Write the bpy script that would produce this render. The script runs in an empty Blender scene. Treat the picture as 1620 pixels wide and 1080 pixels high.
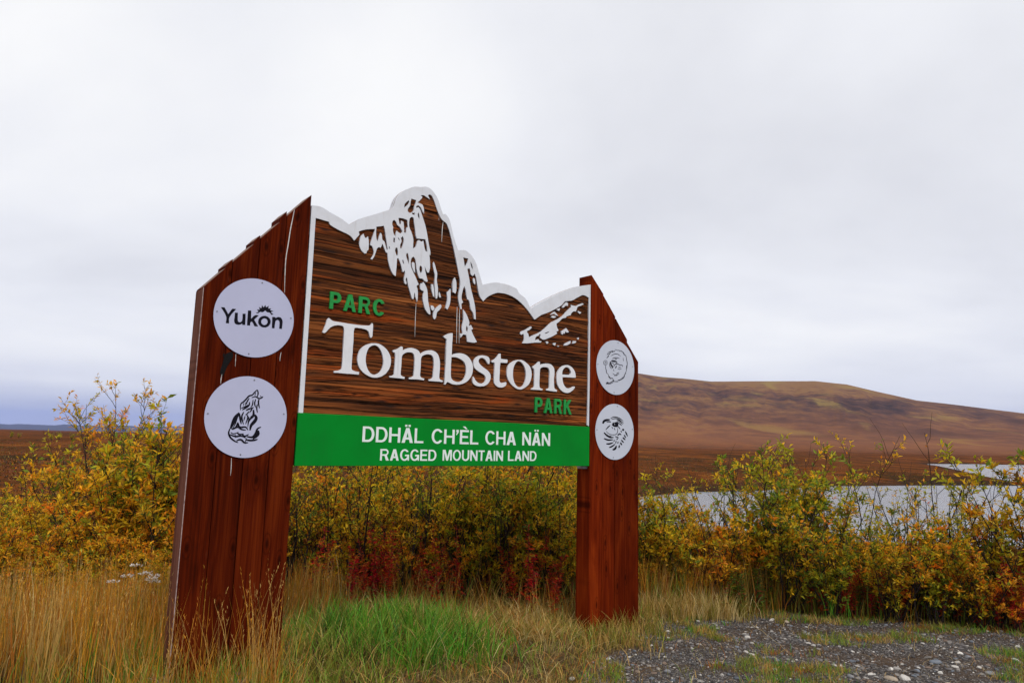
import bpy, math, random
import numpy as np
from mathutils import Matrix, Vector
from mathutils.geometry import tessellate_polygon

random.seed(11)
RNG = np.random.default_rng(11)
scene = bpy.context.scene
C = scene.collection
EYE = 1.78                       # eye height above the verge, metres

# ------------------------------------------------------------------ camera
pitch, roll = math.radians(8.206), math.radians(1.473)
cam_d = bpy.data.cameras.new('camera')
cam = bpy.data.objects.new('camera', cam_d); C.objects.link(cam)
cam_d.sensor_width = 36; cam_d.lens = 24.74; cam_d.clip_start = 0.05; cam_d.clip_end = 90000
r0 = Vector((1, 0, 0)); u0 = Vector((0, -math.sin(pitch), math.cos(pitch))); fw = Vector((0, math.cos(pitch), math.sin(pitch)))
rt = r0*math.cos(roll) + u0*math.sin(roll); up = u0*math.cos(roll) - r0*math.sin(roll)
M = Matrix(((rt.x, up.x, -fw.x, 0), (rt.y, up.y, -fw.y, 0), (rt.z, up.z, -fw.z, EYE), (0, 0, 0, 1)))
cam.matrix_world = M
scene.camera = cam

# ------------------------------------------------------------------ sky and sun (bright overcast)
SUN_EL, SUN_AZ = math.radians(52), math.radians(150)     # azimuth clockwise from +Y
world = bpy.data.worlds.new('World'); scene.world = world; world.use_nodes = True
nt = world.node_tree; nt.nodes.clear()
def WN(t, **kw):
    n = nt.nodes.new(t)
    for k, v in kw.items(): setattr(n, k, v)
    return n
wl = nt.links.new
out = WN('ShaderNodeOutputWorld'); bg = WN('ShaderNodeBackground'); bg.inputs['Strength'].default_value = 0.1
wl(bg.outputs[0], out.inputs[0])
sky = WN('ShaderNodeTexSky', sky_type='NISHITA'); sky.sun_disc = False
sky.sun_elevation = SUN_EL; sky.sun_rotation = SUN_AZ; sky.altitude = 900
tc = WN('ShaderNodeTexCoord'); sep = WN('ShaderNodeSeparateXYZ'); wl(tc.outputs['Generated'], sep.inputs[0])
def wmath(op, a, b=None, clamp=False):
    n = WN('ShaderNodeMath', operation=op); n.use_clamp = clamp
    for i, v in enumerate((a, b)):
        if v is None: continue
        if isinstance(v, (int, float)): n.inputs[i].default_value = v
        else: wl(v, n.inputs[i])
    return n.outputs[0]
zc = wmath('MAXIMUM', sep.outputs[2], 0.0)
den = wmath('ADD', zc, 0.22)
px_ = wmath('DIVIDE', sep.outputs[0], den); py_ = wmath('DIVIDE', sep.outputs[1], den)
cmb = WN('ShaderNodeCombineXYZ'); wl(px_, cmb.inputs[0]); wl(py_, cmb.inputs[1])
n1 = WN('ShaderNodeTexNoise'); n1.inputs['Scale'].default_value = 0.72; n1.inputs['Detail'].default_value = 6; n1.inputs['Roughness'].default_value = 0.5; n1.inputs['Distortion'].default_value = 0.25
mp1 = WN('ShaderNodeMapping'); mp1.inputs['Location'].default_value = (-4.2, 6.1, 0.9); mp1.inputs['Scale'].default_value = (0.75, 1.0, 1); mp1.inputs['Rotation'].default_value = (0, 0, 0.35)
wl(cmb.outputs[0], mp1.inputs[0]); wl(mp1.outputs[0], n1.inputs['Vector'])
# overcast deck: bright thin cloud to slightly darker, bluer cloud
r1 = WN('ShaderNodeValToRGB'); cr = r1.color_ramp
cr.elements[0].position = 0.36; cr.elements[0].color = (0.71, 0.718, 0.755, 1)
cr.elements[1].position = 0.62; cr.elements[1].color = (0.945, 0.945, 0.94, 1)
e = cr.elements.new(0.5); e.color = (0.84, 0.848, 0.875, 1)
wl(n1.outputs[0], r1.inputs[0])
# low stratus sheets near the horizon
mp2 = WN('ShaderNodeMapping'); mp2.inputs['Scale'].default_value = (1.6, 1.6, 22); mp2.inputs['Location'].default_value = (0.9, 0.2, 1.0)
wl(tc.outputs['Generated'], mp2.inputs[0])
n2 = WN('ShaderNodeTexNoise'); n2.inputs['Scale'].default_value = 1.0; n2.inputs['Detail'].default_value = 5; n2.inputs['Roughness'].default_value = 0.5
wl(mp2.outputs[0], n2.inputs['Vector'])
low = WN('ShaderNodeMapRange'); low.interpolation_type = 'SMOOTHSTEP'
low.inputs['From Min'].default_value = 0.11; low.inputs['From Max'].default_value = 0.015; low.inputs['To Min'].default_value = 0; low.inputs['To Max'].default_value = 1
wl(sep.outputs[2], low.inputs[0])
n2r = WN('ShaderNodeMapRange'); n2r.inputs['From Min'].default_value = 0.36; n2r.inputs['From Max'].default_value = 0.6
wl(n2.outputs[0], n2r.inputs[0])
lowf = wmath('MULTIPLY', low.outputs[0], n2r.outputs[0], clamp=True)
lowf = wmath('MULTIPLY', lowf, 0.6)
mixl = WN('ShaderNodeMixRGB'); mixl.inputs[2].default_value = (0.47, 0.50, 0.66, 1)
wl(lowf, mixl.inputs[0]); wl(r1.outputs[0], mixl.inputs[1])
tenx = WN('ShaderNodeMixRGB', blend_type='MULTIPLY'); tenx.inputs[0].default_value = 1; tenx.inputs[2].default_value = (10, 10, 10, 1)
wl(mixl.outputs[0], tenx.inputs[1])
mixs = WN('ShaderNodeMixRGB'); mixs.inputs[0].default_value = 0.95        # a trace of clear sky through the deck
wl(sky.outputs[0], mixs.inputs[1]); wl(tenx.outputs[0], mixs.inputs[2]); wl(mixs.outputs[0], bg.inputs[0])

sun_d = bpy.data.lights.new('sun', 'SUN'); sun_d.energy = 2.0; sun_d.angle = math.radians(24); sun_d.color = (1, 0.97, 0.93)
sun = bpy.data.objects.new('sun', sun_d); C.objects.link(sun)
sdir = Vector((math.sin(SUN_AZ)*math.cos(SUN_EL), math.cos(SUN_AZ)*math.cos(SUN_EL), math.sin(SUN_EL)))
sun.rotation_euler = sdir.to_track_quat('Z', 'Y').to_euler(); sun.location = (0, 0, 60)

vs = scene.view_settings
vs.view_transform = 'Standard'; vs.look = 'None'; vs.exposure = 0.15; vs.gamma = 1.0; vs.use_curve_mapping = False
scene.render.engine = 'CYCLES'
cy = scene.cycles
cy.max_bounces = 6; cy.diffuse_bounces = 3; cy.glossy_bounces = 2; cy.transmission_bounces = 3; cy.transparent_max_bounces = 4; cy.volume_bounces = 1
cy.use_denoising = True

# ------------------------------------------------------------------ helpers
def tag(o, label=None, cat=None, group=None, kind=None):
    if label: o['label'] = label
    if cat: o['category'] = cat
    if group: o['group'] = group
    if kind: o['kind'] = kind
    return o
def link(name, me, mat=None, parent=None, loc=None):
    o = bpy.data.objects.new(name, me); C.objects.link(o)
    if mat is not None and me is not None and not me.materials: me.materials.append(mat)
    if parent is not None: o.parent = parent
    if loc is not None: o.location = loc
    return o
def empty(name, loc=(0, 0, 0), rz=0.0):
    o = bpy.data.objects.new(name, None); C.objects.link(o); o.location = loc; o.rotation_euler = (0, 0, rz)
    o.empty_display_size = 0.2
    return o
def mesh_np(name, V, F, colors=None, smooth=False):
    """V (n,3); F list of (m,k) int arrays (quads and/or tris)."""
    me = bpy.data.meshes.new(name)
    V = np.asarray(V, np.float32)
    me.vertices.add(len(V)); me.vertices.foreach_set('co', V.ravel())
    F = [np.asarray(f, np.int32) for f in F if len(f)]
    nl = sum(f.size for f in F); npoly = sum(len(f) for f in F)
    me.loops.add(nl); me.loops.foreach_set('vertex_index', np.concatenate([f.ravel() for f in F]))
    me.polygons.add(npoly)
    tot = np.concatenate([np.full(len(f), f.shape[1], np.int32) for f in F])
    me.polygons.foreach_set('loop_start', np.concatenate([[0], np.cumsum(tot)[:-1]]).astype(np.int32))
    me.polygons.foreach_set('loop_total', tot)
    me.polygons.foreach_set('use_smooth', np.full(npoly, bool(smooth)))
    if colors is not None:
        a = me.attributes.new('tint', 'FLOAT_COLOR', 'POINT')
        c = np.ones((len(V), 4), np.float32); c[:, :3] = colors
        a.data.foreach_set('color', c.ravel())
    me.update(); me.validate()
    return me
def poly_mesh(name, loops, y0, y1, backface=False):
    """Extruded outline (with holes) in the x-z plane; front face at y0, walls back to y1."""
    loops = [[Vector((p[0], p[1], 0)) for p in lp] for lp in loops]
    tris = tessellate_polygon(loops)
    pts = [p for lp in loops for p in lp]; n = len(pts)
    V = [(p.x, y0, p.y) for p in pts] + [(p.x, y1, p.y) for p in pts]
    F3 = []
    for t in tris:
        a, b, c = [pts[i] for i in t]
        ar = (b.x-a.x)*(c.y-a.y) - (b.y-a.y)*(c.x-a.x)
        t = tuple(t) if ar > 0 else (t[0], t[2], t[1])
        F3.append(t)
        if backface: F3.append((t[0]+n, t[2]+n, t[1]+n))
    F4 = []; o = 0
    for k, lp in enumerate(loops):
        m = len(lp)
        area = sum(lp[i].x*lp[(i+1) % m].y - lp[(i+1) % m].x*lp[i].y for i in range(m))
        ccw = (area > 0) == (k == 0)
        for i in range(m):
            a, b = o+i, o+(i+1) % m
            F4.append((a, a+n, b+n, b) if ccw else (b, b+n, a+n, a))
        o += m
    return mesh_np(name, V, [np.array(F3), np.array(F4)])
def box_mesh(name, x0, x1, y0, y1, z0, z1, bev=0.0):
    import bmesh
    bm = bmesh.new(); bmesh.ops.create_cube(bm, size=1)
    for v in bm.verts:
        v.co = Vector(((x0+x1)/2 + v.co.x*(x1-x0), (y0+y1)/2 + v.co.y*(y1-y0), (z0+z1)/2 + v.co.z*(z1-z0)))
    if bev: bmesh.ops.bevel(bm, geom=bm.edges[:], offset=bev, segments=1, affect='EDGES')
    me = bpy.data.meshes.new(name); bm.to_mesh(me); bm.free(); return me

def lat(ix, iy, s):
    h = (ix.astype(np.int64)*374761393 + iy.astype(np.int64)*668265263 + s*974634773) & 0xffffffff
    h = ((h ^ (h >> 13))*1274126177) & 0xffffffff
    h = h ^ (h >> 16)
    return (h & 0xffff)/65535.0
def vnoise(x, y, s=0):
    ix, iy = np.floor(x), np.floor(y); fx, fy = x-ix, y-iy
    fx, fy = fx*fx*(3-2*fx), fy*fy*(3-2*fy)
    a, b, c, d = lat(ix, iy, s), lat(ix+1, iy, s), lat(ix, iy+1, s), lat(ix+1, iy+1, s)
    return (a*(1-fx)+b*fx)*(1-fy) + (c*(1-fx)+d*fx)*fy
def fbm(x, y, o=4, s=0):
    t = 0; a = 0.5; n = 0
    for k in range(o):
        t = t + a*vnoise(x, y, s+k*17); n += a; a *= 0.5; x = x*2.03+5.1; y = y*2.03+1.7
    return t/n
def sstep(x, a, b):
    t = np.clip((x-a)/(b-a), 0, 1); return t*t*(3-2*t)

# ------------------------------------------------------------------ materials
class MT:
    def __init__(s, name):
        s.m = bpy.data.materials.new(name); s.m.use_nodes = True; s.t = s.m.node_tree; s.t.nodes.clear()
        s.out = s.n('ShaderNodeOutputMaterial')
    def n(s, t, **kw):
        n = s.t.nodes.new(t)
        for k, v in kw.items(): setattr(n, k, v)
        return n
    def l(s, a, b): s.t.links.new(a, b)
    def val(s, sock, v):
        if isinstance(v, (int, float, tuple, list)): sock.default_value = v
        else: s.l(v, sock)
    def math(s, op, a, b=0.5, clamp=False):
        n = s.n('ShaderNodeMath', operation=op); n.use_clamp = clamp; s.val(n.inputs[0], a); s.val(n.inputs[1], b); return n.outputs[0]
    def mix(s, f, a, b, bt='MIX'):
        n = s.n('ShaderNodeMixRGB', blend_type=bt); s.val(n.inputs[0], f); s.val(n.inputs[1], a); s.val(n.inputs[2], b); return n.outputs[0]
    def coord(s, k='Object', scale=(1, 1, 1), loc=(0, 0, 0)):
        tc = s.n('ShaderNodeTexCoord'); mp = s.n('ShaderNodeMapping'); mp.inputs['Scale'].default_value = scale; mp.inputs['Location'].default_value = loc
        s.l(tc.outputs[k], mp.inputs[0]); return mp.outputs[0]
    def noise(s, vec, scale=1, detail=4, rough=0.5, dist=0.0):
        n = s.n('ShaderNodeTexNoise'); s.l(vec, n.inputs['Vector'])
        n.inputs['Scale'].default_value = scale; n.inputs['Detail'].default_value = detail; n.inputs['Roughness'].default_value = rough; n.inputs['Distortion'].default_value = dist
        return n.outputs[0]
    def ramp(s, f, stops):
        n = s.n('ShaderNodeValToRGB'); s.l(f, n.inputs[0]); els = n.color_ramp.elements
        while len(els) > 1: els.remove(els[-1])
        els[0].position = stops[0][0]; els[0].color = tuple(stops[0][1]) + (1,)
        for p, c in stops[1:]:
            e = els.new(p); e.color = tuple(c) + (1,)
        return n.outputs[0]
    def rng(s, f, a, b, c=0.0, d=1.0):
        n = s.n('ShaderNodeMapRange'); s.l(f, n.inputs[0])
        for i, v in zip((1, 2, 3, 4), (a, b, c, d)): n.inputs[i].default_value = v
        return n.outputs[0]
    def bump(s, h, strength=0.5, dist=0.01, normal=None):
        n = s.n('ShaderNodeBump'); n.inputs['Strength'].default_value = strength; n.inputs['Distance'].default_value = dist; s.l(h, n.inputs['Height'])
        if normal is not None: s.l(normal, n.inputs['Normal'])
        return n.outputs[0]
    def bsdf(s, color, rough=0.6, spec=0.4, normal=None, metallic=0.0):
        b = s.n('ShaderNodeBsdfPrincipled'); s.val(b.inputs['Base Color'], color if not (isinstance(color, tuple) and len(color) == 3) else color+(1,))
        s.val(b.inputs['Roughness'], rough); b.inputs['Specular IOR Level'].default_value = spec; b.inputs['Metallic'].default_value = metallic
        if normal is not None: s.l(normal, b.inputs['Normal'])
        s.l(b.outputs[0], s.out.inputs[0]); return b

def post_wood(name, dark, mid, lite, seed):
    """stained rough timber, grain along local z"""
    m = MT(name)
    inf = m.n('ShaderNodeObjectInfo')
    tc = m.n('ShaderNodeTexCoord'); add = m.n('ShaderNodeVectorMath', operation='ADD'); m.l(tc.outputs['Object'], add.inputs[0])
    k = m.n('ShaderNodeCombineXYZ'); rr = m.math('MULTIPLY', inf.outputs['Random'], 37.0); m.l(rr, k.inputs[0]); m.l(rr, k.inputs[2]); m.l(k.outputs[0], add.inputs[1])
    def mp(sc):
        n = m.n('ShaderNodeMapping'); n.inputs['Scale'].default_value = sc; m.l(add.outputs[0], n.inputs[0]); return n.outputs[0]
    g = m.noise(mp((75, 75, 1.0)), 1, 5, 0.62, 0.2)
    b = m.noise(mp((7, 7, 0.9)), 1, 4, 0.55, 1.6)
    ks = m.n('ShaderNodeSeparateXYZ'); m.l(add.outputs[0], ks.inputs[0]); kc = m.n('ShaderNodeCombineXYZ'); m.l(m.math('MULTIPLY', ks.outputs[0], 5.2), kc.inputs[0]); m.l(m.math('MULTIPLY', ks.outputs[2], 2.0), kc.inputs[1])
    kn = m.n('ShaderNodeTexVoronoi', voronoi_dimensions='2D'); m.l(kc.outputs[0], kn.inputs['Vector']); kn.inputs['Scale'].default_value = 1
    knot = m.math('MAXIMUM', m.rng(kn.outputs['Distance'], 0.035, 0.10, 1, 0), m.math('MULTIPLY', m.rng(m.math('ABSOLUTE', m.math('SUBTRACT', kn.outputs['Distance'], 0.15)), 0.0, 0.03, 1, 0), 0.5))
    f = m.math('ADD', m.math('MULTIPLY', g, 0.45), m.math('MULTIPLY', b, 0.55))
    col = m.ramp(f, [(0.36, dark), (0.5, mid), (0.64, lite)])
    col = m.mix(m.math('MULTIPLY', knot, 0.75), col, tuple(c*0.35 for c in dark)+(1,))
    tone = m.rng(inf.outputs['Random'], 0, 1, 0.66, 1.28)
    tn = m.n('ShaderNodeCombineXYZ')
    for i in range(3): m.l(tone, tn.inputs[i])
    col = m.mix(1.0, col, tn.outputs[0], 'MULTIPLY')
    wear = m.noise(mp((14, 14, 3)), 1, 5, 0.65)
    col = m.mix(m.rng(wear, 0.66, 0.80, 0, 0.28), col, (0.15, 0.075, 0.05, 1))
    nr = m.bump(m.math('ADD', g, m.math('MULTIPLY', knot, -0.6)), 0.35, 0.004)
    m.bsdf(col, m.rng(wear, 0.3, 0.7, 0.65, 0.9), 0.03, nr)
    return m.m
MAT = {}
MAT['post_l'] = post_wood('stained_timber_dark', (0.032, 0.0036, 0.0006), (0.070, 0.0070, 0.0010), (0.120, 0.0165, 0.0022), 1)
MAT['post_r'] = post_wood('stained_timber_red', (0.055, 0.0048, 0.0007), (0.112, 0.0106, 0.0012), (0.18, 0.023, 0.0026), 2)
def end_wood():
    m = MT('weathered_end_grain'); v = m.coord('Object', (40, 40, 40)); n = m.noise(v, 1, 5, 0.6)
    m.bsdf(m.ramp(n, [(0.3, (0.12, 0.06, 0.04)), (0.7, (0.30, 0.20, 0.155))]), 0.85, 0.2, m.bump(n, 0.4, 0.004)); return m.m
MAT['end'] = end_wood()
def board_wood():
    """sandblasted cedar: raised grain along local x, dark weathered and orange bands"""
    m = MT('sandblasted_cedar')
    inf = m.n('ShaderNodeObjectInfo'); tc = m.n('ShaderNodeTexCoord')
    add = m.n('ShaderNodeVectorMath', operation='ADD'); m.l(tc.outputs['Object'], add.inputs[0])
    k = m.n('ShaderNodeCombineXYZ'); rr = m.math('MULTIPLY', inf.outputs['Random'], 53.0); m.l(rr, k.inputs[0]); m.l(rr, k.inputs[1]); m.l(k.outputs[0], add.inputs[1])
    def mp(sc):
        n = m.n('ShaderNodeMapping'); n.inputs['Scale'].default_value = sc; m.l(add.outputs[0], n.inputs[0]); return n.outputs[0]
    warp = m.noise(mp((0.9, 1, 5)), 1, 3, 0.5, 0.4)
    wz = m.n('ShaderNodeSeparateXYZ'); m.l(add.outputs[0], wz.inputs[0]); wv = m.noise(mp((1.3, 1, 3.2)), 1, 3, 0.5)
    wc = m.n('ShaderNodeCombineXYZ'); m.l(wz.outputs[0], wc.inputs[0]); m.l(wz.outputs[1], wc.inputs[1]); m.l(m.math('ADD', wz.outputs[2], m.math('MULTIPLY', wv, 0.055)), wc.inputs[2])
    def mw(sc):
        n = m.n('ShaderNodeMapping'); n.inputs['Scale'].default_value = sc; m.l(wc.outputs[0], n.inputs[0]); return n.outputs[0]
    g1 = m.noise(mw((0.30, 3, 46)), 1, 6, 0.66, 0.25)
    g2 = m.noise(mw((0.8, 3, 170)), 1, 4, 0.65, 0.2)
    big = m.noise(mw((0.6, 1, 8)), 1, 5, 0.6, 0.6)
    f = m.math('ADD', m.math('MULTIPLY', g1, 0.5), m.math('ADD', m.math('MULTIPLY', g2, 0.22), m.math('MULTIPLY', big, 0.28)))
    col = m.ramp(f, [(0.37, (0.008, 0.004, 0.003)), (0.43, (0.045, 0.016, 0.0075)), (0.49, (0.108, 0.034, 0.012)), (0.555, (0.24, 0.070, 0.018)), (0.63, (0.42, 0.145, 0.040))])
    ck = m.noise(mw((0.5, 3, 22)), 1, 5, 0.6, 0.6); cr_ = m.math('ABSOLUTE', m.math('SUBTRACT', ck, 0.5)); crack = m.rng(cr_, 0.004, 0.022, 1, 0)
    col = m.mix(m.math('MULTIPLY', crack, 0.8), col, (0.006, 0.0035, 0.003, 1))
    hot = m.noise(mp((0.7, 1, 9)), 1, 4, 0.55, 0.8)
    col = m.mix(m.rng(hot, 0.56, 0.70, 0, 0.75), col, m.mix(1.0, col, (2.1, 1.15, 0.5, 1), 'MULTIPLY'))
    grey = m.noise(mp((0.9, 1, 12)), 1, 4, 0.6, 0.5)
    col = m.mix(m.rng(grey, 0.52, 0.66, 0, 0.6), col, m.mix(1.0, col, (0.55, 0.62, 0.72, 1), 'MULTIPLY'))
    kc = m.n('ShaderNodeCombineXYZ'); m.l(m.math('MULTIPLY', wz.outputs[0], 1.7), kc.inputs[0]); m.l(m.math('MULTIPLY', wz.outputs[2], 6.5), kc.inputs[1])
    kn = m.n('ShaderNodeTexVoronoi', voronoi_dimensions='2D'); m.l(kc.outputs[0], kn.inputs['Vector']); kn.inputs['Scale'].default_value = 1
    knot = m.rng(m.math('ADD', kn.outputs['Distance'], m.math('MULTIPLY', g2, 0.1)), 0.075, 0.17, 1, 0)
    col = m.mix(m.math('MULTIPLY', knot, 0.85), col, (0.022, 0.014, 0.012, 1))
    tone = m.rng(inf.outputs['Random'], 0, 1, 0.78, 1.18); tn = m.n('ShaderNodeCombineXYZ')
    for i in range(3): m.l(tone, tn.inputs[i])
    col = m.mix(1.0, col, tn.outputs[0], 'MULTIPLY')
    h = m.math('SUBTRACT', m.math('ADD', m.math('MULTIPLY', g1, 0.7), m.math('MULTIPLY', g2, 0.3)), m.math('MULTIPLY', crack, 0.35))
    m.bsdf(col, 0.8, 0.05, m.bump(h, 1.0, 0.02)); return m.m
MAT['board'] = board_wood()
def white_paint(name='weathered_white_paint', base=(0.66, 0.68, 0.72), dirty=(0.54, 0.54, 0.55)):
    m = MT(name); v = m.coord('Object', (1, 1, 1)); n = m.noise(v, 9, 5, 0.6); n2 = m.noise(m.coord('Object', (26, 26, 2.2)), 1, 4, 0.6)
    col = m.mix(m.rng(n, 0.45, 0.75, 0, 0.55), base+(1,), dirty+(1,)); col = m.mix(m.rng(n2, 0.58, 0.78, 0, 0.5), col, (0.45, 0.42, 0.40, 1))
    m.bsdf(col, 0.5, 0.4, m.bump(n, 0.15, 0.003)); return m.m
MAT['white'] = white_paint()
MAT['letter_white'] = white_paint('letter_white_paint', (0.72, 0.73, 0.755), (0.60, 0.60, 0.61))
def simple(name, col, rough=0.5, spec=0.4, metallic=0.0, var=0.12, sc=12):
    m = MT(name); n = m.noise(m.coord('Object'), sc, 5, 0.6)
    c = m.mix(m.rng(n, 0.35, 0.7), tuple(x*(1+var) for x in col)+(1,), tuple(x*(1-var) for x in col)+(1,))
    m.bsdf(c, rough, spec, m.bump(n, 0.06, 0.002), metallic); return m.m
def green_paint():
    m = MT('sign_green_paint'); n = m.noise(m.coord('Object'), 2.0, 5, 0.6); st = m.noise(m.coord('Object', (16, 16, 1.6)), 1, 5, 0.65); fine = m.noise(m.coord('Object'), 60, 4, 0.6)
    c = m.mix(m.rng(n, 0.35, 0.68), (0.001, 0.235, 0.021, 1), (0.002, 0.185, 0.018, 1)); c = m.mix(m.rng(st, 0.56, 0.78, 0, 0.28), c, (0.02, 0.085, 0.025, 1)); c = m.mix(m.rng(fine, 0.66, 0.78, 0, 0.2), c, (0.05, 0.18, 0.06, 1))
    m.bsdf(c, m.rng(n, 0.3, 0.7, 0.4, 0.62), 0.06, m.bump(st, 0.08, 0.003)); return m.m
MAT['green'] = green_paint()
MAT['green_letter'] = simple('letter_green_paint', (0.006, 0.25, 0.040), 0.5, 0.35, var=0.2, sc=20)
MAT['reflective'] = simple('vinyl_letter_white', (0.72, 0.80, 0.76), 0.4, 0.4, var=0.05)
MAT['disc'] = simple('disc_enamel', (0.46, 0.475, 0.635), 0.5, 0.2, var=0.035, sc=3)
MAT['disc_r'] = simple('disc_enamel_pale', (0.52, 0.55, 0.63), 0.5, 0.2, var=0.035, sc=3)
MAT['ink'] = simple('black_vinyl', (0.006, 0.0055, 0.011), 0.6, 0.08, var=0.2)
MAT['ink_grey'] = simple('grey_print', (0.03, 0.03, 0.04), 0.6, 0.1, var=0.3, sc=60)
MAT['steel'] = simple('galvanised_steel', (0.22, 0.22, 0.23), 0.45, 0.5, 0.8)
MAT['drip'] = simple('dried_white_drip', (0.52, 0.50, 0.48), 0.8, 0.2, var=0.3, sc=40)
MAT['char'] = simple('black_smudge', (0.006, 0.005, 0.005), 0.8, 0.15)

def leaf_mat(name, trans=0.5, rough=0.5, objvar=True, sat=1.0):
    m = MT(name); a = m.n('ShaderNodeAttribute', attribute_name='tint')
    col = a.outputs['Color']
    if objvar:
        inf = m.n('ShaderNodeObjectInfo'); h = m.n('ShaderNodeHueSaturation'); m.l(m.rng(inf.outputs['Random'], 0, 1, 0.487, 0.515), h.inputs['Hue'])
        m.l(m.rng(inf.outputs['Random'], 0, 1, 1.15, 0.85), h.inputs['Value']); h.inputs['Saturation'].default_value = sat; m.l(col, h.inputs['Color']); col = h.outputs[0]
    d = m.n('ShaderNodeBsdfPrincipled'); m.l(col, d.inputs['Base Color']); d.inputs['Roughness'].default_value = rough; d.inputs['Specular IOR Level'].default_value = 0.25
    t = m.n('ShaderNodeBsdfTranslucent'); m.l(col, t.inputs[0])
    mx = m.n('ShaderNodeMixShader'); mx.inputs[0].default_value = trans; m.l(d.outputs[0], mx.inputs[1]); m.l(t.outputs[0], mx.inputs[2]); m.l(mx.outputs[0], m.out.inputs[0])
    return m.m
MAT['leaf'] = leaf_mat('autumn_leaf')
MAT['grass'] = leaf_mat('grass_blade', 0.3, 0.55, objvar=False)
MAT['bark'] = simple('dark_shrub_bark', (0.024, 0.016, 0.014), 0.8, 0.2, var=0.4, sc=50)

# ------------------------------------------------------------------ terrain
ZW = -2.60        # lake level
NEAR_LAKE = [(6.6, 55.5), (8.6, 59.5), (11.4, 62.7), (18.7, 71.8), (26.8, 76.8), (39.3, 89.9), (56.7, 99.3), (72.9, 106.3), (80, 108.4), (83, 113), (84.5, 119.5),
             (94.5, 139.5), (117.2, 182.4), (152.2, 250.6), (170.0, 290.0), (183.6, 312.1), (222.3, 340.9), (256.3, 354.4), (330, 372), (420, 360), (430, 250), (300, 120), (150, 60), (80, 42), (45, 33), (24, 27), (11, 28), (6, 36), (5.2, 46)]
LK = np.array(NEAR_LAKE)
def lake_sd(x, y):
    """signed distance, negative inside the lake"""
    shp = x.shape; x = x.ravel(); y = y.ravel()
    best = np.full(x.shape, 1e18); inside = np.zeros(x.shape, bool)
    for i in range(len(LK)):
        ax, ay = LK[i]; bx, by = LK[(i+1) % len(LK)]
        ex, ey = bx-ax, by-ay
        t = np.clip(((x-ax)*ex+(y-ay)*ey)/(ex*ex+ey*ey), 0, 1)
        best = np.minimum(best, (x-ax-t*ex)**2+(y-ay-t*ey)**2)
        c = ((ay > y) != (by > y)) & (x < (bx-ax)*(y-ay)/((by-ay) if by != ay else 1e-9)+ax)
        inside ^= c
    d = np.sqrt(best)
    return np.where(inside, -d, d).reshape(shp)
HILL = np.array([(-60, 0.0), (-15.2, 0.002), (-10.4, 0.0175), (-5.5, 0.0421), (-0.4, 0.0714), (4.7, 0.0966), (7.8, 0.1040), (10.29, 0.099), (12.03, 0.0945), (13.99, 0.0920), (15.92, 0.0884), (19.44, 0.0886), (23.46, 0.0883), (25.59, 0.0836), (27.64, 0.0738), (29.98, 0.0634), (32.6, 0.0570), (36.08, 0.0476), (41.61, 0.0305), (46.8, 0.0158), (60, 0.004), (75, 0.0)])
FAR = np.array([(-180, 0.006), (-60, 0.006), (-38.9, 0.0044), (-35.7, 0.0066), (-32.9, 0.0073), (-31.8, 0.0083), (-30.3, 0.0080), (-28.4, 0.0088), (-26.7, 0.0084), (-24.7, 0.0106), (-19.9, 0.0116), (0, 0.009), (40, 0.012), (60, 0.012), (180, 0.006)])
GRAVEL = [(0.35, 5.4), (0.95, 6.88), (1.68, 8.08), (2.12, 8.78), (3.07, 8.85), (3.72, 8.62), (4.34, 8.38), (4.91, 8.14), (5.6, 7.93), (7.5, 7.3)]
def gravel_mask(x, y):
    gx = np.array([g[0] for g in GRAVEL]); gy = np.array([g[1] for g in GRAVEL])
    far = np.interp(x, gx, gy)
    n = (fbm(x*1.6, y*1.6, 3, 5)-0.5)
    return sstep(far + n*1.1 - y, -0.12, 0.28) * sstep(x - 0.15 - (5.4-y)*0.1 + n*0.8, 0.0, 0.6)
def gz(x, y):
    x = np.asarray(x, float); y = np.asarray(y, float)
    r = np.hypot(x, y); az = np.degrees(np.arctan2(x, y))
    near = 1-sstep(r, 14, 40)
    z = (fbm(x*0.45, y*0.45, 3, 1)-0.5)*0.16*near + (fbm(x*2.5, y*2.5, 2, 2)-0.5)*0.05*near*(1-0.5*gravel_mask(x, y))
    z += 0.13*np.exp(-(((x+1.0)/1.0)**2+((y-6.7)/0.75)**2)) + 0.10*np.exp(-(((x+2.4)/1.6)**2+((y-5.8)/1.3)**2))
    # tundra plain beyond
    far = sstep(r, 30, 120)
    z = z + far*((fbm(x/60, y/60, 4, 3)-0.5)*1.1 + 0.1) + sstep(r, 250, 900)*0.9
    sd = lake_sd(x, y)
    land = 1-np.exp(-np.maximum(sd, 0)/np.where(y > 45, 40.0, 7.0))
    bank = ZW + (z-ZW)*land + 0.22*sstep(sd, 0.0, 1.2)*(1-land)
    z = np.where(sd >= 0, bank, ZW - np.minimum(1.2, -sd*0.25) - 0.02)
    # hill, 3 km off, and the ridge on the horizon
    e = np.interp(az, HILL[:, 0], HILL[:, 1])
    H = np.maximum(e, 0)*3200
    prof = sstep(r, 1000, 3250)*0.75 + 0.25*sstep(r, 1700, 3200)
    prof = np.where(r > 3250, 1-0.6*sstep(r, 3250, 5200), prof)
    gul = (fbm(az*0.9+fbm(r/500, az/4, 3, 8)*2.0, r/900, 4, 9)-0.5)
    z = z + H*prof*(1 + gul*0.22*sstep(r, 1100, 2000)*(1-sstep(r, 2300, 2950)))
    ef = np.interp(az, FAR[:, 0], FAR[:, 1])
    z = z + (ef*18500 + (fbm(az*1.5, r*0+0.5, 3, 12)-0.5)*40)*sstep(r, 13500, 18500)
    return z

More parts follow.
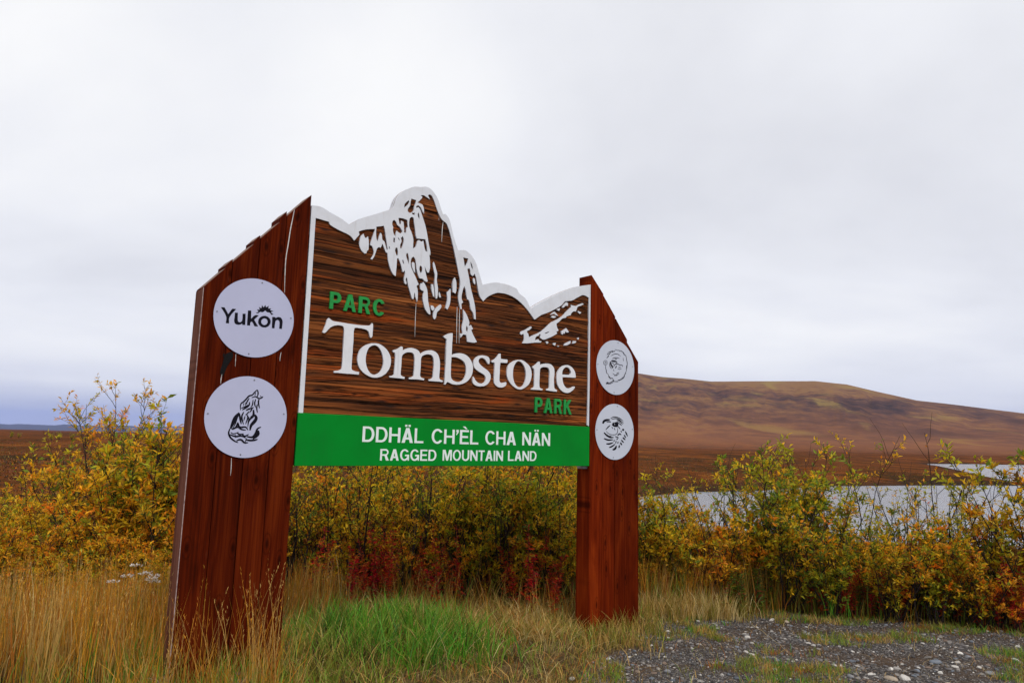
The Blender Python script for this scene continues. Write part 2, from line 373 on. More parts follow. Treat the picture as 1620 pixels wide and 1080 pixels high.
def build_terrain():
    az = np.concatenate([np.linspace(-180, -50, 90, endpoint=False), np.linspace(-50, 50, 720, endpoint=False), np.linspace(50, 180, 90)])
    rr = np.concatenate([[0.0], np.geomspace(1.2, 4.5, 14, endpoint=False), np.geomspace(4.5, 12, 60, endpoint=False), np.geomspace(12, 60, 60, endpoint=False), np.geomspace(60, 400, 110, endpoint=False), np.geomspace(400, 1000, 16, endpoint=False), np.geomspace(1000, 3300, 60, endpoint=False), np.geomspace(3300, 32000, 34)])
    A, R = np.meshgrid(np.radians(az), rr); X = R*np.sin(A); Y = R*np.cos(A)
    Z = gz(X, Y)
    V = np.stack([X, Y, Z], -1).reshape(-1, 3)
    na, nr = len(az), len(rr)
    i, j = np.meshgrid(np.arange(nr-1), np.arange(na-1), indexing='ij')
    a = (i*na+j).ravel(); F = np.stack([a, a+1, a+na+1, a+na], -1)[:, ::-1]
    me = mesh_np('ground', V, [F], smooth=True)
    gm = gravel_mask(X, Y).ravel()
    at = me.attributes.new('gravel', 'FLOAT', 'POINT'); at.data.foreach_set('value', gm.astype(np.float32))
    e = np.interp(np.degrees(A), HILL[:, 0], HILL[:, 1]); hl = (sstep(R, 900, 1500)*(e > 0.003)).ravel()
    at = me.attributes.new('hill', 'FLOAT', 'POINT'); at.data.foreach_set('value', hl.astype(np.float32))
    sd = lake_sd(X, Y).ravel(); at = me.attributes.new('shore', 'FLOAT', 'POINT'); at.data.foreach_set('value', np.clip(sd, -50, 400).astype(np.float32))
    return me
def ground_mat():
    m = MT('tundra_ground')
    geo = m.n('ShaderNodeNewGeometry'); pos = geo.outputs['Position']
    def mp(sc, rot=0.0):
        n = m.n('ShaderNodeMapping'); n.inputs['Scale'].default_value = sc; n.inputs['Rotation'].default_value = (0, 0, rot); m.l(pos, n.inputs[0]); return n.outputs[0]
    def attr(k):
        return m.n('ShaderNodeAttribute', attribute_name=k).outputs['Fac']
    # litter and soil close by
    s1 = m.noise(mp((9, 9, 9)), 1, 6, 0.65); s2 = m.noise(mp((70, 70, 70)), 1, 4, 0.6)
    soil = m.ramp(m.math('ADD', m.math('MULTIPLY', s1, 0.6), m.math('MULTIPLY', s2, 0.4)), [(0.34, (0.022, 0.014, 0.008)), (0.5, (0.075, 0.048, 0.022)), (0.66, (0.17, 0.115, 0.05))])
    # gravel bed
    vo = m.n('ShaderNodeTexVoronoi'); m.l(mp((75, 75, 75)), vo.inputs['Vector']); vo.inputs['Scale'].default_value = 1; vo.inputs['Randomness'].default_value = 1
    vs_ = m.n('ShaderNodeSeparateColor'); m.l(vo.outputs['Color'], vs_.inputs[0])
    gcol = m.ramp(vs_.outputs[0], [(0.0, (0.040, 0.036, 0.034)), (0.5, (0.105, 0.094, 0.088)), (0.85, (0.19, 0.17, 0.16)), (0.97, (0.38, 0.35, 0.32))])
    gcol = m.mix(m.rng(vo.outputs['Distance'], 0.25, 0.7, 0, 0.8), gcol, (0.022, 0.019, 0.018, 1))
    gcol = m.mix(m.rng(m.noise(mp((1.1, 1.6, 1))  , 1, 5, 0.6), 0.44, 0.60, 0, 0.75), gcol, (0.070, 0.044, 0.026, 1))
    # tundra plain: rust dwarf shrubs, moss, dry sedge, in patches that stretch along the ground
    t1 = m.noise(mp((0.045, 0.028, 0.05), 0.25), 1, 7, 0.6, 0.6); t2 = m.noise(mp((0.35, 0.22, 0.3)), 1, 6, 0.65); t3 = m.noise(mp((1.6, 1.6, 1.6)), 1, 5, 0.65)
    tf = m.math('ADD', m.math('MULTIPLY', t1, 0.45), m.math('ADD', m.math('MULTIPLY', t2, 0.33), m.math('MULTIPLY', t3, 0.22)))
    tun = m.ramp(tf, [(0.38, (0.018, 0.012, 0.002)), (0.46, (0.050, 0.020, 0.0035)), (0.52, (0.115, 0.031, 0.0045)), (0.58, (0.175, 0.055, 0.007)), (0.66, (0.23, 0.11, 0.013))])
    # hillside: purple-brown heath, lighter rust slopes, ochre and yellow-green willow runs
    h1 = m.noise(mp((0.0016, 0.0011, 0.006), 0.5), 1, 7, 0.58, 0.8); h2 = m.noise(mp((0.020, 0.013, 0.03)), 1, 8, 0.68)
    h3 = m.noise(mp((0.0035, 0.0010, 0.010), 0.9), 1, 5, 0.6, 1.5)
    hf = m.math('ADD', m.math('MULTIPLY', h1, 0.55), m.math('MULTIPLY', h2, 0.45))
    hil = m.ramp(hf, [(0.40, (0.034, 0.022, 0.017)), (0.46, (0.072, 0.037, 0.025)), (0.515, (0.128, 0.061, 0.030)), (0.575, (0.20, 0.104, 0.036))])
    hil = m.mix(m.rng(h3, 0.575, 0.67, 0, 0.75), hil, (0.23, 0.155, 0.040, 1))
    sx = m.n('ShaderNodeSeparateXYZ'); m.l(pos, sx.inputs[0])
    hil = m.mix(m.math('MULTIPLY', m.rng(sx.outputs[2], 120, 10, 0, 0.8), m.rng(h1, 0.35, 0.6, 0.5, 1.0)), hil, (0.225, 0.085, 0.028, 1))
    hil = m.mix(m.math('MULTIPLY', m.rng(h2, 0.6, 0.7, 0, 0.5), m.rng(sx.outputs[2], 20, 140, 0, 1)), hil, (0.06, 0.045, 0.022, 1))
    d = m.n('ShaderNodeVectorMath', operation='LENGTH'); m.l(pos, d.inputs[0]); dist = d.outputs['Value']
    col = m.mix(attr('gravel'), soil, gcol)
    col = m.mix(m.rng(dist, 9.5, 15), col, tun)
    shore = attr('shore')
    col = m.mix(m.math('MULTIPLY', m.rng(shore, 6, 0.3, 0, 0.8), m.rng(dist, 20, 30)), col, (0.026, 0.017, 0.010, 1))
    col = m.mix(attr('hill'), col, hil)
    col = m.mix(m.rng(dist, 9000, 13000), col, (0.05, 0.045, 0.035, 1))
    hgt = m.math('ADD', m.math('MULTIPLY', s2, 0.5), m.math('MULTIPLY', m.rng(vo.outputs['Distance'], 0, 0.7, 1, 0), attr('gravel')))
    nr = m.bump(hgt, 0.5, 0.012)
    nr2 = m.bump(tf, 0.9, 0.9, nr)
    m.bsdf(col, 0.95, 0.02, nr2)
    return m.m
ground = link('ground', build_terrain(), ground_mat()); tag(ground, kind='structure')

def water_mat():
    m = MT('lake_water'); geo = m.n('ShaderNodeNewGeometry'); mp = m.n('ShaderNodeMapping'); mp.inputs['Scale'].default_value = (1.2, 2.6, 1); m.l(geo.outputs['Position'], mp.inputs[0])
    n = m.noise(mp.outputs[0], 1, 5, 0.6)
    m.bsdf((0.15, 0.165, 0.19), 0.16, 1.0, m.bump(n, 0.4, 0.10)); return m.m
def build_lake():
    lo = np.array(NEAR_LAKE); c = lo.mean(0); n = len(lo)
    # a sheet a little larger than the basin; the banks rise through it
    V = [(-5, 20, ZW), (520, 20, ZW), (520, 420, ZW), (-5, 420, ZW)]
    return mesh_np('lake', V, [np.array([[0, 1, 2, 3]])])
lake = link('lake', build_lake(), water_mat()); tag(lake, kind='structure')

# outlines of the carved relief, lettering and emblems in sign coordinates, millimetres
DATA = {}
DATA['sil'] = '0,1868 26,1872 51,1875 77,1875 106,1868 133,1857 161,1846 195,1836 228,1826 262,1815 287,1804 313,1791 338,1779 369,1804 400,1829 432,1853 470,1874 509,1893 548,1912 589,1934 630,1955 672,1978 693,1989 713,2001 732,2015 740,2023 746,2032 751,2042 756,2058 760,2075 764,2092 770,2108 776,2123 784,2138 797,2157 811,2174 827,2191 849,2209 872,2226 896,2241 913,2252 930,2261 948,2268 968,2273 988,2275 1009,2279 1026,2285 1044,2292 1062,2296 1079,2296 1096,2294 1111,2289 1130,2279 1146,2266 1161,2252 1175,2237 1188,2220 1199,2203 1210,2181 1220,2158 1230,2136 1239,2117 1248,2099 1257,2080 1266,2083 1276,2086 1285,2089 1298,2079 1311,2069 1321,2057 1334,2034 1344,2010 1353,1985 1362,1958 1371,1930 1381,1903 1400,1858 1420,1815 1440,1771 1464,1777 1488,1783 1512,1787 1527,1785 1542,1781 1556,1775 1573,1765 1590,1754 1605,1741 1621,1724 1635,1706 1647,1687 1660,1665 1670,1642 1680,1619 1698,1575 1716,1532 1733,1489 1762,1498 1790,1508 1819,1518 1844,1526 1869,1533 1895,1538 1921,1541 1947,1540 1973,1540 1999,1540 2025,1539 2051,1537 2085,1531 2118,1524 2152,1518 2165,1501 2178,1484 2194,1470 2217,1459 2242,1450 2264,1438 2292,1408 2314,1375 2337,1342 2379,1369 2422,1395 2465,1421 2535,1460 2606,1499 2679,1537 2752,1572 2826,1606 2902,1640 2940,1655 2978,1669 3018,1682 3075,1698 3134,1713 3193,1728'
DATA['snow'] = '0,1868 26,1872 51,1875 77,1875 106,1868 133,1857 161,1846 195,1836 228,1826 262,1815 287,1804 313,1791 338,1779 369,1804 400,1829 432,1853 470,1874 509,1893 548,1912 589,1934 630,1955 672,1978 693,1989 713,2001 732,2015 740,2023 746,2032 751,2042 756,2058 760,2075 764,2092 770,2108 776,2123 784,2138 797,2157 811,2174 827,2191 849,2209 872,2226 896,2241 913,2252 930,2261 948,2268 968,2273 988,2275 1009,2279 1026,2285 1044,2292 1062,2296 1079,2296 1096,2294 1111,2289 1130,2279 1146,2266 1161,2252 1175,2237 1188,2220 1199,2203 1210,2181 1220,2158 1230,2136 1239,2117 1248,2099 1257,2080 1266,2083 1276,2086 1285,2089 1298,2079 1311,2069 1321,2057 1334,2034 1344,2010 1353,1985 1362,1958 1371,1930 1381,1903 1400,1858 1420,1815 1440,1771 1464,1777 1488,1783 1512,1787 1527,1785 1542,1781 1556,1775 1573,1765 1590,1754 1605,1741 1621,1724 1635,1706 1647,1687 1660,1665 1670,1642 1680,1619 1698,1575 1716,1532 1733,1489 1762,1498 1790,1508 1819,1518 1844,1526 1869,1533 1895,1538 1921,1541 1947,1540 1973,1540 1999,1540 2025,1539 2051,1537 2085,1531 2118,1524 2152,1518 2165,1501 2178,1484 2194,1470 2217,1459 2242,1450 2264,1438 2292,1408 2314,1375 2337,1342 2379,1369 2422,1395 2465,1421 2535,1460 2606,1499 2679,1537 2752,1572 2826,1606 2902,1640 2940,1655 2978,1669 3018,1682 3075,1698 3134,1713 3193,1728 3173,196 3165,200 3156,204 3147,209 3150,468 3153,730 3155,995 3155,1112 3155,1229 3154,1346 3153,1422 3153,1499 3153,1575 3137,1580 3123,1585 3107,1589 3090,1591 3073,1592 3056,1589 3029,1578 3003,1563 2977,1549 2955,1536 2933,1522 2909,1510 2894,1504 2877,1501 2861,1498 2841,1494 2821,1490 2803,1483 2786,1469 2772,1452 2756,1437 2730,1419 2701,1402 2673,1386 2642,1369 2612,1353 2581,1338 2548,1324 2514,1311 2481,1297 2466,1287 2452,1277 2437,1267 2422,1257 2408,1247 2393,1237 2356,1271 2319,1305 2280,1337 2247,1361 2213,1383 2176,1403 2137,1419 2097,1432 2055,1440 2010,1445 1964,1444 1918,1440 1892,1432 1867,1421 1842,1408 1825,1399 1808,1388 1792,1377 1776,1362 1762,1347 1747,1331 1732,1345 1716,1359 1704,1375 1693,1402 1685,1430 1678,1458 1671,1486 1664,1514 1657,1542 1651,1555 1644,1569 1638,1582 1630,1573 1623,1563 1616,1554 1607,1559 1598,1563 1592,1569 1588,1581 1587,1594 1585,1607 1581,1613 1577,1618 1573,1624 1565,1619 1558,1615 1550,1610 1555,1597 1559,1583 1563,1569 1569,1549 1574,1529 1580,1509 1587,1479 1595,1448 1604,1417 1615,1387 1626,1357 1637,1326 1646,1296 1654,1265 1660,1234 1663,1204 1665,1174 1667,1144 1661,1145 1655,1146 1650,1147 1646,1165 1642,1184 1636,1202 1626,1214 1615,1224 1606,1236 1598,1262 1594,1289 1585,1314 1579,1318 1569,1321 1562,1325 1553,1352 1548,1380 1542,1408 1536,1420 1530,1431 1523,1443 1518,1429 1512,1416 1508,1402 1502,1376 1497,1350 1497,1325 1501,1312 1508,1300 1516,1288 1510,1281 1503,1275 1497,1268 1499,1253 1502,1237 1504,1222 1499,1221 1493,1220 1488,1220 1480,1247 1471,1274 1464,1301 1462,1313 1460,1326 1460,1338 1464,1364 1469,1390 1474,1416 1476,1438 1477,1461 1476,1483 1471,1504 1464,1525 1457,1546 1448,1579 1439,1613 1430,1646 1419,1683 1408,1719 1397,1755 1387,1788 1376,1821 1365,1853 1348,1901 1330,1949 1307,1993 1292,2006 1272,2014 1253,2024 1243,2032 1234,2041 1226,2051 1213,2071 1200,2093 1189,2114 1179,2136 1169,2159 1158,2181 1149,2196 1139,2212 1128,2226 1122,2230 1114,2232 1107,2235 1100,2230 1093,2226 1087,2222 1094,2210 1102,2198 1109,2186 1098,2191 1086,2196 1074,2200 1063,2204 1052,2208 1039,2210 1029,2208 1019,2204 1009,2200 1016,2197 1022,2195 1028,2193 1028,2189 1027,2185 1026,2180 1019,2170 1010,2159 1002,2149 994,2141 987,2133 979,2126 985,2125 991,2125 996,2125 1008,2124 1020,2123 1030,2120 1039,2111 1045,2099 1049,2087 1052,2072 1053,2056 1055,2040 1049,2047 1042,2053 1037,2060 1031,2070 1025,2080 1018,2089 1010,2095 1000,2099 991,2103 984,2099 978,2096 971,2092 970,2086 970,2081 969,2075 978,2078 986,2082 995,2086 1001,2079 1007,2073 1013,2066 1018,2055 1023,2045 1028,2034 1033,2023 1038,2012 1043,2001 1048,1990 1053,1979 1058,1968 1065,1952 1072,1935 1078,1918 1085,1896 1092,1873 1098,1850 1104,1825 1110,1800 1116,1775 1123,1750 1131,1726 1138,1701 1139,1689 1139,1677 1139,1665 1135,1668 1131,1671 1128,1674 1131,1656 1134,1639 1136,1622 1139,1601 1141,1580 1142,1559 1140,1541 1136,1523 1132,1504 1127,1504 1121,1503 1116,1502 1110,1511 1104,1521 1099,1530 1094,1538 1090,1547 1086,1555 1087,1544 1089,1533 1091,1522 1096,1506 1100,1491 1105,1475 1112,1458 1118,1440 1124,1422 1120,1420 1116,1417 1113,1415 1104,1417 1096,1420 1088,1423 1083,1428 1079,1433 1074,1436 1063,1438 1051,1437 1040,1436 1034,1444 1028,1452 1023,1461 1016,1478 1010,1496 1004,1514 1000,1532 997,1550 994,1568 991,1581 988,1595 982,1607 977,1613 970,1617 964,1621 957,1615 951,1609 947,1603 943,1593 941,1582 940,1572 940,1559 941,1546 943,1534 948,1520 955,1506 963,1492 971,1480 979,1468 988,1455 996,1442 1004,1428 1012,1414 1018,1402 1025,1391 1031,1379 1024,1373 1017,1367 1010,1360 1014,1352 1018,1344 1021,1336 1024,1322 1026,1309 1027,1295 1028,1282 1028,1268 1028,1254 1027,1242 1025,1230 1024,1217 1021,1225 1018,1234 1015,1242 1010,1249 1006,1256 1003,1264 1000,1277 998,1290 996,1303 994,1298 992,1294 990,1290 989,1273 988,1256 987,1240 982,1239 977,1239 972,1239 966,1254 960,1269 954,1284 947,1301 939,1318 932,1336 928,1348 924,1362 921,1375 918,1389 915,1403 912,1417 909,1418 905,1419 901,1420 900,1413 898,1406 898,1399 901,1391 905,1384 908,1376 907,1370 906,1364 904,1357 898,1361 892,1365 888,1370 884,1382 882,1396 882,1410 884,1426 888,1443 889,1459 888,1469 885,1478 882,1487 880,1480 877,1473 875,1467 871,1466 868,1466 864,1465 858,1483 852,1502 846,1520 840,1533 835,1546 828,1558 823,1566 818,1574 812,1581 809,1579 805,1576 803,1573 802,1564 802,1555 802,1547 801,1519 801,1492 799,1464 799,1448 798,1431 797,1415 789,1418 782,1421 775,1426 766,1435 758,1445 751,1456 740,1478 730,1501 721,1525 716,1544 712,1564 709,1584 708,1591 707,1599 705,1606 700,1607 696,1607 691,1608 682,1624 674,1641 666,1657 661,1665 656,1672 652,1680 649,1670 646,1659 642,1649 641,1645 638,1641 636,1638 631,1639 627,1640 622,1642 616,1638 610,1633 605,1628 601,1618 598,1607 596,1596 591,1580 586,1565 581,1550 576,1539 570,1530 564,1520 559,1521 555,1522 550,1524 557,1535 563,1546 569,1557 573,1567 575,1576 576,1586 576,1592 574,1599 572,1605 568,1617 562,1628 557,1639 551,1640 546,1641 540,1642 540,1650 541,1658 542,1666 547,1684 551,1702 556,1720 562,1738 567,1757 573,1775 574,1781 575,1788 576,1794 550,1787 524,1781 498,1773 476,1765 454,1755 433,1744 429,1741 427,1736 426,1731 428,1725 431,1720 433,1714 420,1695 406,1675 392,1655 391,1654 390,1653 389,1653 376,1665 363,1678 348,1688 317,1698 285,1705 254,1712 224,1721 195,1730 168,1742 162,1748 159,1757 156,1765 117,1767 78,1770 40,1772 42,1231 43,704 45,191 32,191 19,191 7,191|930,1982 937,1979 944,1977 950,1974 952,1961 954,1947 956,1934 960,1917 964,1900 968,1883 972,1863 975,1844 978,1825 981,1815 986,1805 990,1794 1019,1798 1049,1801 1079,1805 1085,1790 1091,1775 1096,1759 1101,1737 1104,1715 1108,1692 1100,1693 1092,1694 1087,1697 1079,1713 1074,1730 1069,1748 1066,1761 1063,1774 1061,1787 1053,1783 1045,1778 1038,1774 1030,1778 1022,1781 1014,1784 1009,1781 1004,1778 999,1775 996,1761 993,1746 990,1732 988,1725 985,1718 981,1712 973,1706 965,1701 956,1696 957,1712 957,1727 957,1743 957,1759 956,1775 953,1790 947,1809 939,1827 931,1845 923,1857 915,1869 909,1882 906,1897 905,1912 905,1928 906,1940 907,1951 911,1963 916,1970 923,1976|889,2125 892,2121 894,2116 897,2112 891,2100 886,2089 879,2078 869,2067 858,2057 848,2046 848,2059 849,2071 852,2083 863,2098 876,2112|918,2150 925,2148 931,2147 938,2146 948,2146 957,2146 967,2147 965,2136 964,2126 962,2115 958,2106 954,2098 951,2089 949,2072 949,2055 944,2039 934,2028 921,2020 909,2012 901,2014 894,2017 886,2020 885,2027 884,2035 885,2043 891,2055 899,2066 905,2078 908,2090 909,2103 910,2115 912,2127 915,2138|928,2020 939,2022 950,2023 961,2025 959,2017 957,2010 956,2003 948,2004 940,2005 932,2006 931,2011 929,2016|994,2038 999,2030 1004,2021 1007,2011 1009,2001 1009,1990 1009,1978 1005,1982 1000,1986 996,1991 992,2000 990,2009 988,2019 989,2025 992,2032|740,1898 743,1904 749,1909 755,1914 762,1911 769,1907 774,1903 778,1895 781,1886 785,1879 795,1872 806,1867 815,1862 825,1851 834,1840 843,1829 838,1821 833,1813 828,1804 819,1807 810,1809 802,1812 796,1815 791,1819 785,1823 782,1813 779,1804 777,1795 777,1785 777,1775 778,1766 771,1772 764,1778 759,1785 753,1797 749,1810 747,1823 747,1831 749,1839 749,1847 746,1854 741,1861 738,1868 737,1878 737,1888|849,1786 853,1777 857,1769 860,1759 860,1745 858,1731 856,1717 852,1701 847,1686 842,1670 837,1671 832,1672 828,1673 827,1684 826,1695 827,1706 831,1716 836,1727 838,1737 837,1747 833,1756 829,1765 836,1772 842,1779|757,1753 762,1753 767,1753 772,1753 773,1739 773,1726 774,1712 769,1712 763,1712 758,1712 757,1726 757,1739|798,1764 803,1763 807,1763 811,1761 816,1754 819,1747 823,1740 818,1741 814,1742 811,1744 806,1750 802,1757|795,1942 810,1944 825,1946 840,1947 855,1946 871,1944 886,1942 888,1929 889,1915 891,1902 893,1894 894,1886 896,1879 891,1876 885,1873 880,1870 880,1854 880,1838 879,1822 873,1822 866,1821 860,1821 859,1835 858,1850 856,1864 854,1882 851,1899 848,1916 840,1918 833,1920 825,1923 824,1913 824,1903 823,1893 819,1890 815,1887 811,1884 808,1893 806,1903 803,1912 800,1922 797,1932|587,1817 600,1820 612,1824 624,1827 635,1831 646,1836 658,1840 661,1829 665,1818 669,1807 675,1783 680,1759 685,1735 690,1717 694,1698 698,1680 701,1664 705,1648 708,1632 704,1631 701,1631 698,1630 693,1644 688,1658 683,1671 679,1682 674,1693 669,1703 663,1706 657,1708 652,1711 647,1727 645,1744 640,1760 637,1764 633,1767 629,1769 625,1757 621,1745 617,1733 614,1717 610,1701 607,1686 602,1694 597,1702 594,1710 590,1727 588,1744 586,1761 586,1779 587,1798|714,1671 719,1669 723,1666 726,1662 727,1656 727,1649 726,1642 724,1643 721,1643 719,1644 717,1653 716,1662|782,1666 787,1668 793,1670 798,1672 802,1661 806,1649 809,1637 809,1625 808,1613 806,1600 803,1600 800,1600 796,1600 790,1613 784,1625 779,1638 779,1647 781,1657|893,1638 897,1639 902,1641 907,1642 912,1627 917,1612 921,1596 922,1577 923,1559 924,1540 919,1551 914,1562 909,1573 903,1586 897,1598 892,1611 891,1620 892,1629|854,1573 858,1572 862,1571 866,1571 869,1560 872,1550 875,1539 871,1539 867,1539 864,1538 860,1550 857,1561|1038,1553 1045,1551 1052,1548 1057,1544 1061,1533 1062,1522 1062,1510 1060,1500 1057,1491 1053,1482 1048,1487 1042,1492 1038,1499 1034,1507 1031,1516 1031,1525 1032,1535 1035,1544|1500,1715 1519,1714 1538,1714 1557,1713 1556,1703 1555,1693 1553,1683 1544,1662 1533,1642 1522,1622 1519,1638 1515,1654 1511,1671 1508,1685 1504,1700|1581,1688 1588,1683 1594,1678 1599,1672 1606,1657 1611,1640 1616,1624 1613,1623 1610,1621 1607,1620 1602,1629 1597,1638 1592,1647 1588,1660 1585,1674'
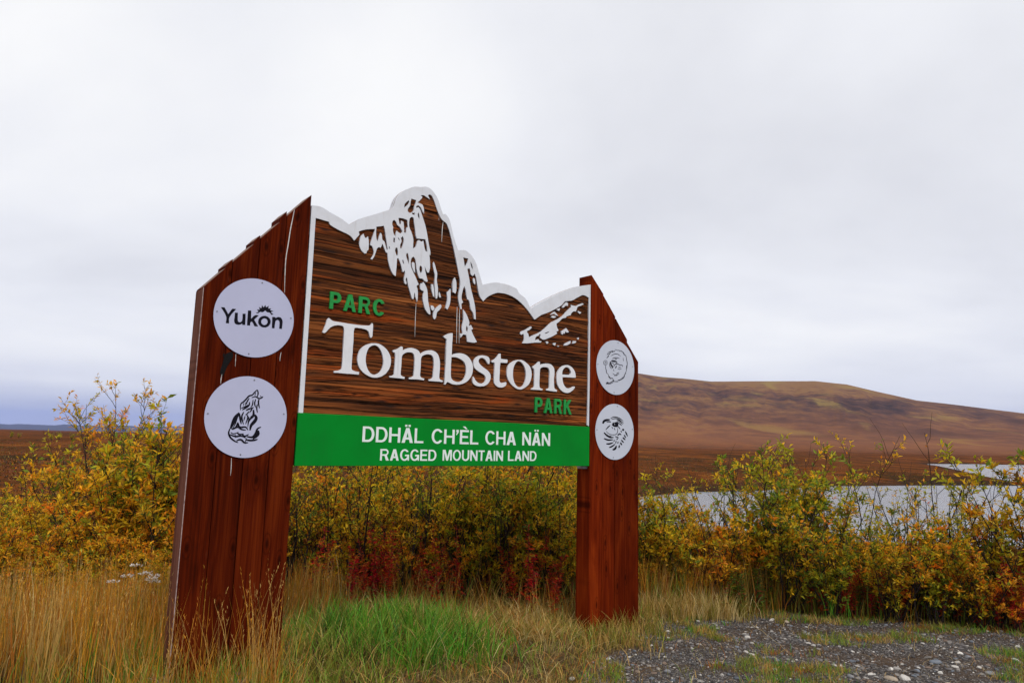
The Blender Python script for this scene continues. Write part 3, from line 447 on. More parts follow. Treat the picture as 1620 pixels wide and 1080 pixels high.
DATA['isl'] = [
'471,1729 474,1721 477,1713 481,1705 485,1700 490,1697 494,1693 500,1700 507,1707 513,1714 516,1704 518,1694 521,1684 523,1669 524,1655 525,1640 525,1626 525,1613 524,1599 521,1595 516,1591 512,1587 510,1579 509,1572 508,1565 502,1563 496,1561 491,1559 480,1566 470,1572 461,1580 452,1593 444,1607 439,1622 437,1637 438,1652 440,1668 442,1680 444,1692 448,1703 455,1713 463,1721',
'1178,1614 1181,1608 1185,1602 1188,1596 1197,1576 1204,1556 1212,1536 1216,1527 1219,1518 1221,1509 1221,1490 1219,1471 1218,1452 1221,1433 1226,1415 1231,1397 1234,1379 1236,1360 1237,1342 1236,1321 1233,1301 1230,1280 1225,1280 1221,1279 1216,1278 1212,1305 1208,1331 1204,1358 1201,1378 1199,1399 1197,1420 1197,1444 1199,1467 1198,1491 1192,1511 1185,1531 1178,1551 1175,1565 1172,1579 1171,1593 1172,1600 1175,1607',
'1165,1404 1171,1404 1176,1404 1182,1403 1186,1388 1190,1372 1194,1356 1197,1334 1199,1312 1202,1290 1198,1291 1195,1292 1191,1292 1183,1310 1176,1327 1170,1345 1167,1359 1166,1373 1165,1387 1164,1392 1165,1398',
'1254,1344 1260,1329 1266,1313 1272,1297 1267,1296 1261,1295 1256,1294 1252,1302 1249,1310 1247,1318 1248,1327 1251,1336',
'1054,1393 1059,1393 1065,1393 1070,1392 1073,1398 1076,1403 1079,1409 1084,1405 1089,1401 1093,1396 1103,1382 1112,1367 1120,1351 1125,1334 1128,1315 1130,1297 1133,1279 1134,1260 1137,1242 1145,1215 1153,1189 1161,1162 1164,1150 1165,1137 1167,1125 1161,1124 1156,1124 1151,1126 1137,1137 1124,1149 1113,1162 1104,1179 1097,1197 1091,1215 1085,1235 1081,1255 1080,1275 1081,1292 1085,1309 1089,1326 1078,1328 1066,1330 1057,1335 1051,1342 1049,1351 1048,1361 1049,1372 1051,1382',
'1167,1208 1175,1208 1183,1208 1191,1208 1197,1201 1203,1193 1208,1186 1203,1178 1198,1171 1193,1163 1187,1165 1181,1167 1177,1171 1172,1183 1169,1196',
'1271,1232 1275,1226 1279,1220 1280,1214 1277,1203 1272,1193 1265,1183 1255,1173 1243,1163 1234,1151 1231,1137 1230,1123 1228,1108 1224,1100 1219,1093 1213,1085 1206,1091 1200,1097 1196,1104 1195,1120 1197,1137 1202,1154 1210,1170 1220,1185 1232,1200 1244,1211 1258,1222',
'1371,1393 1373,1371 1374,1348 1374,1325 1375,1300 1374,1275 1370,1250 1364,1231 1355,1213 1345,1195 1339,1199 1332,1203 1325,1206 1332,1232 1338,1257 1341,1283 1340,1308 1336,1332 1333,1356 1340,1360 1347,1364 1354,1369 1360,1376 1366,1385',
'1414,1508 1421,1495 1428,1481 1432,1466 1435,1441 1436,1416 1436,1391 1434,1380 1431,1368 1428,1357 1418,1360 1408,1363 1398,1366 1395,1391 1392,1416 1391,1441 1394,1457 1398,1473 1403,1490 1406,1496 1410,1502',
'1628,1539 1634,1535 1640,1530 1643,1525 1646,1509 1647,1493 1648,1477 1641,1481 1635,1484 1630,1489 1625,1499 1621,1510 1619,1521 1621,1527 1624,1533',
'962,1572 968,1570 975,1569 978,1565 984,1536 987,1506 991,1477 985,1482 979,1488 974,1495 968,1505 962,1515 957,1526 954,1537 953,1549 951,1560 955,1564 959,1568',
'2210,1071 2212,1078 2213,1086 2218,1092 2235,1102 2255,1110 2273,1119 2298,1133 2322,1147 2347,1162 2351,1158 2355,1154 2358,1150 2349,1142 2340,1133 2330,1126 2319,1119 2307,1114 2296,1108 2297,1102 2298,1097 2300,1092 2305,1089 2310,1086 2314,1083 2318,1071 2321,1059 2324,1047 2339,1056 2355,1064 2371,1073 2392,1082 2412,1091 2433,1100 2454,1111 2475,1123 2495,1135 2516,1151 2537,1168 2557,1185 2578,1203 2598,1221 2620,1238 2644,1251 2669,1263 2694,1276 2716,1288 2738,1302 2759,1316 2779,1332 2797,1349 2815,1366 2831,1381 2846,1395 2863,1409 2873,1418 2885,1427 2896,1435 2894,1443 2892,1452 2891,1460 2899,1458 2907,1457 2915,1456 2933,1456 2951,1456 2969,1459 2983,1465 2995,1473 3008,1480 3024,1487 3041,1494 3058,1501 3064,1498 3071,1496 3078,1494 3066,1487 3055,1481 3043,1474 3025,1467 3006,1461 2989,1452 2982,1444 2978,1434 2975,1425 2970,1415 2965,1406 2960,1397 2950,1397 2941,1397 2931,1397 2919,1388 2907,1380 2897,1370 2893,1363 2890,1355 2888,1348 2868,1342 2849,1336 2830,1329 2826,1324 2825,1318 2821,1314 2804,1307 2786,1303 2769,1296 2752,1283 2738,1268 2722,1254 2712,1248 2701,1242 2690,1236 2691,1224 2692,1213 2695,1202 2702,1189 2711,1177 2720,1166 2709,1159 2698,1151 2687,1144 2692,1140 2697,1136 2702,1132 2682,1120 2662,1108 2642,1097 2618,1085 2594,1075 2569,1064 2557,1059 2545,1054 2533,1050 2524,1048 2515,1046 2506,1047 2494,1051 2482,1056 2471,1062 2473,1072 2476,1082 2478,1092 2473,1095 2469,1098 2464,1101 2460,1094 2456,1088 2451,1082 2439,1076 2426,1071 2416,1064 2409,1053 2406,1041 2403,1028 2418,1033 2433,1039 2448,1044 2452,1038 2457,1033 2461,1028 2472,1028 2482,1028 2493,1028 2488,1023 2484,1018 2480,1013 2456,1010 2432,1008 2408,1005 2379,1000 2350,994 2321,989 2295,985 2269,983 2243,980 2249,991 2255,1002 2259,1012 2261,1028 2260,1044 2258,1060 2257,1065 2255,1071 2253,1076 2243,1071 2233,1067 2223,1062 2219,1065 2214,1068|2531,1115 2552,1125 2574,1134 2595,1144 2592,1138 2590,1133 2586,1129 2571,1121 2556,1115 2541,1110 2538,1111 2534,1113',
'2766,1413 2772,1423 2778,1432 2785,1441 2797,1454 2810,1466 2823,1479 2831,1477 2839,1474 2847,1472 2847,1462 2847,1452 2847,1443 2836,1442 2825,1442 2814,1442 2805,1433 2796,1424 2785,1416 2780,1414 2773,1414',
'2687,1381 2702,1388 2718,1395 2734,1402 2732,1393 2731,1385 2729,1376 2725,1374 2720,1373 2715,1371 2706,1374 2696,1378',
'2605,1313 2615,1323 2625,1333 2636,1342 2644,1347 2651,1351 2659,1356 2677,1344 2694,1332 2712,1320 2702,1320 2693,1320 2683,1320 2674,1324 2665,1329 2655,1331 2638,1327 2621,1320',
'2614,1290 2622,1297 2629,1304 2637,1310 2653,1309 2668,1308 2684,1306 2675,1299 2666,1293 2656,1288 2642,1287 2628,1289',
'2990,1408 3008,1405 3026,1401 3044,1398 3036,1392 3028,1386 3020,1380 3011,1384 3002,1389 2995,1395 2992,1399 2991,1404',
'2763,1132 2761,1141 2759,1150 2758,1160 2769,1166 2780,1172 2790,1178 2803,1186 2816,1194 2828,1202 2835,1196 2841,1191 2848,1185 2854,1178 2859,1172 2865,1165 2856,1162 2847,1159 2839,1156 2830,1160 2822,1163 2814,1166 2811,1158 2808,1149 2805,1140 2801,1143 2796,1146 2791,1149 2786,1142 2782,1135 2777,1128 2772,1129 2768,1131',
'2543,1027 2552,1030 2561,1033 2570,1036 2575,1032 2580,1028 2586,1024 2579,1019 2572,1014 2566,1008 2558,1014 2550,1021',
'2639,1023 2654,1026 2670,1029 2685,1032 2682,1022 2679,1012 2677,1003 2668,1004 2660,1005 2653,1007 2648,1012 2643,1018',
'2700,1005 2712,1005 2723,1005 2735,1005 2730,1002 2724,998 2719,995 2712,998 2706,1002',
'2798,1016 2802,1024 2806,1032 2812,1038 2838,1052 2865,1064 2893,1076 2892,1066 2890,1056 2889,1047 2873,1039 2857,1031 2841,1024 2827,1020 2813,1018',
'2918,1050 2922,1060 2927,1070 2932,1080 2946,1080 2961,1081 2975,1081 2971,1074 2967,1067 2961,1062 2947,1056 2932,1053',
'2985,1115 2993,1118 3001,1121 3009,1124 3010,1119 3011,1113 3012,1107 3006,1104 3001,1102 2995,1100 2991,1105 2988,1110',
'1519,1222 1532,1209 1545,1196 1557,1182 1571,1159 1584,1136 1594,1111 1595,1099 1592,1086 1590,1073 1598,1077 1607,1081 1615,1085 1623,1074 1631,1062 1639,1050 1632,1046 1626,1043 1620,1039 1626,1027 1632,1015 1638,1003 1648,988 1658,974 1669,959 1675,950 1682,942 1689,933 1679,929 1669,925 1659,922 1632,921 1605,922 1579,923 1574,944 1570,964 1565,985 1554,985 1543,986 1531,986 1521,974 1512,963 1502,952 1500,965 1497,978 1495,991 1505,992 1515,993 1525,995 1520,1011 1515,1027 1512,1044 1515,1070 1522,1096 1526,1121 1525,1155 1522,1189|1564,1074 1570,1067 1576,1060 1579,1053 1580,1039 1578,1024 1575,1010 1570,1017 1564,1024 1561,1032 1560,1046 1562,1060']
DATA['letters'] = {
'T': '206,967 211,964 215,962 219,959 227,954 236,950 245,947 261,945 277,945 293,945 321,944 350,943 379,942 408,942 437,942 466,942 497,943 529,945 560,948 568,950 576,953 584,957 587,961 590,967 592,973 595,972 599,971 602,970 603,962 605,954 605,946 605,929 605,912 604,896 604,883 604,870 602,857 599,853 596,851 592,848 588,850 584,852 581,855 577,867 574,880 570,892 565,899 558,904 551,909 539,912 527,914 515,915 497,917 479,917 462,917 453,916 445,915 437,913 435,904 433,895 431,886 431,865 432,843 433,822 433,793 432,764 432,735 432,707 431,678 431,649 430,626 430,603 430,580 432,574 435,568 437,562 447,559 457,556 467,553 478,552 489,552 501,551 500,544 500,537 500,529 474,529 448,529 422,529 397,528 373,528 348,528 325,528 301,528 278,527 278,532 279,536 279,541 292,543 306,546 319,549 326,552 333,555 341,559 343,567 345,575 346,583 347,615 347,647 347,679 347,705 347,732 347,759 347,785 347,812 347,839 347,858 346,878 344,897 342,904 338,909 335,915 323,917 312,918 300,919 287,918 274,915 261,911 250,907 239,901 229,894 221,888 215,880 208,873 202,865 197,857 190,850 186,845 180,842 174,840 170,840 165,842 161,844 164,853 167,862 170,871 174,884 179,897 184,910 187,924 190,939 194,953 198,958 202,962',
'o': '623,805 643,806 664,805 684,800 704,791 723,780 741,767 755,753 767,738 778,721 785,705 789,689 792,672 791,653 789,634 784,616 776,597 765,580 753,563 739,550 723,539 706,529 686,522 666,517 646,515 627,515 609,518 592,523 572,531 554,540 537,551 521,565 507,580 496,596 488,613 483,630 479,648 479,665 480,681 484,697 490,714 497,731 507,746 522,761 539,775 558,786 579,795 600,802|627,789 641,788 655,783 667,776 680,764 691,750 700,735 706,720 711,703 715,687 718,674 720,662 720,649 719,632 716,615 711,598 704,585 696,572 686,561 671,551 655,543 639,539 625,540 613,544 602,551 590,562 581,574 573,587 566,602 561,618 557,634 554,648 554,663 554,677 555,694 558,710 562,727 567,741 573,755 583,767 596,777 611,785',
'm': '803,759 809,762 814,765 820,768 829,772 839,775 848,779 861,787 874,796 887,806 891,804 895,803 900,801 900,790 901,778 902,767 910,774 919,781 928,787 943,793 959,799 975,802 990,803 1006,802 1022,799 1035,796 1047,791 1059,785 1066,778 1071,770 1078,763 1080,761 1082,760 1085,759 1094,767 1103,775 1113,782 1128,789 1144,795 1161,799 1175,801 1189,803 1203,802 1219,798 1234,793 1247,785 1257,777 1265,767 1271,756 1277,741 1282,725 1285,709 1288,688 1288,667 1288,646 1287,626 1286,607 1285,587 1285,577 1285,566 1288,556 1292,552 1297,549 1302,546 1311,544 1319,542 1328,540 1325,536 1323,532 1321,528 1307,528 1292,529 1278,529 1245,528 1213,528 1180,527 1177,531 1175,535 1172,539 1183,542 1193,545 1203,549 1209,552 1214,556 1217,561 1219,577 1220,593 1220,608 1222,626 1223,644 1224,661 1223,682 1222,703 1219,724 1217,734 1212,744 1206,752 1199,757 1190,761 1181,763 1169,764 1156,764 1144,762 1132,758 1120,754 1108,748 1100,742 1094,735 1090,728 1087,709 1088,689 1088,670 1088,649 1087,629 1087,608 1086,594 1085,580 1086,566 1089,561 1092,556 1097,552 1108,548 1119,546 1131,544 1129,539 1127,534 1126,529 1108,530 1090,531 1072,532 1040,531 1009,529 977,528 975,532 972,536 970,539 980,541 990,544 1000,547 1007,550 1013,554 1020,559 1021,573 1022,588 1023,603 1024,623 1024,644 1024,665 1024,685 1024,706 1021,726 1018,737 1014,747 1006,756 998,761 987,763 977,763 963,763 949,760 936,757 927,753 918,747 911,741 905,736 900,731 897,725 895,715 894,704 894,694 894,672 894,649 894,627 892,607 891,587 891,566 892,561 895,555 900,552 910,547 921,544 933,542 932,536 932,531 931,526 912,527 892,528 873,528 844,528 814,528 785,528 784,532 783,536 782,540 791,541 801,542 810,545 816,548 821,552 826,556 827,573 828,590 829,607 830,627 831,647 831,668 832,686 832,705 831,723 830,731 828,738 827,746 822,746 817,746 813,747 809,750 806,755',
'b': '1313,941 1321,947 1330,953 1338,959 1352,966 1365,973 1380,978 1390,981 1401,982 1411,983 1412,967 1412,950 1412,934 1411,908 1410,882 1410,856 1410,830 1410,804 1410,778 1419,784 1428,789 1437,794 1456,800 1475,804 1494,807 1516,807 1538,805 1559,800 1578,792 1596,781 1611,769 1624,755 1634,739 1642,723 1648,708 1651,692 1652,676 1651,657 1648,639 1643,621 1634,603 1622,586 1609,570 1595,557 1580,546 1563,537 1542,528 1521,522 1499,517 1480,515 1462,515 1443,515 1431,517 1419,519 1407,523 1398,526 1389,530 1379,532 1375,532 1372,531 1369,529 1363,522 1358,514 1352,507 1349,507 1345,508 1342,508 1343,520 1343,532 1344,544 1345,566 1346,587 1346,609 1347,646 1348,683 1348,720 1348,759 1348,799 1347,838 1348,866 1348,893 1349,921 1344,923 1340,924 1336,926 1328,930 1321,936|1407,761 1422,763 1438,765 1453,766 1470,764 1487,760 1503,755 1519,749 1534,742 1547,733 1557,721 1565,707 1571,693 1574,681 1575,669 1576,657 1576,641 1574,625 1571,609 1565,594 1557,579 1547,565 1537,557 1525,550 1512,545 1496,542 1479,541 1463,543 1450,545 1437,550 1427,556 1419,564 1413,574 1410,584 1407,612 1407,639 1406,667 1406,686 1406,706 1407,726 1407,737 1407,749',
's': '1838,790 1841,782 1843,774 1843,766 1843,757 1841,747 1840,738 1835,737 1830,737 1825,737 1820,743 1815,750 1809,757 1801,766 1792,774 1782,782 1772,785 1762,788 1751,788 1742,787 1733,784 1725,779 1720,774 1716,767 1714,760 1713,752 1715,744 1720,736 1730,726 1742,717 1754,709 1769,701 1785,693 1801,685 1814,678 1828,670 1839,661 1849,650 1856,639 1860,626 1861,611 1858,597 1854,582 1847,570 1839,558 1828,547 1817,539 1805,532 1792,526 1777,522 1762,520 1747,518 1732,517 1717,518 1702,520 1687,524 1674,530 1661,538 1656,543 1653,549 1651,555 1650,567 1652,579 1654,592 1655,596 1657,600 1658,604 1662,600 1666,597 1670,593 1675,585 1680,577 1686,570 1695,562 1705,556 1716,551 1728,548 1740,546 1753,546 1764,547 1774,551 1783,556 1791,563 1797,572 1801,582 1803,592 1802,602 1800,612 1795,620 1788,626 1780,632 1768,638 1755,642 1742,647 1726,653 1711,660 1696,667 1685,675 1674,683 1666,692 1661,701 1658,711 1657,721 1658,735 1661,749 1667,762 1675,774 1686,785 1699,795 1712,802 1727,807 1743,810 1758,812 1773,812 1788,811 1800,810 1812,808 1823,804 1829,800 1834,796',
't': '1865,770 1875,775 1886,779 1895,784 1905,791 1914,797 1923,805 1932,815 1941,826 1950,837 1953,841 1957,845 1961,849 1965,849 1968,849 1972,848 1973,834 1973,819 1975,805 1976,802 1979,800 1982,799 2006,799 2030,799 2054,800 2056,796 2058,792 2059,788 2058,781 2056,774 2054,767 2027,765 1999,764 1972,762 1971,752 1969,742 1968,732 1967,709 1967,687 1967,664 1966,645 1965,625 1965,605 1965,596 1967,587 1970,579 1975,574 1981,571 1988,569 1999,569 2010,572 2022,575 2030,576 2039,579 2047,581 2049,576 2051,572 2052,567 2051,560 2049,554 2045,548 2039,542 2031,537 2023,533 2010,529 1997,525 1984,524 1970,524 1956,526 1944,530 1933,535 1924,541 1915,548 1910,554 1905,562 1903,569 1901,592 1901,614 1901,636 1902,659 1903,681 1904,704 1904,719 1904,734 1902,749 1901,752 1899,755 1896,757 1888,757 1880,756 1871,756 1869,761 1867,765',
'o2': '2200,810 2216,812 2232,812 2248,810 2267,804 2285,795 2303,785 2319,775 2334,764 2346,751 2355,734 2362,716 2366,697 2367,681 2367,666 2364,650 2358,629 2350,607 2338,587 2325,572 2309,559 2291,547 2273,537 2253,528 2233,522 2214,521 2196,523 2179,528 2158,536 2138,546 2120,558 2104,571 2090,585 2078,600 2069,616 2061,632 2056,649 2054,667 2055,685 2057,703 2062,720 2069,736 2079,751 2090,763 2104,773 2119,782 2131,790 2145,796 2159,802 2172,806 2186,809|2200,798 2213,796 2226,792 2237,786 2251,775 2263,763 2273,750 2281,735 2286,720 2290,705 2293,686 2294,668 2293,649 2291,632 2287,614 2281,597 2275,583 2266,570 2255,558 2243,550 2229,545 2214,542 2201,543 2189,547 2179,553 2166,563 2156,575 2148,587 2141,602 2136,617 2132,632 2130,648 2129,665 2129,682 2130,698 2131,713 2135,728 2140,742 2146,754 2154,767 2161,776 2168,784 2177,791 2184,795 2192,797',
'n': '2378,758 2389,764 2400,770 2411,777 2423,786 2435,796 2447,806 2452,810 2457,814 2462,818 2466,816 2470,814 2472,811 2473,801 2473,790 2473,780 2481,785 2488,790 2497,794 2513,799 2530,803 2547,806 2566,807 2585,808 2604,806 2618,803 2631,797 2643,790 2652,782 2660,773 2666,763 2669,746 2670,729 2670,711 2669,688 2666,666 2665,643 2666,621 2667,599 2670,577 2672,570 2675,563 2680,558 2689,554 2700,551 2711,548 2709,543 2708,537 2706,531 2685,531 2663,531 2642,532 2616,533 2589,535 2563,536 2562,540 2561,545 2560,549 2570,550 2581,552 2591,555 2596,558 2600,562 2602,567 2603,591 2602,615 2602,639 2603,664 2604,690 2605,715 2604,726 2603,738 2599,748 2594,755 2588,761 2580,766 2568,769 2555,770 2542,769 2529,769 2516,767 2504,764 2494,759 2485,753 2477,747 2475,733 2474,719 2473,704 2472,679 2471,654 2470,629 2470,608 2470,588 2472,568 2474,562 2479,556 2485,552 2494,549 2505,547 2516,545 2514,541 2512,537 2510,533 2487,532 2465,532 2442,532 2417,531 2391,531 2366,530 2367,535 2368,539 2368,544 2377,546 2385,548 2393,550 2397,554 2400,558 2401,563 2403,583 2403,603 2403,624 2403,649 2403,674 2402,699 2402,710 2401,722 2399,734 2394,739 2387,744 2381,748 2379,751 2379,754',
'e': '2837,816 2853,817 2869,815 2884,811 2901,805 2917,796 2931,786 2944,773 2954,759 2962,744 2966,730 2968,715 2970,701 2967,698 2964,695 2960,694 2928,692 2897,691 2866,690 2838,689 2809,687 2781,686 2782,675 2783,663 2785,652 2789,638 2794,623 2802,610 2811,599 2822,589 2835,581 2845,577 2857,576 2868,576 2882,578 2895,581 2908,586 2919,590 2930,596 2941,600 2946,601 2951,601 2956,601 2957,597 2959,593 2958,589 2950,579 2940,569 2929,560 2916,551 2903,543 2889,536 2874,531 2859,528 2843,527 2825,528 2807,531 2790,537 2773,545 2758,556 2744,567 2732,580 2722,594 2714,609 2708,624 2704,640 2702,656 2701,673 2702,691 2706,709 2712,726 2722,743 2734,759 2746,773 2761,786 2778,797 2797,806 2817,812|2779,712 2778,723 2778,733 2780,744 2784,755 2790,765 2799,775 2808,782 2819,789 2831,793 2843,794 2854,793 2864,790 2875,784 2884,777 2891,768 2897,759 2901,749 2902,739 2899,732 2892,725 2886,718 2850,716 2814,714'}
DATA['yukon'] = [
'-642,934 -633,935 -624,936 -616,936 -606,921 -596,906 -586,890 -577,905 -569,920 -560,934 -551,935 -541,935 -532,935 -548,913 -563,892 -575,869 -578,853 -576,837 -575,821 -583,821 -590,821 -598,822 -597,837 -596,853 -598,868 -610,891 -626,913',
'-539,908 -532,908 -525,909 -517,909 -517,893 -516,877 -515,861 -514,855 -513,850 -512,845 -509,843 -505,841 -501,840 -497,840 -492,842 -489,845 -485,849 -483,853 -482,859 -481,875 -482,891 -483,907 -475,908 -468,909 -461,910 -459,881 -458,853 -457,824 -464,824 -472,823 -479,823 -479,826 -480,830 -480,833 -484,830 -488,827 -492,824 -498,822 -504,820 -510,820 -517,820 -524,822 -530,825 -534,829 -537,835 -539,842 -540,851 -540,861 -539,871 -539,883 -539,895',
'-445,937 -437,938 -429,939 -421,939 -420,918 -419,898 -418,877 -409,888 -401,899 -390,908 -381,911 -372,911 -363,910 -373,898 -383,886 -394,873 -383,857 -372,841 -361,825 -370,825 -378,824 -387,823 -395,835 -402,846 -410,858 -414,854 -418,851 -420,847 -421,840 -421,832 -421,824 -428,824 -436,824 -444,823 -445,861 -445,899',
'-269,874 -269,868 -269,862 -271,856 -273,851 -277,845 -280,841 -285,836 -290,832 -295,829 -301,826 -307,824 -313,823 -319,823 -325,823 -331,824 -337,826 -342,829 -347,832 -352,836 -355,840 -359,845 -361,850 -363,856 -363,862 -363,867 -363,873 -361,879 -359,885 -356,890 -352,895 -348,899 -343,903 -338,906 -332,909 -326,911 -320,912 -313,913 -307,912 -301,911 -295,909 -290,907 -285,903 -281,900 -277,895 -273,890 -271,885 -269,880|-292,871 -292,867 -293,864 -293,861 -295,857 -296,854 -298,852 -300,849 -303,847 -305,845 -308,844 -311,843 -314,842 -317,842 -321,842 -324,843 -326,844 -329,846 -332,847 -334,850 -336,852 -338,855 -339,858 -340,861 -340,865 -340,868 -340,871 -339,875 -338,878 -336,881 -334,884 -332,886 -330,888 -327,890 -324,892 -321,893 -318,893 -315,894 -312,893 -309,893 -306,891 -303,890 -301,888 -298,886 -296,883 -295,880 -294,877 -293,874',
'-259,912 -251,913 -244,913 -236,914 -235,912 -234,910 -234,907 -227,911 -220,915 -213,917 -206,918 -199,917 -192,915 -187,910 -182,904 -179,898 -177,890 -176,882 -176,874 -176,859 -177,843 -177,828 -185,828 -192,828 -199,828 -199,842 -199,857 -199,871 -200,878 -202,883 -204,889 -208,891 -213,893 -218,894 -222,892 -226,889 -230,886 -232,879 -233,871 -234,864 -235,851 -235,838 -236,825 -243,825 -249,826 -256,826 -257,855 -258,884',
'-385,927 -379,931 -373,934 -366,937 -371,943 -375,949 -379,955 -372,954 -366,954 -359,953 -361,961 -363,968 -364,975 -359,972 -353,970 -347,967 -346,976 -345,984 -344,993 -340,987 -336,982 -332,976 -327,983 -323,990 -318,996 -316,991 -314,985 -312,979 -305,984 -299,989 -292,994 -293,987 -294,980 -295,973 -287,974 -279,975 -271,976 -274,972 -278,968 -281,963 -272,961 -262,959 -252,957 -259,954 -266,951 -273,947 -266,942 -258,937 -251,932 -256,931 -262,929 -267,928 -273,934 -278,940 -285,944 -289,944 -294,943 -298,942 -305,946 -311,950 -317,955 -321,950 -326,945 -331,941 -334,940 -337,939 -340,938 -344,939 -348,940 -352,940 -358,936 -363,930 -369,926 -374,925 -380,926']
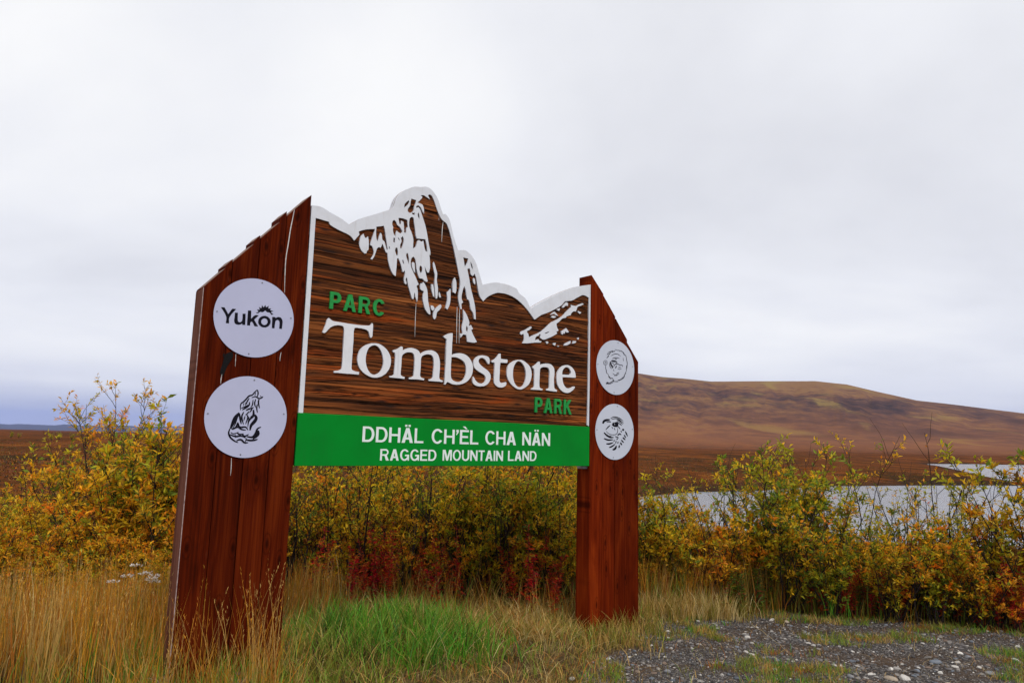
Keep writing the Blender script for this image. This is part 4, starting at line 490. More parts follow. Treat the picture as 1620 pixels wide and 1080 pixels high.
DATA['wolf'] = [
'-332.9,350.4 -338,345.1 -343.1,339.9 -348.1,334.5 -353.1,329 -357.2,323.8 -360.7,318.6 -364.1,314.2 -367.7,311 -372.3,308.8 -378.2,307.2 -385,305.2 -392,301.5 -398.3,295.4 -403.2,288.9 -407.4,282.5 -411.7,276.6 -416.1,271.2 -420.6,265.7 -425.1,260.4 -429.5,255.4 -432.8,252.5 -436.9,249.5 -441.4,245.7 -445.1,240.4 -447.5,233.6 -448.6,226.6 -448.8,219.8 -448.6,213.1 -447.8,206.6 -446.4,200.3 -444.6,194.3 -442.9,188.3|-327.8,345.9 -332.3,340.1 -336.8,334.4 -341.3,328.7 -345.6,323 -348.8,318.1 -352,312.6 -355.9,307 -361.1,301.7 -367.8,297.9 -374.6,295.8 -380.3,294 -384.5,291.6 -388.9,287.1 -393.1,281.5 -397.3,275.2 -401.9,268.8 -406.6,263.1 -411.3,257.6 -416.2,252.2 -421.4,246.7 -425.9,243.1 -430.3,240.3 -433.8,237.9 -436.1,235.3 -438.1,230.6 -439.5,225.1 -440.3,219.1 -440.7,213.1 -440.7,207.3 -440.1,201.4 -439.2,195.3 -438.6,189.1',
'-333.1,347.1 -331.9,340.5 -330.2,334.3 -328.6,328.5 -327.7,323.2 -327.5,316.1 -327.9,308.5 -328.3,300.5 -328,292.4|-327.6,349.1 -324.2,343.6 -320.9,337.7 -318.1,331.2 -316.7,323.9 -317.1,315.2 -318.8,307 -321.3,299.2 -324.1,291.7',
'-343.2,326.9 -347.1,314.6 -346.8,301.5|-339.1,326.2 -339.4,313.2 -344,301',
'-365.7,282.7 -358.4,285.2 -351.4,288 -344.9,290 -339,290.5 -334.2,288.7 -328.7,284.9 -321.9,280.4 -313.5,277.7 -305.3,278.4 -298.1,280.9 -291.7,284.4 -285.8,288.4 -283.3,291.7 -282.4,295.2 -282.3,298.2 -282.3,301|-368.1,288.1 -361.5,291.7 -354.8,295.6 -347.3,299 -338.5,300.4 -329.9,298.2 -322.9,294 -317.3,290.3 -312.3,288.7 -307.6,289 -302.2,290.6 -296.6,293.1 -291.2,295.9 -290.3,296.3 -289.2,297.6 -287.8,300 -286.1,302.3',
'-307.4,303 -301.3,295.9 -292.7,291.8|-305,306 -296.8,301.4 -291.1,293.8',
'-315.8,278.7 -318,272.7 -320,266.5 -321.2,259.7 -321,252.3 -318.4,240.9 -314.7,230 -310.2,219.6 -305.3,209.4|-309.2,277.7 -308.6,271.1 -308.7,264.8 -308.8,259 -308.5,253.8 -306.8,243.4 -304.6,232.8 -302.4,221.8 -300.9,210.5',
'-339.4,277.5 -342.3,269.5 -345.2,261.2 -347.3,252.4 -347.6,242.9 -345.7,234.5 -342.2,227.1 -337.9,220.4 -333.5,214|-333.6,276.1 -334.3,267.4 -335.5,258.9 -336.6,251 -336.7,243.5 -335.7,237.2 -333.8,230.5 -331.5,223.2 -329.9,215.5',
'-358,271.7 -359.5,261.3 -360.3,250.8 -361.3,240.8 -363,231.2 -364.1,228.1 -366.2,224.6 -368.8,220.6 -370.9,216|-353,271.4 -352.4,260.9 -351.9,250.3 -352.1,239.5 -353.9,228.7 -356.5,223.3 -360.2,219.4 -364.3,216.4 -368.3,213.8',
'-387.7,283.6 -392.9,275.7 -397.8,267.7 -402.3,259.2 -406,250.2 -406.7,245.6 -406.3,241.3 -405.2,237.6 -403.7,233.9|-382.5,280.9 -385.5,271.9 -389,263.2 -392.5,254.7 -395.7,246.4 -396.5,244 -397.3,241 -398.2,237.4 -399.8,233.7',
'-383.3,253.8 -384.5,247.3 -385.2,240.9 -386.2,235.7 -388,232 -393.8,225.4 -401,219.3 -408.9,213.3 -416.9,207 -420.6,203.7 -424.4,200.4 -428.3,197 -432,193.1|-376.7,253.4 -376,247 -375.1,240.3 -375.3,232.8 -377.9,225.2 -385,216.5 -393.2,209.4 -401.7,203.4 -410.1,197.7 -414.8,195 -419.7,192.8 -424.6,190.9 -429.7,189.3',
'-422.6,243.3 -425.4,232.8 -424.4,221.7|-418.9,242.8 -418.5,231.8 -421.9,221.4',
'-410.6,247.9 -412.1,235.6 -410.2,223.2|-407.3,247.8 -405.9,235.4 -407.9,223.1',
'-437,202.1 -430.7,203.6 -424.4,205.3 -418.2,207.5 -412.1,210.6 -405.5,215 -399.4,220 -393.8,225.4 -388.4,231.1|-438.9,206.7 -433.4,210.1 -427.7,213.1 -422.2,215.9 -416.8,218.7 -410.5,222.4 -404.1,226.4 -397.4,230.3 -390.4,233.8',
'-348.1,217.1 -358.2,215 -368.1,212.4 -377.9,209.3 -387.5,205.3 -392.5,202.3 -396.7,198.7 -400.3,194.8 -403.5,190.4|-345.7,210.8 -354.8,206 -364,201.8 -373.1,197.9 -382.1,194 -386.3,192.1 -390.8,190.1 -395.7,188.1 -401,186.7',
'-357.4,210.9 -369.5,194.1 -376.3,174.4|-352.3,208 -359.9,188.6 -372.9,172.4',
'-325,240.5 -326.9,233.4 -328.5,226.2 -329.5,218.6 -329.4,210.6 -327.8,201.4 -325.1,192.5 -321.9,184 -318.2,175.7|-319.1,239.8 -318.6,232.3 -318.6,225 -318.7,218 -318.5,211.3 -317.5,203 -316.2,194.4 -315,185.5 -314.4,176.5',
'-352.7,196.8 -352.9,187.4 -352.6,178 -352.5,169.4 -353,161.2 -353.9,158.8 -355.1,155.9 -356.9,152.4 -358.8,148.7 -361.7,143.5 -364.9,138.2 -368.3,132.7 -371.2,126.5|-342.7,197.9 -340.1,188.8 -337.5,179.6 -335.6,169.8 -335,159.4 -336,152.7 -338.4,147 -341.4,142.3 -344.8,138.3 -349.6,133.3 -354.9,128.9 -360.4,125.2 -366.2,121.9',
'-340.3,157.4 -337.9,150.6 -335.1,144.2 -333.7,139.5 -333.7,136.3 -334.8,133 -336.9,128.9 -340,123.8 -343.2,118.5 -348,111.6 -353.7,104.6 -359.8,96.2 -364.7,86.1 -367,75.1 -367.3,64.7 -366.6,54.8 -365.7,45.2|-328.9,164 -324.1,159 -319,153.6 -314,146.3 -311,136.6 -311.6,126.4 -314.5,117.7 -318.3,110.5 -322.4,103.9 -328.6,95.8 -335.5,88.7 -341.3,82.8 -345.6,77.1 -348.8,70.2 -351.3,62 -353.7,52.9 -356.9,43.7',
'-381.6,184.8 -385.1,181 -388.2,177 -391.1,173.2 -393.9,169.6 -396.4,166.8 -399.2,163.9 -402.2,160.7 -404.8,156.9|-377.3,182.1 -379,177.2 -381,172.4 -383.6,167.7 -386.8,163.3 -390.5,160.1 -394.4,157.6 -398.5,155.8 -402.7,154.3',
'-420.7,178.8 -425.4,170.1 -430.2,161.2 -433.9,151.2 -434.9,140 -432.1,125 -426.7,111.1 -420.3,97.9 -413.7,85|-414.6,176.3 -416.8,166.4 -419.8,156.9 -422.1,148.3 -422.7,140.4 -420.8,127.5 -417.1,114.3 -412.9,100.5 -409.6,86.4',
'-451.6,168.1 -450.9,156.6 -449.7,145 -448,133.5 -445.5,122 -442.6,112.7 -439,103.7 -435,95 -430.2,86.5|-444.4,169.3 -440.7,158.2 -437.6,147 -434.8,135.9 -432.1,124.9 -430.1,115.9 -428.1,106.8 -426.5,97.4 -425.5,87.8',
'-407.7,149.9 -413.4,131.8 -414.1,112.6|-402.9,148.8 -404.4,129.7 -410.9,111.8',
'-396.1,156.4 -394.1,151.7 -391.7,147.6 -390.2,144.5 -389.8,142.5 -391.2,129.5 -393.9,116.3 -396.9,102.7 -399.1,88.9|-391.5,159.8 -387.8,156.7 -383.9,153.2 -380.4,148.3 -379,141.6 -381.2,127.2 -385.2,113.5 -390.2,100.5 -395.4,87.7',
'-379.2,142.6 -383.2,104.8 -381.2,66.6|-373.4,142.2 -372.4,103.9 -377.4,66.2',
'-361.7,152.6 -372.8,129.6 -377.4,104.2|-355.4,150.2 -361,125.1 -373.2,102.6',
'-454.3,173.6 -462.4,166.5 -470.2,159.1 -477.8,150.9 -484.6,141.6 -489.5,132.7 -493.2,123.8 -495.9,115 -498.1,106.4 -501.3,94.1 -504,81.6 -506.1,69 -507.5,56.1|-441.8,163.9 -446.3,153.9 -451.3,144.4 -456.1,135.5 -460.4,126.9 -463.4,119.8 -466.3,112.3 -469.6,104.2 -473.4,96.1 -478.9,84.8 -484.6,73.8 -490.8,62.8 -497.8,52.2',
'-464.8,158.5 -478.3,139 -486.6,116.4|-459.8,155.6 -469,133.5 -483.3,114.5',
'-476.3,127.7 -491.6,108.3 -501.9,85.6|-471.5,124.4 -482.7,102.2 -498.7,83.4',
'-460.5,135.4 -464.7,123.3 -468.5,111 -472.2,98.9 -476.2,87 -478.8,80.3 -481.9,73.6 -484.9,66.6 -487.6,59.4|-456.6,134.2 -459.2,121.6 -461.9,108.9 -465.1,96.4 -469.1,84.1 -472.4,76.9 -476.3,70.3 -480.6,64.1 -485.2,58',
'-494.2,46.9 -486.6,49 -478.5,50.9 -470.2,54 -462.5,59.3 -456.6,67.6 -452.8,76.7 -450,85.5 -452.8,89.5 -457.1,86.3 -454.6,77.4 -450.3,68 -441.6,60.3 -428.4,57.9 -416.1,59.9 -405.3,62.2 -395.9,61.9 -392.1,60 -387.8,55.7 -383.2,50 -378.1,44.6|-497,53.8 -489.7,57.3 -482.2,60.3 -475.9,63.5 -471.2,67.6 -467.6,73.7 -465,81.3 -462.7,90.1 -454.3,103.2 -444.1,90 -441.8,81.6 -439.4,75.5 -436.6,72.5 -428.7,70.8 -418.5,72 -406.4,73.8 -393.7,72.3 -386,67.2 -381.1,60.5 -377.6,53.8 -374.1,47.5',
'-487.7,43.7 -477.8,48.3 -468.3,53.5 -459.2,57.5 -450.5,59.3 -446.7,58.1 -441.9,54.4 -435.5,49.3 -427.6,45.3 -418,43.4 -408.9,42.9 -400,43 -391.2,43.4|-491.1,49.4 -482.3,55.6 -473.4,62.2 -463.4,68 -451.6,71.1 -442.1,69.1 -434.8,64.1 -429.1,59.1 -424,55.9 -416.6,53.5 -408.3,51.7 -399.7,50 -390.9,47.8',
'-509,55.2 -512.1,48 -515.3,40.7 -518,32.6 -518.9,23.6 -517.8,14.1 -515.1,4.9 -511,-4 -505.6,-12.1 -497.6,-20.7 -488.6,-28 -479.1,-34.4 -469.5,-40.1 -462.4,-43.4 -455.1,-45.8 -448,-47.6 -440.9,-49.3|-502.5,52.9 -504.1,45 -506.1,37.3 -507.5,30.3 -507.5,23.6 -506,16.3 -503.5,9 -500.1,2 -495.9,-4.3 -489.3,-11.7 -481.6,-18.4 -473.1,-24.8 -464.4,-31 -458.7,-34.7 -452.5,-37.9 -445.9,-41.2 -439.4,-44.9',
'-500.6,24.3 -496,20.5 -491.2,16.6 -485.4,13.2 -478.6,11.9 -468.3,14 -458.9,18 -450.2,22.8 -441.6,27.7|-498.6,27.8 -493.1,25.3 -487.9,22.4 -483.3,20.3 -479.4,19.6 -470.5,21 -461.6,23.9 -452.4,27.4 -442.7,30.2',
'-505.1,6.7 -494.8,2.2 -484.4,-2.4 -473.5,-6.5 -461.7,-9 -450.5,-8.7 -440.2,-6.5 -430.9,-4.3 -422.2,-3.7 -414.2,-5.2 -405.7,-8.1 -396.7,-11.7 -387.4,-14.6|-503.3,12.9 -492.5,10.1 -481.8,6.9 -471.4,4.2 -461.5,2.7 -452.8,3.4 -443.4,5.5 -433,7.6 -421.7,7.5 -411.5,4.5 -402.3,-0.1 -393.9,-5.4 -385.7,-10.6',
'-456.1,25.5 -453.4,20.9 -450.5,16.1 -446.2,11.4 -439.7,8.4 -430,8.1 -421,10 -412.7,12.8 -404.6,15.9|-452,29.3 -447.5,26.1 -443.6,22.5 -440.5,20 -438.2,18.9 -431,18.3 -423,18.8 -414.4,19.7 -405.5,19.7',
'-419.3,14 -415.8,8.5 -411.8,2.7 -406,-2.9 -397.4,-5.6 -387.5,-3.4 -379.6,1.7 -373.2,7.7 -367.2,13.7|-414.8,18.5 -409.1,14.7 -404.2,10.3 -400.4,7.5 -397.9,6.7 -392,7.6 -385.4,10.5 -377.9,14.4 -369.7,17.5',
'-451.7,-36.7 -443.9,-34.7 -436.4,-32.2 -430.1,-30.7 -425.1,-31 -419.4,-34 -413.3,-39.6 -405.7,-46.5 -396.2,-52 -387.7,-53.2 -380.3,-52.1 -373.7,-50.2 -367.3,-48.1|-454.7,-29.8 -448,-25.9 -441.1,-21.7 -432.8,-18.4 -422.7,-18 -412.3,-22.7 -404.3,-29.7 -397.9,-36.1 -391.8,-40.3 -387.5,-41.7 -381.8,-42.2 -375,-42.3 -368.1,-43.1',
'-386.3,-27.2 -379.9,-29.8 -373.3,-32.4 -366.3,-34.5 -358.8,-35.8 -349.1,-36.1 -339.5,-35.6 -330,-34.4 -320.7,-32.6 -314.6,-30.5 -309,-27.7 -304,-24.5 -299.1,-21.1|-385,-20 -378.1,-20.5 -371.3,-21.4 -364.9,-22.2 -358.8,-22.4 -350.2,-22.2 -341.4,-21.7 -332.5,-20.9 -323.7,-19.9 -318.5,-19.3 -313,-18.2 -307.2,-17.1 -301.1,-16.4',
'-379.6,-5.9 -369.9,-8.3 -359.8,-11 -348.8,-12.5 -337.3,-10.6 -327.6,-4.5 -320.6,3.8 -315.4,12.8 -310.7,21.8 -307.7,30.5 -306.2,39.2 -304.9,46.6 -302.6,52.4 -298.9,56.9 -293.4,61 -287,65.2 -280.8,70.1|-378.9,2.2 -368.8,1.8 -358.8,0.6 -350.2,0.4 -343.4,2.3 -338.1,6.5 -333.5,12.8 -329.2,20.7 -325.1,28.6 -322.5,35.3 -320.7,43 -318.2,51.9 -313.3,60.4 -306.3,66.3 -298.6,70 -291,72.6 -283.6,75',
'-308,45.5 -309.1,37.6 -309,30.2 -309.2,25.3 -309.8,22.9 -315.3,14.1 -322.7,5.2 -331.2,-4.4 -338.6,-15.4|-296.4,47 -292.8,40.2 -289.4,32.6 -287.6,23 -290.2,12.1 -299.2,0.2 -310.2,-8.6 -321.6,-15.3 -333.3,-21.3',
'-468.8,12.4 -467,-1 -461.3,-13.5|-464.9,13.3 -459.8,0.6 -458.7,-12.9',
'-386.1,-12.9 -390,-25.8 -388.9,-39.6|-381.2,-13.8 -380.8,-27.5 -385.6,-40.2']
DATA['emblem'] = [
'3463,908.9 3464.1,898.9 3466,889 3469.1,879.2 3473.9,869.6 3481,860.1 3489.5,851.4 3498.8,843.4 3509.1,836|3475.6,912.4 3481.9,903.7 3487.2,894.9 3491.9,886.2 3496.5,877.8 3501.9,868.8 3507.4,859.5 3512.8,849.8 3516.8,839.5',
'3484.2,911.5 3493.7,909.3 3503.3,908 3512.6,907.3 3521.6,907.1 3535.1,907.2 3549,907.6 3563.5,908.8 3578.4,911.2|3485.6,923.5 3495.6,926.4 3505.7,928.4 3516.1,929.6 3526.7,929.7 3541,928.6 3554.7,926.5 3568,923.4 3580.8,919.3',
'3527.3,859.4 3537.1,867.7 3546.2,876.4 3555.3,883.5 3565.3,887.8 3576.8,888.6 3589.3,886.6 3603.1,883.4 3618,881 3630.4,881 3642,881.8 3652.2,882 3660.5,880.5 3661.6,879.8 3661.9,876.8 3661.3,872 3661.5,867.3|3521.8,862 3530.2,870.8 3538.5,880.1 3548.5,889.1 3562.4,895.6 3578.8,897.5 3594.1,895.5 3608.1,892.4 3621.3,890.3 3631.5,890.2 3643.1,890.7 3655.4,890.4 3667.1,887.4 3671.5,882.2 3670.6,876.7 3668.2,871.7 3666.3,867.3',
'3557,840.1 3570.9,856.7 3575,875.2|3547.6,842.1 3553.3,860.2 3568.7,876.5',
'3587.3,836.9 3594.8,835.1 3602.6,833.4 3611,832.3 3620.2,832.5 3629.5,834.7 3637.8,838.1 3645.3,841.9 3652.6,845.8|3588.8,840.4 3597,840.1 3605.1,839.3 3612.6,838.8 3619.6,839.1 3626.9,840.6 3634.5,842.9 3642.7,845.6 3651.2,847.9',
'3501.5,941.5 3515.7,945.1 3529.5,949.2 3542.8,952.9 3555.8,955.4 3570.7,956.3 3586.2,956.2 3602.3,955.7 3618.7,956|3499.2,945.9 3512.3,951.3 3525.7,956.8 3539.9,961.5 3555.3,964.6 3572.3,965.2 3588.7,964 3604.3,961.8 3619.8,959.4',
'3540.6,936.5 3561.1,938.7 3579.9,946.6|3539,941.8 3558,948.8 3578.9,950.2',
'3478.1,970 3492,976 3505.7,982.4 3519.1,988.2 3533,992.8 3546.1,995.7 3559.5,997.9 3572.7,998.8 3585.3,998.2 3597.7,995.4 3609.5,990.7 3621.4,985.2 3633.9,980.2|3475.2,973.4 3488.1,980.4 3501.2,987.6 3515,994.4 3530,999.9 3544.4,1003.4 3559.3,1005.8 3574.2,1006.6 3588.9,1005.4 3602.8,1001.5 3614.8,995.6 3625.7,989 3636.5,982.7',
'3507.9,781.1 3517,776.3 3526.3,771.7 3536.1,767.3 3546.6,763.6 3554.8,761.7 3563.1,760.7 3571.5,760.1 3580,759.8|3510.9,784.2 3521.2,780.7 3531.3,776.9 3541.1,773.1 3551.1,769.7 3558.2,767.8 3565.7,766.1 3573.5,764.3 3581.1,762.1',
'3566.2,779.6 3591.3,787.9 3613.2,800.6|3563,783.7 3585.3,795.7 3611,803.4',
'3458.6,893.2 3457.8,883.4 3457,873.6 3457.4,863.6 3460.5,853.9 3466.4,846.3 3474.4,840.1 3483.1,834.7 3491.8,829.6|3464.6,893.8 3466.3,884.3 3467.1,874.7 3468.3,865.6 3471.1,857.3 3475.5,850.9 3481.7,844.7 3488.7,838.4 3495,831.6',
'3514.7,826.1 3520.7,815 3531.3,805.8|3519.2,828.1 3529.1,818.6 3534.3,807.1',
'3673.2,968.3 3673.3,948.6 3678.2,929.7|3677.8,968.9 3682,949.9 3681.3,930.2',
'3549.8,886 3571.1,896 3588.8,909.4|3546.3,889.1 3564.5,901.9 3586.4,911.5',
'3595.9,853.4 3619.8,853.3 3643.8,858.4|3595.9,858.3 3619.8,862.6 3643.8,861.7',
'3502.6,869 3508.6,857.8 3519.2,848.7|3507.1,870.9 3517,861.5 3522.2,850',
'3534.3,755.3 3544.6,758.1 3554.7,761.1 3564.8,764.3 3574.7,767.8 3584.5,771.5 3594.1,775.4 3603.6,779.6 3613,784.2|3532,759 3541.4,763.3 3550.9,767.4 3560.6,771.2 3570.4,774.8 3580.4,778.1 3590.5,781.3 3600.9,784.2 3611.4,786.7',
'3484,899.4 3491.8,896.9 3499.7,894.9 3507,892.9 3513.3,890.2 3518.9,886.5 3523.9,881.8 3529,876.8 3534.8,872|3486,902.8 3494.5,901.8 3503.1,900.7 3511.7,898.9 3519.6,895.7 3526.1,890.8 3530.8,885.1 3534.4,879.3 3537.8,873.4',
'3732.8,895.4 3730,889.8 3727.8,884.1 3726.2,878.3 3725.5,872.4 3725.7,866.5 3726.8,860.7 3728.6,855.2 3731.2,849.7|3742.1,895.6 3743.2,889.9 3743.6,884.3 3743.5,878.8 3743,873.3 3742.4,867.8 3741.4,862.1 3739.9,856.2 3737.5,850.3',
'3720.7,855.1 3722.3,848.7 3724.6,842.6 3726.1,836.9 3726,831.4 3724.1,827.6 3720.3,823.5 3715.5,819 3711.4,814.2|3725.2,856.3 3728.6,850.6 3732.2,844.7 3734.7,838.2 3734.7,831.1 3731.3,825.3 3725.7,820.6 3719.7,816.7 3713.7,813',
'3719.1,814.2 3714.3,809.7 3709.9,805 3706,800.3 3702.5,795.4 3699.6,790.6 3697.1,785.7 3695,780.7 3693.5,775.6|3725.5,812.4 3723.4,807.2 3720.9,802.1 3717.9,797.1 3714.6,792.2 3711.1,787.6 3707.2,783.1 3702.9,778.7 3697.9,774.4',
'3692.8,779.5 3688.7,773.7 3685.4,768 3682.6,762.5 3679.8,757.3 3677.1,752.9 3674.1,748.2 3671.2,743.1 3669.1,737.5|3701.8,778.6 3701.5,772.5 3700.6,766.4 3698.8,760.1 3695.7,753.7 3691.4,748.3 3686.2,743.6 3680.5,739.4 3674.3,735.6',
'3659.9,753.5 3655.9,747.3 3653.1,741.1 3650.5,736.3 3647.4,733 3646.7,732.6 3642.7,731.9 3636,731.4 3628.9,729.9|3668.9,752.8 3668.7,746.4 3668.3,739.8 3665.8,732.4 3659.1,725.1 3649.2,721.6 3640.6,722 3633.9,723.7 3628,725.6',
'3631.5,726.7 3625.2,724.9 3619.7,722.7 3615.5,721.1 3612.6,720.3 3609.2,720.1 3604.5,720.2 3598.3,720.7 3591.5,720.3|3636.7,721.9 3632.9,718.2 3628.5,714.5 3622.4,710.9 3614.2,708.6 3605.6,708.8 3598.9,710.7 3593.7,713.3 3589.1,716.2',
'3597.1,702 3591.5,702.9 3585.8,703.6 3579.8,703.8 3573.5,703.5 3567.1,702.4 3561.1,700.9 3555.3,698.9 3549.7,696.6|3596.5,697 3590.6,695.9 3584.8,695.2 3579.3,694.8 3574,694.3 3568.5,693.9 3562.8,693.4 3556.7,693.1 3550.5,693.4',
'3554.1,702.1 3547.6,701.3 3541.4,699.9 3536.8,699.3 3533.9,699.6 3529,702.2 3524.6,706.3 3520.1,711.3 3514.7,715.9|3555.5,698.4 3549.9,696.2 3543.7,693.8 3536.5,692.2 3528.5,693.1 3521.3,697.4 3516.9,703 3514,708.8 3511.4,714.4',
'3521.1,724.4 3517.2,726.9 3513.1,729.2 3508.1,731.2 3502,732.4 3494.7,732.4 3487.9,731.4 3481.6,729.9 3475.4,728.1|3517.5,720 3512,720.6 3507,721.7 3502.7,722.6 3498.9,723.3 3493.8,723.7 3488.1,723.8 3481.8,724 3475.5,724.8',
'3478.8,719.3 3477.3,724.8 3475.3,730.3 3472.1,735.7 3467.1,740.9 3461.2,744.3 3454.6,746.4 3448,747.6 3441.2,748.4|3470.6,716.1 3465.6,720.4 3461.4,724.9 3457.7,729 3454,732.6 3450.7,735.1 3446.6,737.8 3441.9,740.9 3437.8,744.7',
'3451.1,751.3 3448.5,755.7 3445.7,760 3442.5,764.2 3439,768.3 3434.9,772.3 3430.4,776 3425.7,779.6 3420.8,783|3448,749.9 3444.1,753.7 3440.5,757.7 3437,761.6 3433.5,765.5 3429.8,769.5 3426,773.5 3422.3,777.6 3418.9,781.9',
'3417.2,774.9 3417,781 3416.3,787 3415.5,792.8 3414.7,798.5 3414.2,804.4 3413.8,810.4 3413.2,816.5 3412,822.5|3411.8,773.9 3409.4,779.5 3407.2,785.2 3405.5,791.2 3404.6,797.3 3404.6,803.6 3405.4,809.9 3406.6,816.1 3408.4,822.3',
'3400.9,814 3402.1,820.1 3403,826.3 3403.5,832.6 3403.4,838.8 3402.5,844.7 3400.9,850.5 3399,856.1 3396.7,861.6|3396.5,813.7 3395.8,819.8 3395.5,825.9 3395.4,831.9 3395.1,837.8 3394.6,843.5 3394.1,849.3 3393.6,855.1 3393.7,861.1',
'3414.6,940.9 3420.9,944.3 3426.9,947.8 3432.7,951.7 3438,956.2 3442.2,960.8 3445.6,965.6 3448.3,970.4 3450.4,975.4|3409.8,944.1 3414.2,948.7 3418.9,953.1 3423.5,957.2 3428.1,961.2 3432.2,965 3436.5,968.9 3441.1,973 3446.5,976.8',
'3432.8,980.9 3440,981.7 3447.6,982.7 3455.8,984.8 3463.4,989.4 3468.7,996.5 3470.8,1003.7 3471.3,1010.4 3471.5,1017|3431.3,985.6 3438.1,988.4 3445,990.5 3450.2,992.4 3453.5,994.4 3457.2,998.8 3460.1,1004.4 3463,1010.9 3466.9,1017.3',
'3474,1003.8 3478.3,1008.7 3482.2,1013.6 3486.1,1018.3 3490.4,1022.7 3494.5,1025.8 3499.2,1028.8 3504.2,1031.9 3509,1035.4|3470.9,1004.7 3473.9,1009.9 3477,1015.1 3480.8,1020.3 3485.5,1025.3 3490.6,1028.9 3496.2,1031.8 3501.9,1034.3 3507.7,1036.6',
'3506.9,1024.6 3512.3,1023.2 3518,1021.9 3524.9,1021.3 3532.6,1022.9 3539.7,1027.3 3544.5,1032.5 3547.8,1037.8 3550.9,1042.9|3508.4,1028.5 3514.6,1028.7 3520.5,1028.5 3525.1,1028.5 3528.4,1029.2 3532.9,1031.7 3537.4,1035.4 3542.2,1039.9 3547.9,1044.1',
'3542.9,1051.8 3548.1,1049.4 3553.5,1047 3559.3,1044.9 3565.8,1043.5 3571.8,1043.2 3577.7,1043.7 3583.4,1044.6 3589.1,1045.6|3544.7,1054 3550.8,1052.6 3556.7,1050.9 3562.3,1049.3 3568,1048.1 3572.8,1047.7 3578,1047.6 3583.6,1047.6 3589.3,1047.3',
'3585.4,1039 3591.6,1040.8 3597.6,1043.1 3602.4,1044.6 3606.1,1044.8 3610.6,1043.3 3614.9,1040.4 3619.5,1036.6 3624.8,1033.3|3583.5,1041.8 3588.8,1044.6 3594.5,1047.8 3601.2,1050.3 3609,1050.7 3616.2,1048 3620.9,1043.8 3624.2,1039.2 3627.4,1034.8',
'3625.2,1046.3 3629.7,1043.6 3634.4,1041.1 3639.6,1038.9 3645.4,1037.2 3651.6,1036.1 3657.9,1035.5 3664.1,1035.4 3670.5,1035.6|3628.4,1049.8 3634.2,1048.6 3639.8,1047.2 3645,1045.6 3650.1,1044.2 3655.4,1042.9 3660.8,1041.6 3666.4,1040.1 3671.8,1038.2',
'3662.8,1033.3 3666.5,1029.2 3670.5,1025.6 3674.3,1022.4 3677.3,1019.2 3680.6,1014.7 3683.5,1009.7 3686.7,1004.4 3690.8,999.3|3668.2,1037.1 3674,1034.8 3679.7,1032.2 3685,1028.9 3689.4,1024.6 3692.7,1018.7 3694.5,1012.7 3695.3,1006.7 3695.6,1000.6',
'3695.2,1007.5 3700.4,1004.4 3705.8,1001.6 3710.7,998.8 3714.7,995.7 3718.2,991.2 3721.1,986.1 3723.8,980.7 3727.1,975.5|3697.6,1009.7 3703.6,1007.5 3709.7,1005.3 3715.6,1002.5 3720.5,998.7 3724.3,993.4 3726.5,987.7 3728.1,981.9 3729.4,976.2',
'3724.3,979.8 3724,973.4 3724.1,967.1 3724.6,960.8 3725.6,954.5 3727.1,948.9 3729,943.5 3731.4,938.2 3734.2,933.1|3728.9,980.5 3730.7,974.4 3732,968.3 3733.2,962.2 3734.3,956.1 3735.3,950.6 3736.2,945.1 3737,939.5 3737.3,933.7',
'3736.1,938.4 3735.3,932.4 3734.9,926.5 3734.9,920.6 3735.3,914.7 3736.1,908.9 3737.4,903.1 3739.1,897.4 3741.3,891.8|3741.8,939.1 3743.4,933.4 3744.6,927.6 3745.5,921.9 3746,916.1 3746.3,910.2 3746.3,904.4 3746,898.4 3745.1,892.4',
'3424.2,893.1 3422.3,888.3 3420.7,883.4 3418.7,879 3415.5,875.1 3411.5,872.2 3406.6,869.8 3401.3,868.1 3395.9,867.3 3390.6,867.3 3385.3,868.2 3380.6,869.8 3376.7,872 3373.3,875.3 3370.9,879.2 3369.4,883.4 3368.9,887.8 3369.3,892.3 3370.7,896.8 3373,901.1 3376.3,905 3380.1,908 3384.9,910.5 3390.1,912.3 3395.5,913.4 3400.9,913.5 3406.3,912.8 3411.3,911.3 3415.5,909.1 3418.8,905.8 3421,901.7 3422.7,897.1 3424.7,892.7|3427.5,892.8 3426.1,888 3424.8,883.1 3422.9,878.1 3419.4,873.3 3414.6,869.6 3408.9,866.6 3402.6,864.4 3395.9,863.2 3389.3,863.1 3382.8,864 3376.9,865.9 3371.9,868.7 3367.7,872.6 3364.8,877.2 3363.1,882.2 3362.5,887.2 3363,892.4 3364.6,897.6 3367.5,902.7 3371.6,907.4 3376.5,911 3382.4,914 3388.8,916.1 3395.4,917.2 3402,917.2 3408.3,916.1 3414,914.1 3418.8,911.3 3422.3,907.2 3424.3,902.6 3425.5,897.9 3427,893.3',
